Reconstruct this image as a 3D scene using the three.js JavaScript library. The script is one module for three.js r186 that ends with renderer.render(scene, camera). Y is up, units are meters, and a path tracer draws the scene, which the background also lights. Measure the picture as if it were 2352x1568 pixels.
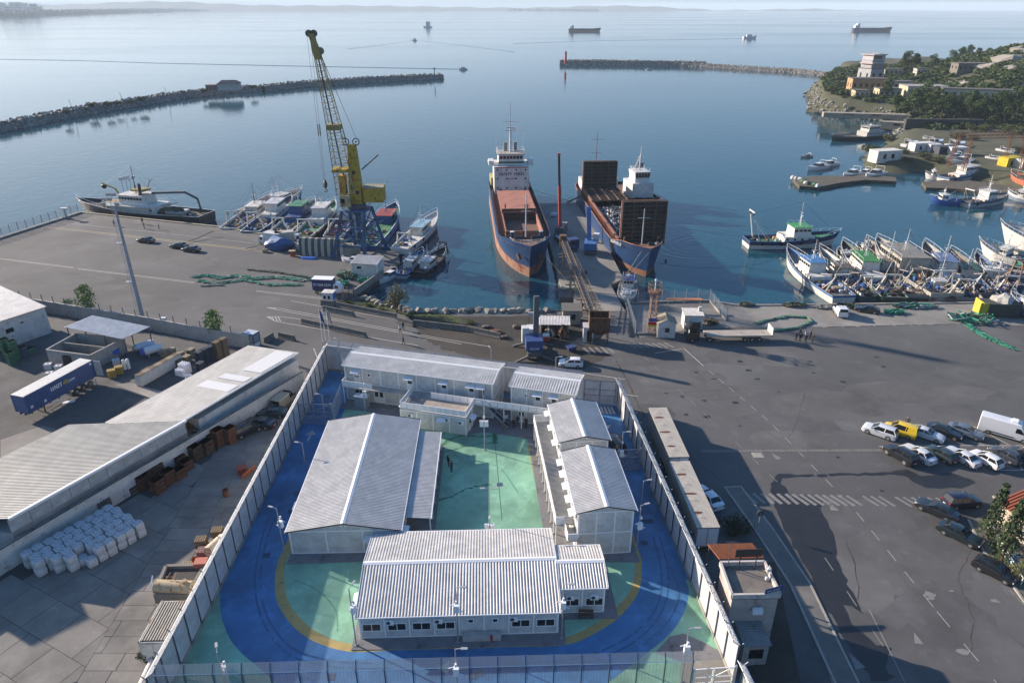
import*as THREE from 'three';
import {toCreasedNormals} from 'three/addons/utils/BufferGeometryUtils.js';
import {MarchingCubes} from 'three/addons/objects/MarchingCubes.js';
import {FontLoader} from 'three/addons/loaders/FontLoader.js';
import {TextGeometry} from 'three/addons/geometries/TextGeometry.js';
// ---------------------------------------------------------------- camera, sky, sun, exposure
const scene=new THREE.Scene();
const EYE=55,PITCH=0.4439,FPX=1619;          
const camera=new THREE.PerspectiveCamera(51.68,1024/682,0.5,30000);
camera.position.set(0,EYE,0);
camera.rotation.x=-PITCH;
const SUN_EL=20.5*Math.PI/180,SUN_AZ=27.5*Math.PI/180;
const toSun=new THREE.Vector3(-Math.cos(SUN_EL)*Math.cos(SUN_AZ),Math.sin(SUN_EL),-Math.cos(SUN_EL)*Math.sin(SUN_AZ));
{
const W=512,Hh=256,d=new Float32Array(W*Hh*4);
const mixc=(a,b,t)=>a.map((v,i)=>v + (b[i] - v)*t);
for (let j=0;j<Hh;j++) for (let i=0;i<W;i++) {
const el=((j + .5)/Hh - .5)*Math.PI,az=((i + .5)/W - .5)*2*Math.PI;
const v=[Math.cos(el)*Math.cos(az),Math.sin(el),Math.cos(el)*Math.sin(az)];
const up=Math.max(v[1],0);
let c=mixc([.41,.53,.625],[.115,.35,.66],1 - Math.exp(-up*4.2));
c=mixc(c,[.045,.16,.46],Math.min(1,up*1.05));
const ca=Math.max(0,v[0]*toSun.x + v[1]*toSun.y + v[2]*toSun.z);
const low=Math.exp(-up*3.2),ch=Math.max(0,(v[0]*toSun.x + v[2]*toSun.z)/Math.hypot(toSun.x,toSun.z)/Math.max(.2,Math.cos(el)));
const glow=.30*Math.pow(ca,5) + .7*Math.pow(ca,40) + .75*low*Math.pow(ch,1.8);
c=[c[0] + glow*1.0,c[1] + glow*.95,c[2] + glow*.86];
const k=(j*W + i)*4,e=.57;d[k]=c[0]*e;d[k + 1]=c[1]*e;d[k + 2]=c[2]*e;d[k + 3]=1;
}
const t=new THREE.DataTexture(d,W,Hh,THREE.RGBAFormat,THREE.FloatType);
t.mapping=THREE.EquirectangularReflectionMapping;t.magFilter=t.minFilter=THREE.LinearFilter;t.colorSpace=THREE.LinearSRGBColorSpace;t.needsUpdate=true;
scene.background=t;scene.environment=t;
}
const sun=new THREE.DirectionalLight(0xffeedc,5);
sun.position.copy(toSun).multiplyScalar(600);sun.target.position.set(0,0,-120);sun.position.add(sun.target.position);
sun.castShadow=true;sun.shadow.mapSize.set(4096,4096);sun.shadow.radius=1.2;
Object.assign(sun.shadow.camera,{left:-320,right:320,top:320,bottom:-320,near:1,far:1800});
scene.add(sun,sun.target);
const renderer=new THREE.WebGLRenderer({antialias:true});
renderer.setSize(1024,682);renderer.shadowMap.enabled=true;
renderer.toneMapping=THREE.LinearToneMapping;renderer.toneMappingExposure=2.12;
// ---------------------------------------------------------------- helpers
const SEA=-1.6,V3=(x,y,z)=>new THREE.Vector3(x,y,z),D2R=Math.PI/180;
let seed=7;
const rnd=()=>{seed=(seed*1664525 + 1013904223) >>> 0;return seed/4294967296;};
const rr=(a,b)=>a + (b - a)*rnd(),pick=a=>a[Math.floor(rnd()*a.length) % a.length];
// survey: where a sight line of the drone photograph (2352 x 1568 sheet) meets the level y = h; returns [x, z] in metres
function g(u,v,h=0) {
const a=(u - 1176)/FPX,b=(784 - v)/FPX;
const dy=b*Math.cos(PITCH) - Math.sin(PITCH),dz=b*Math.sin(PITCH) + Math.cos(PITCH),t=(h - EYE)/dy;
return [a*t,-dz*t];
}
const ang=(a,b)=>Math.atan2(-(b[1] - a[1]),b[0] - a[0]);  
const dst=(a,b)=>Math.hypot(a[0] - b[0],a[1] - b[1]);
const lerp2=(a,b,t)=>[a[0] + (b[0] - a[0])*t,a[1] + (b[1] - a[1])*t];
const mid=(a,b)=>lerp2(a,b,.5);
function lattice(n,s) {let q=s;const f=new Float32Array(n*n);for (let i=0;i<n*n;i++) {q=(q*1664525 + 1013904223) >>> 0;f[i]=q/4294967296;} return f;}
function fbm(size,base,oct,gain,s) {
const out=new Float32Array(size*size);let amp=1,tot=0;
for (let o=0;o<oct;o++) {
const n=base << o,l=lattice(n,s + o*77);
for (let j=0;j<size;j++) for (let i=0;i<size;i++) {
const x=i/size*n,y=j/size*n,x0=x | 0,y0=y | 0;let fx=x - x0,fy=y - y0;fx=fx*fx*(3 - 2*fx);fy=fy*fy*(3 - 2*fy);
const x1=(x0 + 1) % n,y1=(y0 + 1) % n;
out[j*size + i]+=amp*((l[y0*n + x0]*(1 - fx) + l[y0*n + x1]*fx)*(1 - fy) + (l[y1*n + x0]*(1 - fx) + l[y1*n + x1]*fx)*fy);
}
tot+=amp;amp *= gain;
}
for (let i=0;i<out.length;i++) out[i] /= tot;
return out;
}
function texFrom(size,fn,srgb=true) {
const d=new Uint8Array(size*size*4);
for (let i=0;i<size*size;i++) {const c=fn(i,i % size,(i/size) | 0);for (let k=0;k<3;k++) d[i*4 + k]=Math.max(0,Math.min(255,(Array.isArray(c)?c[k] :c)*255));d[i*4 + 3]=255;}
const t=new THREE.DataTexture(d,size,size,THREE.RGBAFormat);
t.wrapS=t.wrapT=THREE.RepeatWrapping;t.magFilter=THREE.LinearFilter;t.minFilter=THREE.LinearMipmapLinearFilter;t.generateMipmaps=true;
if (srgb) t.colorSpace=THREE.SRGBColorSpace;t.needsUpdate=true;return t;
}
const cl=(x,a=0,b=1)=>Math.max(a,Math.min(b,x)),ss=(a,b,x)=>{x=cl((x - a)/(b - a));return x*x*(3 - 2*x);};
const fA=fbm(1024,4,8,.62,11),fB=fbm(1024,8,7,.6,41),fC=fbm(512,6,7,.7,91),fD=fbm(512,32,4,.7,5);
const TX={
ground:texFrom(1024,i=>{const v=.84 + .34*(fA[i] - .5) + .22*(fB[i] - .5) - .05*ss(.62,.74,fB[i]) + .05*ss(.6,.66,fA[(i*7 + 333) % fA.length]);return [v,v*.992,v*.975];}),
wear:texFrom(1024,(i,x,y)=>{const v=.83 + .36*(fA[i] - .5) + .24*(fB[i] - .5) + .07*ss(.54,.72,fB[(i*3 + 5000) % fB.length]) - .05*ss(.58,.74,fA[(y*1024 + (x + 400) % 1024)]);return v;}),
soft:texFrom(512,i=>{const v=.90 + .34*(fC[i] - .5);return v;}),
grime:texFrom(512,i=>{const v=.93 + .25*(fC[i] - .5) - .22*ss(.57,.72,fC[(i + 77777) % fC.length]);return [v,v*.985,v*.96];}),
rust:texFrom(512,i=>{const k=ss(.52,.66,fC[i]),v=.9 + .3*(fD[i] - .5);return [v*(1 - .25*k),v*(1 - .55*k),v*(1 - .75*k)];}),
bump:texFrom(512,i=>.5*fD[i] + .5*fC[i],false),
leaf:texFrom(256,(i,x,y)=>{const v=.75 + .7*(fC[(y*2)*512 + x*2] - .5);return [v,v,v*.9];}),
};
const texCache={};
function tex(name,metres) {
const k=name + metres;if (texCache[k]) return texCache[k];
const t=TX[name].clone();t.repeat.set(1/metres,1/metres);t.needsUpdate=true;return texCache[k]=t;
}
const matCache={};
function mat(color,o={}) {
const k=JSON.stringify([color,o]);if (matCache[k]) return matCache[k];
const P=o.phys?THREE.MeshPhysicalMaterial :THREE.MeshStandardMaterial;
const m=new P({roughness:o.r ?? .8,metalness:o.m ?? 0,side:THREE.DoubleSide});
if (Array.isArray(color)) m.color.setRGB(...color);else m.color.set(color);
if (o.t) m.map=tex(o.t,o.s ?? 8);
if (o.b) {m.bumpMap=tex('bump',o.bs ?? 3);m.bumpScale=o.b;}
if (o.phys) Object.assign(m,o.phys);
return matCache[k]=m;
}
class B {
constructor() {this.p=[];this.uv=[];this.c=null;this.col=[];this.m=new THREE.Matrix4();this.id=true;}
at(x=0,y=0,z=0,ry=0,rx=0,rz=0) {this.m.compose(V3(x,y,z),new THREE.Quaternion().setFromEuler(new THREE.Euler(rx,ry,rz,'YXZ')),V3(1,1,1));this.id=false;return this;}
tri(a,b,c) {
const A=V3(...a),Bv=V3(...b),C=V3(...c);
if (!this.id) {A.applyMatrix4(this.m);Bv.applyMatrix4(this.m);C.applyMatrix4(this.m);}
const ux=Bv.x - A.x,uy=Bv.y - A.y,uz=Bv.z - A.z,vx=C.x - A.x,vy=C.y - A.y,vz=C.z - A.z;
const nx=Math.abs(uy*vz - uz*vy),ny=Math.abs(uz*vx - ux*vz),nz=Math.abs(ux*vy - uy*vx);
for (const q of [A,Bv,C]) {this.p.push(q.x,q.y,q.z);if (ny >= nx&&ny >= nz) this.uv.push(q.x,q.z);else if (nx >= nz) this.uv.push(q.z,q.y);else this.uv.push(q.x,q.y);}
if (this.c) for (let i=0;i<3;i++) this.col.push(...this.c);
return this;
}
quad(a,b,c,d) {this.tri(a,b,c);this.tri(a,c,d);return this;}
box(x,y,z,w,h,d,ry=0) {
const c=Math.cos(ry),s=Math.sin(ry),P=(i,j,k)=>{const a=i*w/2,b=k*d/2;return [x + a*c + b*s,y + j*h,z - a*s + b*c];};
const v=[P(-1,0,-1),P(1,0,-1),P(1,0,1),P(-1,0,1),P(-1,1,-1),P(1,1,-1),P(1,1,1),P(-1,1,1)];
for (const [a,b,e,f] of [[3,2,6,7],[1,0,4,5],[2,1,5,6],[0,3,7,4],[7,6,5,4],[0,1,2,3]]) this.quad(v[a],v[b],v[e],v[f]);
return this;
}
bar(a,b,w,h=w) {
const A=V3(...a),d=V3(...b).sub(A);const L=d.length();if (L<1e-6) return this;d.normalize();
const s=Math.abs(d.y)>.97?V3(1,0,0) :V3(0,1,0).cross(d).normalize();const n=d.clone().cross(s).normalize();s.crossVectors(n,d);
const P=(t,i,j)=>[A.x + d.x*L*t + s.x*i*w/2 + n.x*j*h/2,A.y + d.y*L*t + s.y*i*w/2 + n.y*j*h/2,A.z + d.z*L*t + s.z*i*w/2 + n.z*j*h/2];
const v=[P(0,-1,-1),P(0,1,-1),P(0,1,1),P(0,-1,1),P(1,-1,-1),P(1,1,-1),P(1,1,1),P(1,-1,1)];
for (const [p,q,e,f] of [[0,3,2,1],[4,5,6,7],[0,1,5,4],[1,2,6,5],[2,3,7,6],[3,0,4,7]]) this.quad(v[p],v[q],v[e],v[f]);
return this;
}
cyl(a,b,r1,r2=r1,n=8,cap=true) {
const A=V3(...a),Bv=V3(...b),d=Bv.clone().sub(A).normalize();const s=Math.abs(d.y)>.97?V3(1,0,0) :V3(0,1,0).cross(d).normalize();const t=d.clone().cross(s).normalize();s.crossVectors(t,d);
const P=(o,r,k)=>{const f=k/n*2*Math.PI,c=Math.cos(f)*r,e=Math.sin(f)*r;return [o.x + s.x*c + t.x*e,o.y + s.y*c + t.y*e,o.z + s.z*c + t.z*e];};
for (let k=0;k<n;k++) {
this.quad(P(A,r1,k),P(A,r1,k + 1),P(Bv,r2,k + 1),P(Bv,r2,k));
if (cap) {if (r1>.001) this.tri([A.x,A.y,A.z],P(A,r1,k + 1),P(A,r1,k));if (r2>.001) this.tri([Bv.x,Bv.y,Bv.z],P(Bv,r2,k),P(Bv,r2,k + 1));}
}
return this;
}
path(pts,r,n=5) {for (let i=0;i + 1<pts.length;i++) this.cyl(pts[i],pts[i + 1],r,r,n,i===0||i===pts.length - 2);return this;}
prism(poly,y0,y1,bottom=false) {
const area=poly.reduce((s,p,i)=>{const q=poly[(i + 1) % poly.length];return s + p[0]*q[1] - q[0]*p[1];},0);if (area>0) poly=poly.slice().reverse();
const tr=THREE.ShapeUtils.triangulateShape(poly.map(p=>new THREE.Vector2(p[0],p[1])),[]);
const Q=(i,y)=>[poly[i][0],y,poly[i][1]];
for (const [a,b,c] of tr) {this.tri(Q(a,y1),Q(b,y1),Q(c,y1));if (bottom) this.tri(Q(c,y0),Q(b,y0),Q(a,y0));}
if (y1>y0) for (let i=0;i<poly.length;i++) {const j=(i + 1) % poly.length;this.quad(Q(j,y0),Q(i,y0),Q(i,y1),Q(j,y1));}
return this;
}
sheet(poly,y) {return this.prism(poly,y,y);}
loft(rings,closed=true,caps=true) {
for (let i=0;i + 1<rings.length;i++) {const a=rings[i],b=rings[i + 1],n=a.length;for (let k=0;k<(closed?n :n - 1);k++) {const l=(k + 1) % n;this.quad(a[k],a[l],b[l],b[k]);}}
if (caps&&closed) for (const [r,f] of [[rings[0],1],[rings[rings.length - 1],0]]) {const c=r.reduce((s,p)=>[s[0] + p[0]/r.length,s[1] + p[1]/r.length,s[2] + p[2]/r.length],[0,0,0]);for (let k=0;k<r.length;k++) {const l=(k + 1) % r.length;f?this.tri(c,r[l],r[k]) :this.tri(c,r[k],r[l]);}}
return this;
}
torus(c,R,r,axis='z',n=12,m=6) {
const P=(i,j)=>{const a=i/n*2*Math.PI,b=j/m*2*Math.PI,q=R + r*Math.cos(b),u=q*Math.cos(a),v=q*Math.sin(a),w=r*Math.sin(b);return axis==='z'?[c[0] + u,c[1] + v,c[2] + w] :axis==='x'?[c[0] + w,c[1] + u,c[2] + v] :[c[0] + u,c[1] + w,c[2] + v];};
for (let i=0;i<n;i++) for (let j=0;j<m;j++) this.quad(P(i,j),P(i + 1,j),P(i + 1,j + 1),P(i,j + 1));
return this;
}
ball(c,r,n=8,m=6,sy=1) {
const P=(i,j)=>{const a=i/n*2*Math.PI,b=-Math.PI/2 + j/m*Math.PI;return [c[0] + r*Math.cos(b)*Math.cos(a),c[1] + r*sy*Math.sin(b),c[2] + r*Math.cos(b)*Math.sin(a)];};
for (let i=0;i<n;i++) for (let j=0;j<m;j++) {if (j>0) this.tri(P(i,j),P(i,j + 1),P(i + 1,j));if (j<m - 1) this.tri(P(i + 1,j),P(i,j + 1),P(i + 1,j + 1));}
return this;
}
geo(crease) {
let q=new THREE.BufferGeometry();
q.setAttribute('position',new THREE.Float32BufferAttribute(this.p,3));q.setAttribute('uv',new THREE.Float32BufferAttribute(this.uv,2));
if (this.c) q.setAttribute('color',new THREE.Float32BufferAttribute(this.col,3));
q.computeVertexNormals();if (crease) q=toCreasedNormals(q,crease);return q;
}
build(name,m,parent=scene,crease) {return put(name,this.geo(crease),m,parent);}
}
const used={};
function numbered(name) {const k=used[name]=(used[name] ?? -1) + 1;return k?name + '_' + String(k).padStart(3,'0') :name;}
function put(name,geo,m,parent=scene) {
const o=new THREE.Mesh(geo,m);o.name=parent===scene?numbered(name) :name;o.castShadow=o.receiveShadow=true;parent.add(o);return o;
}
function thing(name,label,category,pos=[0,0,0],ry=0,group) {
const o=new THREE.Group();o.name=numbered(name);scene.add(o);o.position.set(...pos);o.rotation.y=ry;o.userData={label,category};if (group) o.userData.group=group;return o;
}
function tag(o,label,category,group) {o.userData={label,category};if (group) o.userData.group=group;return o;}
const struct=o=>{o.userData={kind:'structure'};return o;};
const stuff=(o,label,category)=>{o.userData={kind:'stuff',label,category};return o;};
function copy(src,pos,ry=0,label,group,sc) {
const o=src.clone();o.name=numbered(src.name.replace(/_\d{3}$/,''));o.position.set(...pos);o.rotation.y=ry;if (sc) o.scale.setScalar(sc);
o.userData={...src.userData};if (label) o.userData.label=label;if (group) o.userData.group=group;scene.add(o);return o;
}
const ORD='first second third fourth fifth sixth seventh eighth ninth tenth eleventh twelfth thirteenth fourteenth fifteenth sixteenth seventeenth eighteenth nineteenth twentieth twenty-first twenty-second twenty-third twenty-fourth twenty-fifth twenty-sixth'.split(' ');
const at0=(uv,h=0)=>{const p=g(uv[0],uv[1],h);return [p[0],h,p[1]];};
const font=await new FontLoader().loadAsync('fonts/droid/droid_sans_bold.typeface.json');
function textGeo(s,size,depth=.02) {const t=new TextGeometry(s,{font,size,depth,curveSegments:3});t.computeBoundingBox();t.translate(-(t.boundingBox.max.x + t.boundingBox.min.x)/2,0,0);return t;}
// ---------------------------------------------------------------- sea, land, paint on the ground
const MA={
asphalt:mat([.122,.123,.126],{r:.92,t:'ground',s:70,b:.02,bs:6}),
asphaltOld:mat([.15,.148,.145],{r:.93,t:'ground',s:46,b:.02,bs:6}),
concrete:mat([.30,.285,.26],{r:.9,t:'ground',s:38,b:.015,bs:5}),
wall:mat([.27,.26,.24],{r:.9,t:'grime',s:9}),
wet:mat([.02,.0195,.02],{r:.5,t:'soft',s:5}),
white:mat([.50,.49,.47],{r:.75,t:'grime',s:2.5}),
whiteWorn:mat([.21,.21,.205],{r:.85,t:'grime',s:1.6}),
yellowLine:mat([.36,.31,.18],{r:.85,t:'grime',s:3}),
kerb:mat([.33,.32,.29],{r:.9,t:'grime',s:4}),
soil:mat([.07,.062,.05],{r:1,t:'ground',s:16,b:.12,bs:3}),
grass:mat([.075,.10,.035],{r:1,t:'leaf',s:3,b:.1,bs:1}),
};
{
const n=1024,q=fbm(n,24,5,.55,301),q2=fbm(n,10,4,.5,302);
const bumpT=texFrom(n,(i,x,y)=>.5 + .5*(.55*(q[i] - .5) + .45*(q2[i] - .5))*2,false);bumpT.repeat.set(1/46,1/58);
const st=fbm(512,3,6,.55,77);
const rough=texFrom(512,i=>{const v=.07 + .06*ss(.40,.62,st[i]);return v;},false);rough.repeat.set(1/2600,1/900);
const m=new THREE.MeshPhysicalMaterial({color:new THREE.Color().setRGB(.009,.054,.078),roughness:.85,metalness:0,ior:1.34,bumpMap:bumpT,bumpScale:.085,roughnessMap:rough});
const s=new THREE.RingGeometry(.5,1,96,12);const pos=s.attributes.position,uv=s.attributes.uv;
for (let i=0;i<pos.count;i++) {const x=pos.getX(i),y=pos.getY(i),r=Math.hypot(x,y),R=(r - .5)*2,k=R*R*13000 + R*200,a=x/r,b=y/r;pos.setXYZ(i,a*k,0,-b*k - 120);uv.setXY(i,a*k,-b*k);}
s.computeVertexNormals();
const o=put('sea',s,m);o.position.y=SEA;struct(o);o.castShadow=false;
}
const A=(l,h=0)=>l.map(([u,v])=>g(u,v,h));
{
const P=[[-230,90],[-215,20],g(-260,632),g(0,545),g(185,487),g(330,503),g(500,520),g(590,535),g(700,552),g(830,562),g(915,572),g(918,604),g(880,630),g(814,677),g(885,699),g(938,715),g(1000,719),g(1176,720),g(1255,716),g(1330,715),g(1436,715),g(1440,694),g(1628,689),g(1700,699),g(1764,701),g(1914,697),g(2120,694),g(2314,692),[175,-137],[560,-150],[560,90]];
struct(new B().prism(P,-5,0).build('quay_ground',MA.asphalt));
struct(new B().prism(A([[1262,712],[1318,712],[1318,662],[1290,664],[1238,467],[1333,465],[1393,560],[1432,640],[1402,653],[1437,714.6]]),-5,.004).build('pier',MA.concrete));
struct(new B().sheet(A([[1440,700],[1630,697],[1700,703],[1914,700],[2120,697],[2330,695],[2440,720],[2440,748],[2200,744],[1960,750],[1800,754],[1700,750],[1560,760],[1470,775],[1440,735]]),.004).build('quay_apron',MA.concrete));
struct(new B().sheet(A([[186,489],[500,521],[590,536.5],[700,553.5],[830,563.5],[905,574],[905,603],[830,604],[770,592],[590,556],[500,533],[190,500]]),.004).build('quay_apron',MA.asphaltOld));
const bd=new B();const q=A([[186,488],[500,521],[590,536],[700,553],[830,563],[914,573.5]]);
for (let i=0;i + 1<q.length;i++) bd.bar([q[i][0],.12,q[i][1]],[q[i + 1][0],.12,q[i + 1][1]],.7,.25);
struct(bd.build('quay_kerb',mat([.34,.30,.22],{t:'grime',s:5})));
const b2=new B(),q2=A([[186,489],[0,548],[-150,597]]);
for (let i=0;i<2;i++) b2.bar([q2[i][0] - .2,.2,q2[i][1]],[q2[i + 1][0] - .2,.2,q2[i + 1][1]],.9,.4);
struct(b2.build('quay_kerb',MA.kerb));
const b3=new B(),q3=A([[1440,697],[1628,692],[1700,702],[1914,699.5],[2120,697],[2314,695]]);
for (let i=0;i + 1<q3.length;i++) b3.bar([q3[i][0],.1,q3[i][1]],[q3[i + 1][0],.1,q3[i + 1][1]],.55,.22);
struct(b3.build('quay_kerb',MA.wall));
}
function stripe(b,a,c,w,y=.010) {const dx=c[0] - a[0],dz=c[1] - a[1],l=Math.hypot(dx,dz),nx=-dz/l*w/2,nz=dx/l*w/2;b.quad([a[0] + nx,y,a[1] + nz],[c[0] + nx,y,c[1] + nz],[c[0] - nx,y,c[1] - nz],[a[0] - nx,y,a[1] - nz]);}
function blot(poly,y,name,m,j=.35) {  
const out=[];for (let i=0;i<poly.length;i++) {const a=poly[i],b=poly[(i + 1) % poly.length],n=Math.max(1,Math.round(dst(a,b)/.8));for (let k=0;k<n;k++) {const p=lerp2(a,b,k/n);out.push([p[0] + rr(-j,j),p[1] + rr(-j,j)]);}}
return struct(new B().sheet(out,y).build(name,m));
}
blot(A([[950,740],[1060,757],[1180,770],[1300,790],[1370,792],[1400,815],[1350,842],[1240,850],[1120,832],[1020,800],[960,770]]),.006,'dirt_patch',MA.soil,.5);
blot(A([[930,722],[1000,727],[1180,726],[1330,722],[1340,770],[1300,795],[1180,775],[1060,760],[950,742]]),.010,'dirt_patch',mat([.055,.05,.045],{r:1,t:'ground',s:9,b:.2,bs:2}),.3);
blot(A([[780,690],[840,687],[940,712],[1060,727],[1060,745],[960,730],[860,708],[780,700]]),.012,'grass_verge',MA.grass,.3);
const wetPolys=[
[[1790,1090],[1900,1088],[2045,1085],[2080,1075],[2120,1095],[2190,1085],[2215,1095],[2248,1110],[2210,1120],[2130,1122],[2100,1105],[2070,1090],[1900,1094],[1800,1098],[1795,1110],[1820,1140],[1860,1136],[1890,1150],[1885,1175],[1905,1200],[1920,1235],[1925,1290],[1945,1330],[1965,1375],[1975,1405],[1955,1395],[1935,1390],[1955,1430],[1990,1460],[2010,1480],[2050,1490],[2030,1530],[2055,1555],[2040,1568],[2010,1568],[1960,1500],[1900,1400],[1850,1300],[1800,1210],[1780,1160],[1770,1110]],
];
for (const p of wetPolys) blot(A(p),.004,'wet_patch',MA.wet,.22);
for (const [u,v,s] of [[1690,925,.7],[1618,920,.5],[1625,957,.6],[1577,952,.4],[1567,910,.4],[1700,830,.6],[1720,850,.6],[1740,870,.5],[1830,838,.5],[1862,830,.5],[1870,856,.4],[1938,877,.5],[1700,978,.3],[1600,1098,.5],[1926,1050,.3],[2027,1127,.3],[1530,903,.3],[2015,820,.4],[2030,842,.5],[1790,900,.3],[1640,870,.4],[1600,855,.4]]) {
const [x,z]=g(u,v),n=9,P=[];for (let k=0;k<n;k++) P.push([x + s*.7*rr(.6,1.3)*1.4*Math.cos(k/n*6.283),z + s*.7*rr(.6,1.3)*Math.sin(k/n*6.283)]);
struct(new B().sheet(P,.004).build('oil_stain',MA.wet));
}
{const tones=[[.113,.114,.117],[.130,.130,.132],[.117,.118,.121],[.134,.133,.133]].map(c=>mat(c,{r:.93,t:'ground',s:31,b:.02,bs:4}));seed=611;let pq=.001;
for (const [u,v,a,b] of [[1560,870,9,4],[1750,820,12,4],[1900,930,10,5],[2100,900,14,4],[2250,860,9,3],[1830,1010,7,3],[2000,1200,6,5],[2100,1300,7,6],[2180,1420,5,5],[1960,1320,4,6],[2250,1500,5,4],[200,570,12,6],[420,600,10,5],[120,640,14,5],[560,690,9,4],[330,690,8,4],[520,620,8,5],[1050,810,7,2],[1500,950,4,3],[1650,900,6,3],[1460,830,5,2]]) {const [x,z]=g(u,v),n=10;pq+=.00009;blot(Array.from({length:n},(_,k)=>[x + a*rr(.8,1)*Math.cos(k/n*6.283),z + b*rr(.8,1)*Math.sin(k/n*6.283)]),pq,'asphalt_patch',pick(tones),.2);}
for (const [u,v,w,d,r] of [[1990,1250,2.4,1.6,.5],[2075,1400,3,1.2,.6],[1880,980,3,1.4,.1],[1700,940,1.8,1.6,.4],[250,660,3.4,1.6,.1],[470,700,2.4,2,.2],[2200,940,4,1.3,.1],[1600,830,2,1.4,.5],[2160,1250,2.2,2.2,.6]]) {const [x,z]=g(u,v);pq+=.00009;struct(new B().at(x,pq,z,r).sheet([[-w,-d],[w,-d],[w,d],[-w,d]],0).build('asphalt_repair',pick(tones)));}
const crack=(pts,w)=>{const b=new B();for (let i=0;i + 1<pts.length;i++) {const p=g(...pts[i]),q=g(...pts[i + 1]),n=Math.ceil(dst(p,q)/1.2);let pr=p;for (let k=1;k <= n;k++) {const c=lerp2(p,q,k/n),e=[c[0] + rr(-.15,.15),c[1] + rr(-.15,.15)];stripe(b,pr,e,w*rr(.4,1.4),.0055);pr=e;}} struct(b.build('asphalt_crack',MA.soil));};
crack([[1415,825],[1440,872],[1465,925],[1482,960]],.22);crack([[1540,1000],[1600,1062],[1700,1130]],.08);crack([[1850,900],[1835,960],[1810,1010]],.06);crack([[2245,1240],[2200,1330],[2240,1420],[2230,1500]],.07);crack([[1945,1240],[1965,1300],[1975,1380]],.1);crack([[60,610],[220,640],[400,690],[560,730]],.07);crack([[300,560],[420,600],[520,660]],.06);crack([[1500,905],[1660,895],[1860,890],[2100,880],[2352,890]],.05);
const track=(pts,off)=>{const b=new B(),P=pts.map(p=>g(...p));for (const s of [-off,off]) {let pr=null;const cv=new THREE.CatmullRomCurve3(P.map(p=>V3(p[0],0,p[1]))).getPoints(40);for (let i=0;i + 1<cv.length;i++) {const d=cv[i + 1].clone().sub(cv[i]).normalize(),a=[cv[i].x - d.z*s,cv[i].z + d.x*s],c=[cv[i + 1].x - d.z*s,cv[i + 1].z + d.x*s];if (rnd()>.1) stripe(b,a,c,.2*rr(.6,1.3),.0062);}} struct(b.build('tyre_track',mat([.10,.098,.096],{r:.9,t:'grime',s:2})));};
track([[1430,800],[1560,850],[1700,960],[1850,1060],[2000,1200],[2140,1400]],.8);track([[1440,810],[1520,880],[1760,980],[1980,1000]],.8);track([[880,770],[700,720],[450,640],[250,600],[150,560]],.85);track([[2352,940],[2150,930],[1900,880],[1650,800],[1480,780]],.85);track([[1250,850],[1380,840],[1470,800],[1430,730]],.8);
}
function lineMark(name,segs,w,m,y) {const b=new B();for (const [u1,v1,u2,v2] of segs) stripe(b,g(u1,v1),g(u2,v2),w,y);return struct(b.build(name,m));}
lineMark('lane_line',[[0,593,168,613.5],[0,595,167,615.5],[178,616,447,648],[177,618,445,650],[588,667,743,684],[588,669.5,743,687],[160,513,380,536],[390,537,577,558],[668,691,913,734],[913,734,1010,757]],.13,MA.white);
lineMark('quay_line',[[117,521,588,573],[112,523,588,576],[117,521,112,523],[588,573,760,594],[588,576,760,597]],.28,MA.yellowLine);
lineMark('lane_line',[[612,706,636,707],[612,706,640,712],[636,707,1000,775],[640,712,1060,790],[612,727,640,727],[640,727,695,733],[612,727,632,738],[632,738,893,782],[893,782,960,793],[1000,775,1120,795],[735,838,720,800]],.14,MA.white);
lineMark('lane_line',[[622,707,626,709],[628,707,634,711],[617,727,622,732],[623,727,629,736],[631,727,637,738],[638,727,644,738]],.16,MA.white);
lineMark('seam',[[665,733,640,755],[745,700,710,733],[945,735,880,765]],.1,MA.soil,.008);
lineMark('lane_line',[[1570,799,1616,840],[1336,856,1436,871],[1438,906,1466,910],[1505,811,1567,801]],.14,MA.white);
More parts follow.
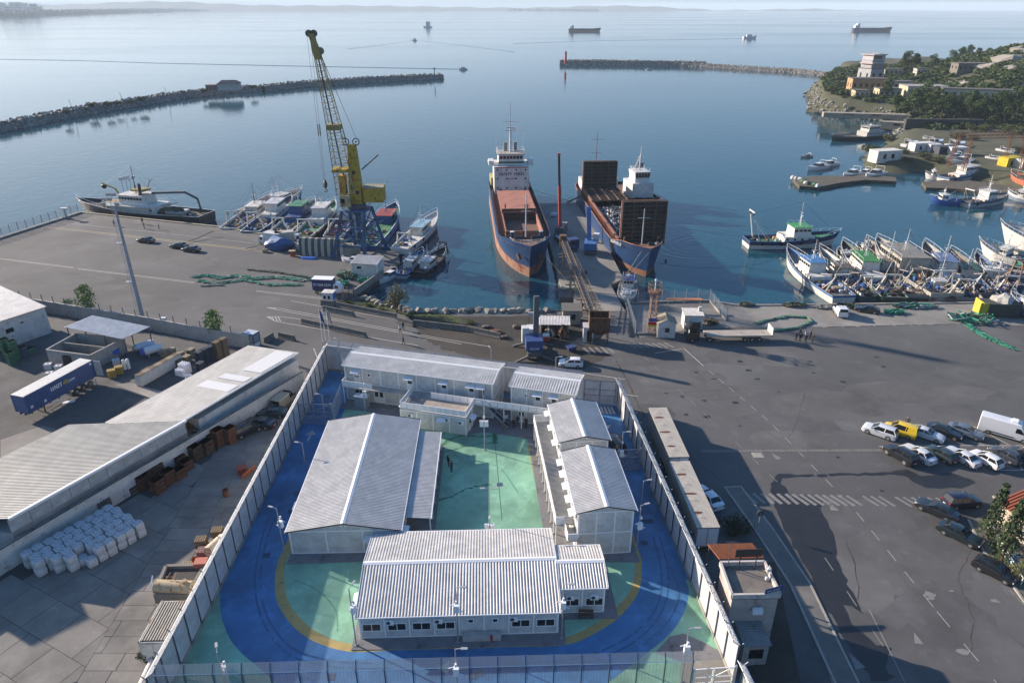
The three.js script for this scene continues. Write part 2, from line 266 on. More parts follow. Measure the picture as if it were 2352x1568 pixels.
{const MD=mat([.33,.325,.31],{r:.85,t:'grime',s:1.1});
const dash=(a,c,on,off,w,m)=>{const L=dst(a,c),b=new B();for (let s=0;s<L;s+=on + off) stripe(b,lerp2(a,c,s/L),lerp2(a,c,Math.min(1,(s + on)/L)),w);struct(b.build('dashed_line',m));};
dash(g(1629,851),g(1764,965),1.5,1.5,.11,MD);dash(g(1776,976),g(1964,1170),1.6,1.7,.11,MD);dash(g(1968,1176),g(2150,1400),1.7,1.6,.11,MD);dash(g(2153,1404),g(2290,1568),2,2,.11,MD);
dash(g(1480,820),g(1640,970),1.7,2.2,.1,MA.whiteWorn);dash(g(1690,1015),g(1800,1120),1.7,2.2,.1,MA.whiteWorn);dash(g(1895,1280),g(2040,1500),2,3,.12,MA.whiteWorn);
lineMark('lane_line',[[1995,1395,2080,1568],[2320,1355,2352,1388]],.13,MA.whiteWorn);
const zebra=(a,c,n,len,dir,w,m,gap)=>{const b=new B();for (let i=0;i<n;i++) {if (gap&&gap(i)) continue;const p=lerp2(a,c,i/(n - 1)),q=[p[0] + dir[0]*len,p[1] + dir[1]*len];stripe(b,p,q,w);} struct(b.build('crosswalk',m));};
zebra(g(1340,798),g(1395,797),5,2.6,[.35,.93],.5,MA.whiteWorn);zebra(g(1440,788),g(1525,787),7,2.4,[.6,.8],.5,MA.whiteWorn);
zebra(g(1712,1132),g(1805,1134),6,2.2,[.38,.92],.5,MA.whiteWorn);zebra(g(1821,1135),g(1925,1137),7,2.4,[.5,.87],.5,MA.whiteWorn);zebra(g(1945,1138),g(2150,1143),12,2.2,[.5,.87],.38,MA.whiteWorn,i=>i % 4===1);
for (const [u,v,u2,v2] of [[1772,1040,1790,1054],[1906,1553,1920,1575],[1905,1150,1918,1172],[2100,1451,2112,1478],[1950,1498,1978,1535]]) {const p=g(u,v),q=g(u2,v2),d=[q[0] - p[0],q[1] - p[1]],b=new B();b.tri([p[0],.01,p[1]],[q[0] - d[1]*.28,.01,q[1] + d[0]*.28],[q[0] + d[1]*.28,.01,q[1] - d[0]*.28]);struct(b.build('arrow_marking',MA.whiteWorn));}
for (const [u,v,r] of [[2136,1365,.8],[2140,1373,.5],[2285,1380,.8],[2213,1496,.8],[2186,1357,.35],[1862,740,.8]]) {const [x,z]=g(u,v);blot(Array.from({length:7},(_,k)=>[x + r*rr(.4,1)*Math.cos(k*.9),z + r*.7*rr(.4,1)*Math.sin(k*.9)]),.012,'paint_splash',MA.whiteWorn,.05);}
}
{
const b=new B(),a=g(1611,1036),c=g(2044,1034),n=46;for (let i=0;i<n;i++) {const p=lerp2(a,c,(i + .5)/n);b.box(p[0],0,p[1],dst(a,c)/n - .05,.022,.62,ang(a,c));}
struct(b.build('drain_channel',mat([.17,.165,.155],{t:'grime',s:3})));
const b2=new B(),e=g(1809,753),f=g(2200,744);for (let i=0;i<60;i++) if (rnd()>.25) {const p=lerp2(e,f,(i + .5)/60);b2.box(p[0],0,p[1],rr(.3,.8),.014,rr(.18,.4),ang(e,f));}
struct(b2.build('drain_channel',mat([.04,.038,.035],{})));
const cv=new B();const p=g(1741,1045);cv.box(p[0],0,p[1],1.5,.02,1.2).box(p[0],.02,p[1],1,.015,.8);struct(cv.build('manhole_cover',MA.kerb));
}
{
const strip=(pts,w,h,name,m)=>{const b=new B();for (let i=0;i + 1<pts.length;i++) b.bar([pts[i][0],h/2,pts[i][1]],[pts[i + 1][0],h/2,pts[i + 1][1]],w,h);struct(b.build(name,m));};
const k1=[g(1702,1118),g(1775,1215),g(1860,1340),g(1960,1545),[31.2,-36]],k2=k1.map(([x,z])=>[x - 2.1,z + .2]);
strip(k1,.22,.14,'kerb',MA.kerb);strip(k2,.22,.14,'kerb',MA.kerb);
const b=new B();for (let i=0;i + 1<k1.length;i++) b.quad([k1[i][0],.10,k1[i][1]],[k1[i + 1][0],.10,k1[i + 1][1]],[k2[i + 1][0],.10,k2[i + 1][1]],[k2[i][0],.10,k2[i][1]]);
struct(b.build('pavement',mat([.18,.175,.165],{t:'ground',s:12})));
strip([k2[0],k1[0]],.22,.13,'kerb',MA.kerb);
struct(new B().sheet([g(1700,1290),g(1780,1290),g(1800,1380),[26,-44],[20.5,-44],g(1690,1420)],.006).build('dark_soil',MA.soil));
const v=[g(2290,1142),g(2420,1140),[78,-38],g(2352,1385),g(2320,1330),g(2260,1270),g(2225,1200),g(2290,1170)];
struct(new B().prism(v,0,.12).build('verge',mat([.16,.15,.12],{t:'ground',s:9})));
strip([g(2282,1143),g(2420,1141)],.4,.2,'kerb',MA.kerb);strip([g(2225,1195),g(2260,1268),g(2320,1335),g(2360,1392)],.25,.18,'kerb',MA.kerb);
struct(new B().sheet([g(2300,1152),g(2420,1150),g(2420,1158),g(2305,1160)],.135).build('grass_strip',MA.grass));
struct(new B().sheet([g(2258,1200),g(2275,1200),g(2325,1320),g(2300,1330)],.135).build('grass_strip',MA.grass));
lineMark('parking_line',[[2235,981,2262,982],[2245,982,2318,1021],[2140,1022,2165,1024],[2161,1018,2174,1024],[2230,1014,2270,1024],[2090,1023,2352,1023],[2228,1034,2240,1060],[2236,1060,2245,1080],[2280,1036,2297,1080],[2330,1040,2350,1080],[2295,1080,2352,1079],[2180,1034,2190,1060],[2020,1025,2050,1026],[2028,1036,2050,1036]],.13,MA.white);
}
// ---------------------------------------------------------------- compound floor
const CP={
blue:mat([.06,.22,.46],{r:.6,t:'wear',s:23,b:.006}),green:mat([.28,.56,.38],{r:.6,t:'wear',s:27,b:.006}),
yellow:mat([.42,.33,.12],{r:.7,t:'grime',s:6}),path:mat([.20,.205,.225],{r:.85,t:'grime',s:6}),stain:mat([.035,.15,.06],{r:.4,t:'soft',s:3}),
};
{
struct(new B().prism([[-31.2,-105.3],[-31,-38],[20.8,-38],[20.3,-44],[16.2,-93.2],[13,-94.5],[-27.5,-104.6]],-.3,.02).build('painted_lane',CP.blue));
const curve=(pts,h)=>{const c=new THREE.CatmullRomCurve3(pts.map(([u,v])=>{const p=g(u,v,h);return V3(p[0],0,p[1]);}),false,'centripetal');return c.getPoints(70).map(p=>[p.x,p.z]);};
const outer=curve([[668,1225],[652,1258],[638,1288],[631,1326],[633,1371],[645,1401],[670,1436],[708,1466],[758,1487],[813,1497],[900,1493],[1040,1489.5],[1176,1485],[1296,1481],[1331,1472],[1381,1446],[1418,1421],[1446,1391],[1466,1361],[1473,1331],[1473,1281],[1468,1266],[1456,1228]],.024);
const inner=curve([[680,1240],[659,1283],[653,1308],[653,1336],[660,1376],[680,1408],[713,1441],[763,1468],[813,1479],[863,1478],[1020,1473],[1176,1467],[1296,1463],[1331,1451],[1376,1426],[1413,1396],[1441,1366],[1456,1331],[1459,1286],[1452,1240]],.032);
struct(new B().sheet([...outer,[13.6,-66],[-24.8,-66]],.024).build('yellow_band',CP.yellow));
struct(new B().sheet([...inner,[13.2,-66],[12.2,-84],[12,-88],[-25,-97],[-25.6,-84],[-24.7,-66]],.028).build('painted_yard',CP.green));
const left=curve([[505,1360],[505,1383],[507,1413],[515,1438],[530,1471],[558,1503],[588,1528],[640,1572],[700,1600]],.024);
struct(new B().sheet([...left,[-15,-38.2],[-30.6,-38.2],[-30.6,-52.5]],.026).build('painted_corner',CP.green));
const right=curve([[1575,1330],[1583,1356],[1578,1388],[1568,1413],[1551,1441],[1526,1468],[1488,1498],[1446,1531],[1396,1568],[1340,1600]],.024);
struct(new B().sheet([...right,[8,-38.2],[20.4,-38.2],[20,-45],[19,-56.5]],.026).build('painted_corner',CP.green));
struct(new B().sheet(A([[1538,1462],[1570,1455],[1610,1472],[1648,1492],[1665,1515],[1560,1518],[1505,1500]]),.034).build('bare_concrete',CP.path));
struct(new B().sheet(A([[1565,1519],[1678,1515],[1690,1600],[1560,1600]]),.036).build('bare_concrete',MA.concrete));
const streak=(pts,w)=>{const b=new B();for (let i=0;i + 1<pts.length;i++) {const p=g(...pts[i]),q=g(...pts[i + 1]),n=5;let pr=null;for (let k=0;k <= n;k++) {const t=lerp2(p,q,k/n),c=[t[0],t[1] + rr(-.12,.12)];if (pr) stripe(b,pr,c,w*rr(.4,1.2),.034);pr=c;}} struct(b.build('wet_streak',CP.stain));};
streak([[1008,1027],[1030,1010],[1060,1000],[1100,1003],[1130,1002]],.3);streak([[1020,1038],[1060,1028],[1100,1020],[1135,1017]],.18);streak([[1003,1150],[1040,1140],[1065,1125],[1090,1118],[1130,1113]],.3);streak([[1001,1032],[1040,1008]],.2);streak([[1134,992],[1137,1004],[1136,1018]],.7);
const dr=new B();stripe(dr,g(1137,1020),g(1141,1060),.1,.034);stripe(dr,g(1141,1060),g(1153,1195),.1,.034);struct(dr.build('drain_slot',mat([.05,.13,.08],{})));
const yl=new B();stripe(yl,g(1212,1022),g(1256,1225),.16,.034);stripe(yl,g(1005,1035),g(990,1200),.12,.034);struct(yl.build('yellow_line',mat([.5,.40,.08],{t:'grime',s:2})));
const hat=new B();for (const [u,v] of [[710,938],[718,907],[751,912],[725,1122],[668,1175],[683,1133],[612,1276],[1480,1247],[1493,1197],[1481,1198],[1183,997],[1148,1113],[760,1505 + 50],[1100,1545],[1085,1552]]) {const [x,z]=g(u,v);hat.box(x,.03,z,.75,.012,.75,.1);} struct(hat.build('manhole_cover',mat([.05,.09,.17],{t:'grime',s:2})));
{const tm=mat([.03,.11,.25],{r:.55,t:'soft',s:2}),tg=mat([.12,.33,.2],{r:.55,t:'soft',s:2});const arc=(pts,w,m,y)=>{const b=new B(),c=curve(pts,.04);for (let i=0;i + 1<c.length;i++) if (rnd()>.12) stripe(b,c[i],c[i + 1],w*rr(.7,1.2),y);struct(b.build('tyre_mark',m));};arc([[640,1130],[600,1240],[585,1340],[605,1430],[660,1500],[760,1530],[900,1535]],.18,tm,.0345);arc([[655,1130],[612,1240],[598,1340],[618,1425],[675,1490],[770,1518],[900,1523]],.18,tm,.0352);arc([[1500,1230],[1520,1320],[1505,1400],[1440,1465],[1330,1510],[1150,1525]],.18,tm,.0345);arc([[1515,1230],[1536,1320],[1520,1405],[1455,1475],[1340,1521],[1150,1538]],.18,tm,.0352);arc([[1540,1300],[1560,1360],[1540,1420],[1480,1480]],.12,tm,.0358);arc([[670,1330],[720,1350],[770,1400],[775,1450]],.14,tg,.0365);arc([[1030,1100],[1080,1060],[1140,1070],[1190,1130]],.14,tg,.0365);}
const arrow=(tip,tail,w)=>{const a=g(...tail),c=g(...tip),d=[c[0] - a[0],c[1] - a[1]],L=Math.hypot(...d);d[0] /= L;d[1] /= L;const h=lerp2(a,c,1 - 1.1/L),b=new B();stripe(b,a,h,w,.036);b.tri([c[0],.036,c[1]],[h[0] - d[1]*.75,.036,h[1] + d[0]*.75],[h[0] + d[1]*.75,.036,h[1] - d[0]*.75]);struct(b.build('arrow_marking',MA.white));};
arrow([718,989],[706,1013],.22);arrow([1396,986],[1388,967],.22);arrow([1003,1535],[1080,1534],.3);
const zb=new B();for (let i=0;i<5;i++) {const p=g(1372 + i*8,934),q=g(1378 + i*8.5,951);stripe(zb,p,q,.32,.036);} struct(zb.build('crosswalk',MA.white));
const walk=(pts,y=.034)=>struct(new B().prism(pts,0,y + .05).build('walkway',CP.path));
walk([[-25.2,-84.2],[-24.6,-59],[-12.2,-59.6],[-12,-62],[-8.9,-62.2],[-9.3,-81.6],[-12.6,-84]]);
walk([[-15.6,-61.6],[-15.2,-47.6],[5.1,-48.3],[5.2,-51.3],[10.6,-51.5],[10.2,-59.6],[4.8,-61.4]]);
walk([[4,-59.4],[14,-59.3],[12.8,-73],[12,-86],[2.2,-84]]);
walk([[-26,-92],[-15.2,-89.4],[-14.6,-91.6],[-7.6,-90.2],[-6.2,-84.8],[-4,-85.4],[8.5,-82],[10.5,-92.5],[1,-95],[-24.2,-102.2]]);
}
// ---------------------------------------------------------------- modular buildings of the compound
const BM={
panel:mat([.64,.64,.615],{r:.6,t:'soft',s:4}),frame:mat([.76,.76,.74],{r:.5}),roof:mat([.54,.525,.50],{r:.45,m:.0,t:'soft',s:7}),
trim:mat([.70,.70,.69],{r:.5}),dark:mat([.035,.035,.04],{r:.6}),glass:mat([.018,.022,.028],{r:.08,phys:{ior:1.5}}),door:mat([.66,.66,.65],{r:.5}),
metal:mat([.42,.43,.45],{r:.45,m:.6}),box:mat([.72,.72,.72],{r:.5}),deck:mat([.42,.41,.39],{r:.85,t:'grime',s:5}),steel:mat([.26,.30,.36],{r:.5,m:.3}),sheet:mat([.62,.62,.60],{r:.5}),
};
function corrugated(b,o,u,L,v,S,n,pitch=.27,dep=.036) {
const P=(s,t,k)=>[o[0] + u[0]*s + v[0]*t + n[0]*k,o[1] + u[1]*s + v[1]*t + n[1]*k,o[2] + u[2]*s + v[2]*t + n[2]*k];
const N=Math.max(1,Math.round(L/pitch)),p=L/N,prof=[];
for (let i=0;i<N;i++) prof.push([i*p,0],[i*p + p*.45,0],[i*p + p*.58,dep],[i*p + p*.87,dep]);prof.push([L,0]);
for (let i=0;i + 1<prof.length;i++) {const [s,k]=prof[i],[s2,k2]=prof[i + 1];b.quad(P(s,0,k),P(s2,0,k2),P(s2,S,k2),P(s,S,k));}
b.quad(P(0,0,-.05),P(L,0,-.05),P(L,S,-.05),P(0,S,-.05));
}
function face(b,k,L,D,s,y,out=0) {return k===0?b.at(s,y,out,0) :k===1?b.at(L + out,y,-s,Math.PI/2) :k===2?b.at(L - s,y,-D - out,Math.PI) :b.at(-out,y,-D + s,-Math.PI/2);}
const AC={body:new B().box(0,0,.17,.8,.58,.32).box(0,-.1,.12,.7,.1,.05),fan:new B().cyl([-.12,.29,.33],[-.12,.29,.345],.22,.22,12)};
function addAC(t,k,L,D,s,y) {const b=new B();face(b,k,L,D,s,y).box(0,0,.2,.8,.56,.32).bar([-.3,-.04,.02],[-.3,-.04,.38],.05).bar([.3,-.04,.02],[.3,-.04,.38],.05);const o=b.build('air_conditioner',BM.box,t);const f=new B();face(f,k,L,D,s,y).cyl([-.13,.28,.362],[-.13,.28,.374],.21,.21,12);f.build('fan_grille',BM.dark,o);return o;}
function addWindow(t,k,L,D,s,y,w,h,panes=2) {
const b=new B();face(b,k,L,D,s,y);const e=.06;b.box(0,-e,.03,w + .16,e + .02,.07).box(0,h - .02,.03,w + .16,e + .04,.07);for (let i=0;i <= panes;i++) b.box(-w/2 + w*i/panes,-e,.03,.07,h + e,.062);
const o=b.build('window',BM.frame,t);for (let i=0;i<panes;i++) {const q=new B();face(q,k,L,D,s - w/2 + w*(i + .5)/panes,y).box(0,.01,.014,w/panes - .05,h - .02,.02);q.build('pane',BM.glass,o);} return o;
}
function addDoor(t,k,L,D,s,y,w=.9,h=2.05,awn=true,open=false) {
const b=new B();face(b,k,L,D,s,y);if (open) b.at(0,0,0),face(b,k,L,D,s + w/2,y);b.box(open?0 :0,0,open?.45 :.03,open?.05 :w,h,open?w :.06);
const o=b.build('door',BM.door,t);const q=new B();face(q,k,L,D,s + (open?w/2 :0),y).box(0,h*.52,open?.45 :.045,open?.07 :w*.7,h*.4,open?w*.7 :.05);q.build('door_pane',BM.glass,o);
const hd=new B();face(hd,k,L,D,s + w*.36,y).box(0,1,.075,.05,.14,.06);hd.build('handle',BM.dark,o);
const fr=new B();face(fr,k,L,D,s,y).box(-w/2 - .04,0,.02,.07,h + .06,.07).box(w/2 + .04,0,.02,.07,h + .06,.07).box(0,h + .002,.02,w,.06,.07);fr.build('door_frame',BM.frame,t);
if (open) {const dk=new B();face(dk,k,L,D,s,y).box(0,0,.008,w,h,.012);dk.build('doorway',mat([.34,.34,.33],{r:.8}),t);}
if (awn) addAwning(t,k,L,D,s,y + h + .28,w + .45);return o;
}
function addAwning(t,k,L,D,s,y,w,d=.95) {const b=new B();face(b,k,L,D,s,y);b.quad([-w/2,0,.02],[w/2,0,.02],[w/2,-.22,d],[-w/2,-.22,d]).quad([-w/2,.03,.02],[w/2,.03,.02],[w/2,-.19,d],[-w/2,-.19,d]).quad([-w/2,-.22,d],[w/2,-.22,d],[w/2,-.19,d],[-w/2,-.19,d]).bar([-w/2 + .03,-.35,.02],[-w/2 + .03,-.21,d*.9],.03).bar([w/2 - .03,-.35,.02],[w/2 - .03,-.21,d*.9],.03);return b.build('awning',BM.box,t);}
function modular(name,label,FL,FR,D,o) {
const L=dst(FL,FR),t=thing(name,label,'building',[FL[0],0,FL[1]],ang(FL,FR)),H0=.1,storeys=o.storeys ?? 1,HS=(o.eave - H0)/storeys,mw=o.module ?? 2.42;
const skipFace=o.skipFace ?? [];
const core=new B();core.at(0,0,0).box(L/2,.09,-D/2,L - .1,o.eave - .1,D - .1).build('core',BM.panel,t);
for (let k=0;k<4;k++) {
const W=k % 2?D :L,n=Math.max(1,Math.round(W/(k % 2?o.sideModule ?? 2.42 :mw))),p=W/n;
for (let f=0;f<storeys;f++) for (let i=0;i<n;i++) {const b=new B();face(b,k,L,D,(i + .5)*p,H0 + f*HS + .1).box(0,0,-.03,p - .2,HS - .22,.07);b.build('wall_panel',BM.panel,t);}
for (let i=0;i <= n;i++) {const b=new B();face(b,k,L,D,i*p,.04).box(i===0?.08 :i===n?-.08 :0,0,0,.16,o.eave - .06,.09);b.build('post',BM.frame,t);}
for (let f=0;f <= storeys;f++) {const b=new B();face(b,k,L,D,W/2,f===storeys?o.eave - .17 :.045 + f*HS).box(0,0,.005,W - .1,.15,.085);b.build('rail',BM.frame,t);}
}
const oh=.28,rise=o.ridge - o.eave,half=D/2 + oh,sl=Math.hypot(half,rise),vy=rise/sl,vz=half/sl,ey=o.eave + .04 - rise*oh/(D/2)*.4;
for (const s of [1,-1]) {
const b=new B();const o0=s>0?[-.25,ey,oh] :[-.25,ey,-D - oh];
corrugated(b,o0,[1,0,0],L + .5,[0,vy,-s*vz],sl,[0,vz,s*vy],o.pitch ?? .27);b.build('roof_sheet',BM.roof,t);
new B().bar([-.25,ey - .06,s>0?oh + .05 :-D - oh - .05],[L + .25,ey - .06,s>0?oh + .05 :-D - oh - .05],.12,.12).build('gutter',s*(o.darkGutter ?? 0)?BM.dark :BM.trim,t);
}
const ry=ey + rise + .0;new B().loft([-.27,L + .27].map(x=>[[x,ry - .02,-D/2 + .28],[x,ry + .075,-D/2],[x,ry - .02,-D/2 - .28],[x,ry - .09,-D/2 - .2],[x,ry - .09,-D/2 + .2]])).build('ridge_cap',BM.trim,t);
for (const x of [0,L]) {const b=new B();b.tri([x,o.eave - .02,.0],[x,ry - .03,-D/2],[x,o.eave - .02,-D]);b.quad([x,o.eave - .02,0],[x,o.eave + .03,.1],[x,ry - .02,-D/2],[x,ry - .04,-D/2]);b.quad([x,o.eave - .02,-D],[x,o.eave + .03,-D - .1],[x,ry - .02,-D/2],[x,ry - .04,-D/2]);b.build('gable',BM.panel,t);const vs=new B();for (const q of [-.25,.25]) vs.box(x + (x?.02 :-.02),o.eave + rise*.45,-D/2 + q,.04,.18,.26);vs.build('vent',BM.frame,t);}
for (const s of [0,L]) new B().bar([s + (s?.26 :-.26),ey,oh],[s + (s?.26 :-.26),ry,-D/2],.05,.14).bar([s + (s?.26 :-.26),ey,-D - oh],[s + (s?.26 :-.26),ry,-D/2],.05,.14).build('verge_trim',o.darkVerge?BM.dark :BM.trim,t);
t.userData.L=L;t.userData.D=D;return {t,L,D};
}
{
const h=modular('hall_building','largest single storey hall with grey ribbed gable roof and lean-to on courtyard side',[-25.05,-83.1],[-24.45,-60.6],12.05,{eave:3.25,ridge:4.3,module:2.5,sideModule:4.0,pitch:.26,darkVerge:true}),{t,L,D}=h;
addDoor(t,1,L,D,9.0,.1,1,2.1);addWindow(t,2,L,D,3,.9,1.6,1.1);addWindow(t,2,L,D,9,.9,1.6,1.1);addAwning(t,3,L,D,0,0,0.01);addAC(t,1,L,D,10.6,2.2);
new B().box(L + .12,0.08,-9.98,.22,1.1,.3).build('meter_box',BM.box,t);
addAwning(t,0,L,D,17.1,2.6,1.5);addAwning(t,2,L,D,L - 21.6,2.6,1.3);
const b=new B();corrugated(b,[2.3,3.0,-D - .05],[1,0,0],17.9,[0,-.08,-1],3.25,[0,1,-.08],.26);b.build('lean_to_roof',BM.roof,t);
new B().bar([2.3,2.7,-D - 3.32],[20.2,2.7,-D - 3.32],.12,.14).build('gutter',BM.trim,t);
for (let i=0;i<7;i++) new B().box(2.5 + i*2.9,.06,-D - 3.15,.12,2.65,.12).build('column',BM.frame,t);
for (let i=0;i<5;i++) addDoor(t,2,L,D,3 + i*3.6,.1,.95,2.05,false);
}
{
const {t,L,D}=modular('front_block','wide single storey white block nearest the mesh fence, with ribbed gable roof',[-14.55,-49.0],[4.45,-49.7],11.3,{eave:3.05,ridge:4.25,module:2.38,pitch:.3});
[[1.05,1],[3.45,1],[5.8,1],[8.1,1],[15.3,1],[17.7,1]].forEach(([s])=>addWindow(t,0,L,D,s + .1,1.05,1.72,.86));
addWindow(t,0,L,D,10.6,1.75,.5,.42,1);addWindow(t,0,L,D,12.95,1.75,.5,.42,1);
addAC(t,0,L,D,2.95,2.05);addAC(t,0,L,D,7.55,2.05);addAC(t,0,L,D,14.7,2.05);
addAwning(t,3,L,D,8.6,2.65,1.5);addDoor(t,3,L,D,8.6,.1,.95,2.05,false);
new B().box(11.65,.08,.42,3.7,.62,.75).build('planter_box',mat([.46,.46,.45],{t:'grime',s:2}),t);
const e=modular('front_annex','short annex block attached beside the wide front block, two windows and a bench outside',[4.75,-52.15],[9.2,-52.3],5.5,{eave:3.55,ridge:4.22,module:2.3,pitch:.3});
for (const s of [1.05,3.45]) {addWindow(e.t,0,e.L,e.D,s,1.05,1.7,.9);addAC(e.t,0,e.L,e.D,s - .05,2.05);}
const bn=thing('park_bench','dark brown slatted bench against the white annex wall','bench',[7.35,.085,-51.7],-.03);
for (let i=0;i<3;i++) new B().box(0,.42,.1 + i*.14,1.5,.04,.11).build('seat_slat',mat([.09,.055,.035],{}),bn);
for (let i=0;i<3;i++) new B().box(0,.52 + i*.14,-.03,1.5,.1,.04).build('back_slat',mat([.09,.055,.035],{}),bn);
for (const x of [-.6,.6]) new B().box(x,0,.24,.06,.42,.4).box(x,.42,0,.06,.5,.05).build('leg',BM.dark,bn);
}
function balcony(t,pts,y,w=1.0,gate=false) { 
for (let i=0;i + 1<pts.length;i++) {const a=pts[i],c=pts[i + 1],L=dst(a,c),n=Math.max(1,Math.round(L/1.15));for (let k=0;k<n;k++) {const p=lerp2(a,c,k/n),q=lerp2(a,c,(k + 1)/n);const d=[(q[0] - p[0])*.03,(q[1] - p[1])*.03];new B().bar([p[0] + d[0],y + w/2 + .08,p[1] + d[1]],[q[0] - d[0],y + w/2 + .08,q[1] - d[1]],.03,w - .16).build('parapet_panel',BM.box,t);}
new B().bar([a[0],y + w + .04,a[1]],[c[0],y + w + .04,c[1]],.07,.06).bar([a[0],y + .06,a[1]],[c[0],y + .06,c[1]],.06,.06).build('handrail',BM.frame,t);}
}
{
const a=modular('court_block','two storey white block behind its taller-looking twin, beside parked dark car',[5.2,-82.9],[6.05,-73.9],6.05,{eave:6.0,ridge:6.75,storeys:2,module:2.4,pitch:.26,darkVerge:true});
const b=modular('court_block','two storey white block with ribbed gable nearest the front annex, right of courtyard',[6.25,-71.6],[7.15,-60.35],6.05,{eave:6.0,ridge:6.75,storeys:2,module:2.4,pitch:.26,darkVerge:true});
for (const f of [a,b]) {const n=f===a?3 :5;for (let i=0;i<n;i++) {addDoor(f.t,0,f.L,f.D,1 + i*(f.L - 2)/(n - 1),3.1,.9,2.05);addDoor(f.t,0,f.L,f.D,1.2 + i*(f.L - 2.6)/(n - 1),.1,.9,2.05,false);addWindow(f.t,0,f.L,f.D,1.9 + i*(f.L - 3)/(n - 1) - (i===n - 1?1 :0),4,.5,.5,1);}}
const o=[3.0,-83.4],e=[4.85,-61.9],t=thing('gallery_walk','long raised grey walkway with white parapet along the courtyard blocks','walkway',[o[0],0,o[1]],ang(o,e)),L=dst(o,e);
new B().box(L/2,2.92,-1.15,L,.16,2.3).build('deck',BM.deck,t);
balcony(t,[[0,-2.1],[0,0],[L,0],[L,-1.0]],3.06);
new B().box(L + 1.2,2.5,-1.55,2.2,.14,1.3).build('landing',BM.deck,t);balcony(t,[[L,-.95],[L + 2.3,-1.0],[L + 2.3,-2.1]],2.6,.95);
for (let i=0;i<12;i++) {const x=.1 + i*(L - .2)/11;new B().box(x,.05,-.12,.13,2.88,.13).build('column',BM.frame,t);new B().box(x,.02,-.12,.4,.12,.4).build('footing',MA.kerb,t);}
}
{
const a=modular('long_block','long two storey white block at the back of the compound, with terrace',[-25.5,-94.9],[-2.85,-89.1],6.05,{eave:6.0,ridge:6.65,storeys:2,module:2.95,sideModule:3,pitch:.38}),{t,L,D}=a;
[[2.0],[10.6],[16],[20.2]].forEach(([s])=>addDoor(t,0,L,D,s,3.1,.9,2.05));addDoor(t,0,L,D,21.7,3.1,.9,2.05,true,true);addWindow(t,0,L,D,4.0,4.5,.5,.45,1);
addWindow(t,0,L,D,2.2,.95,1.6,1.0);addDoor(t,0,L,D,5.0,.1,.8,2.05,false);addDoor(t,0,L,D,5.8,.1,.8,2.05,false);addWindow(t,0,L,D,18.9,.95,1.8,1.0);addWindow(t,0,L,D,21.2,1.9,.8,.35,1);
const mkBlock=(n,lab,x0,x1,zf,h)=>{};
const b=modular('small_block','shorter two storey white block at the back beside the vehicle gate',[-.15,-88.45],[8.85,-85.95],5.6,{eave:6.0,ridge:6.65,storeys:2,module:2.3,sideModule:2.8,pitch:.38});
addDoor(b.t,0,b.L,b.D,4.0,3.1);addDoor(b.t,0,b.L,b.D,6.35,3.1);addWindow(b.t,0,b.L,b.D,2.3,4.4,.5,.45,1);addWindow(b.t,0,b.L,b.D,8.2,4.4,.5,.45,1);addDoor(b.t,0,b.L,b.D,4.2,.1,1.0,2.1,false,true);addDoor(b.t,0,b.L,b.D,1.6,.1,.95,2.05,false);
const o=[-25.6,-93.9],e=[7.4,-85.0],w=thing('balcony_walk','white-panelled upper balcony running along the back blocks','balcony',[o[0],0,o[1]],ang(o,e)),WL=dst(o,e);
new B().box(WL/2,2.9,-.2,WL,.15,1.3).build('deck',BM.deck,w);
balcony(w,[[0,-.8],[0,.45],[5.0,.45]],3.02);balcony(w,[[14.3,.45],[WL - .6,.45]],3.02);
for (const x of [.1,15.6,19,22.5,25.4,28,31]) new B().box(x,.05,.35,.12,2.86,.12).build('column',BM.frame,w);
const q=thing('terrace_office','low white office with fenced flat roof terrace projecting into the courtyard','building',[-16.0,0,-87.1],ang(o,e)),QL=9.9,QD=5.6;
new B().box(QL/2,.09,-QD/2 + .1,QL - .1,2.85,QD).build('core',BM.panel,q);new B().box(QL/2,2.94,-QD/2 + .1,QL,.1,QD + .1).build('terrace_floor',mat([.34,.30,.27],{t:'grime',s:5}),q);
for (let i=0;i <= 4;i++) {new B().box(i*QL/4,.05,.06,.16,2.9,.1).build('post',BM.frame,q);if (i<4) new B().box((i + .5)*QL/4,.2,.06,QL/4 - .2,2.65,.06).build('wall_panel',BM.panel,q);}
for (let i=0;i <= 2;i++) {new B().box(QL + .03,.05,-i*(QD - .2)/2 + .1,.1,2.9,.16).build('post',BM.frame,q);}
new B().box(QL/2,2.78,.1,QL + .1,.16,.12).build('rail',BM.frame,q);
addWindow(q,0,QL,QD,3.3,1.7,.45,.42,1);addWindow(q,0,QL,QD,4.65,1.7,.45,.42,1);addDoor(q,0,QL,QD,6.35,.1);addWindow(q,0,QL,QD,7.3,1.1,.6,.9,1);addAC(q,0,QL,QD,1.6,1.9);addAC(q,0,QL,QD,7.2,2.05);addAC(q,0,QL,QD,9.2,1.9);addDoor(q,1,QL,QD,1.5,.1,.9,2.05);addAwning(q,3,QL,QD,3.6,2.5,1.3);
balcony(q,[[0,-4.6],[0,.12],[QL,.12],[QL,-4.6]],3.04);
const st=thing('outside_stair','dark metal stair rising under the back balcony','stairs',[-2.6,.08,-87.0],ang(o,e));
for (let i=0;i<12;i++) new B().box(1.9 - i*.24,.2 + i*.23,-.4,.26,.05,.95).build('step',BM.dark,st);
for (const z of [.1,-.9]) new B().bar([2.1,.1,z],[-.9,2.9,z],.06,.22).bar([2.1,1.0,z],[-.9,3.8,z],.05,.05).build('stringer',BM.steel,st);
const cab=thing('steel_cabinet','tall grey double cabinet beside the inner mesh fence','cabinet',[...((p)=>[p[0],.03,p[1]])(g(833,935))],ang(o,e));
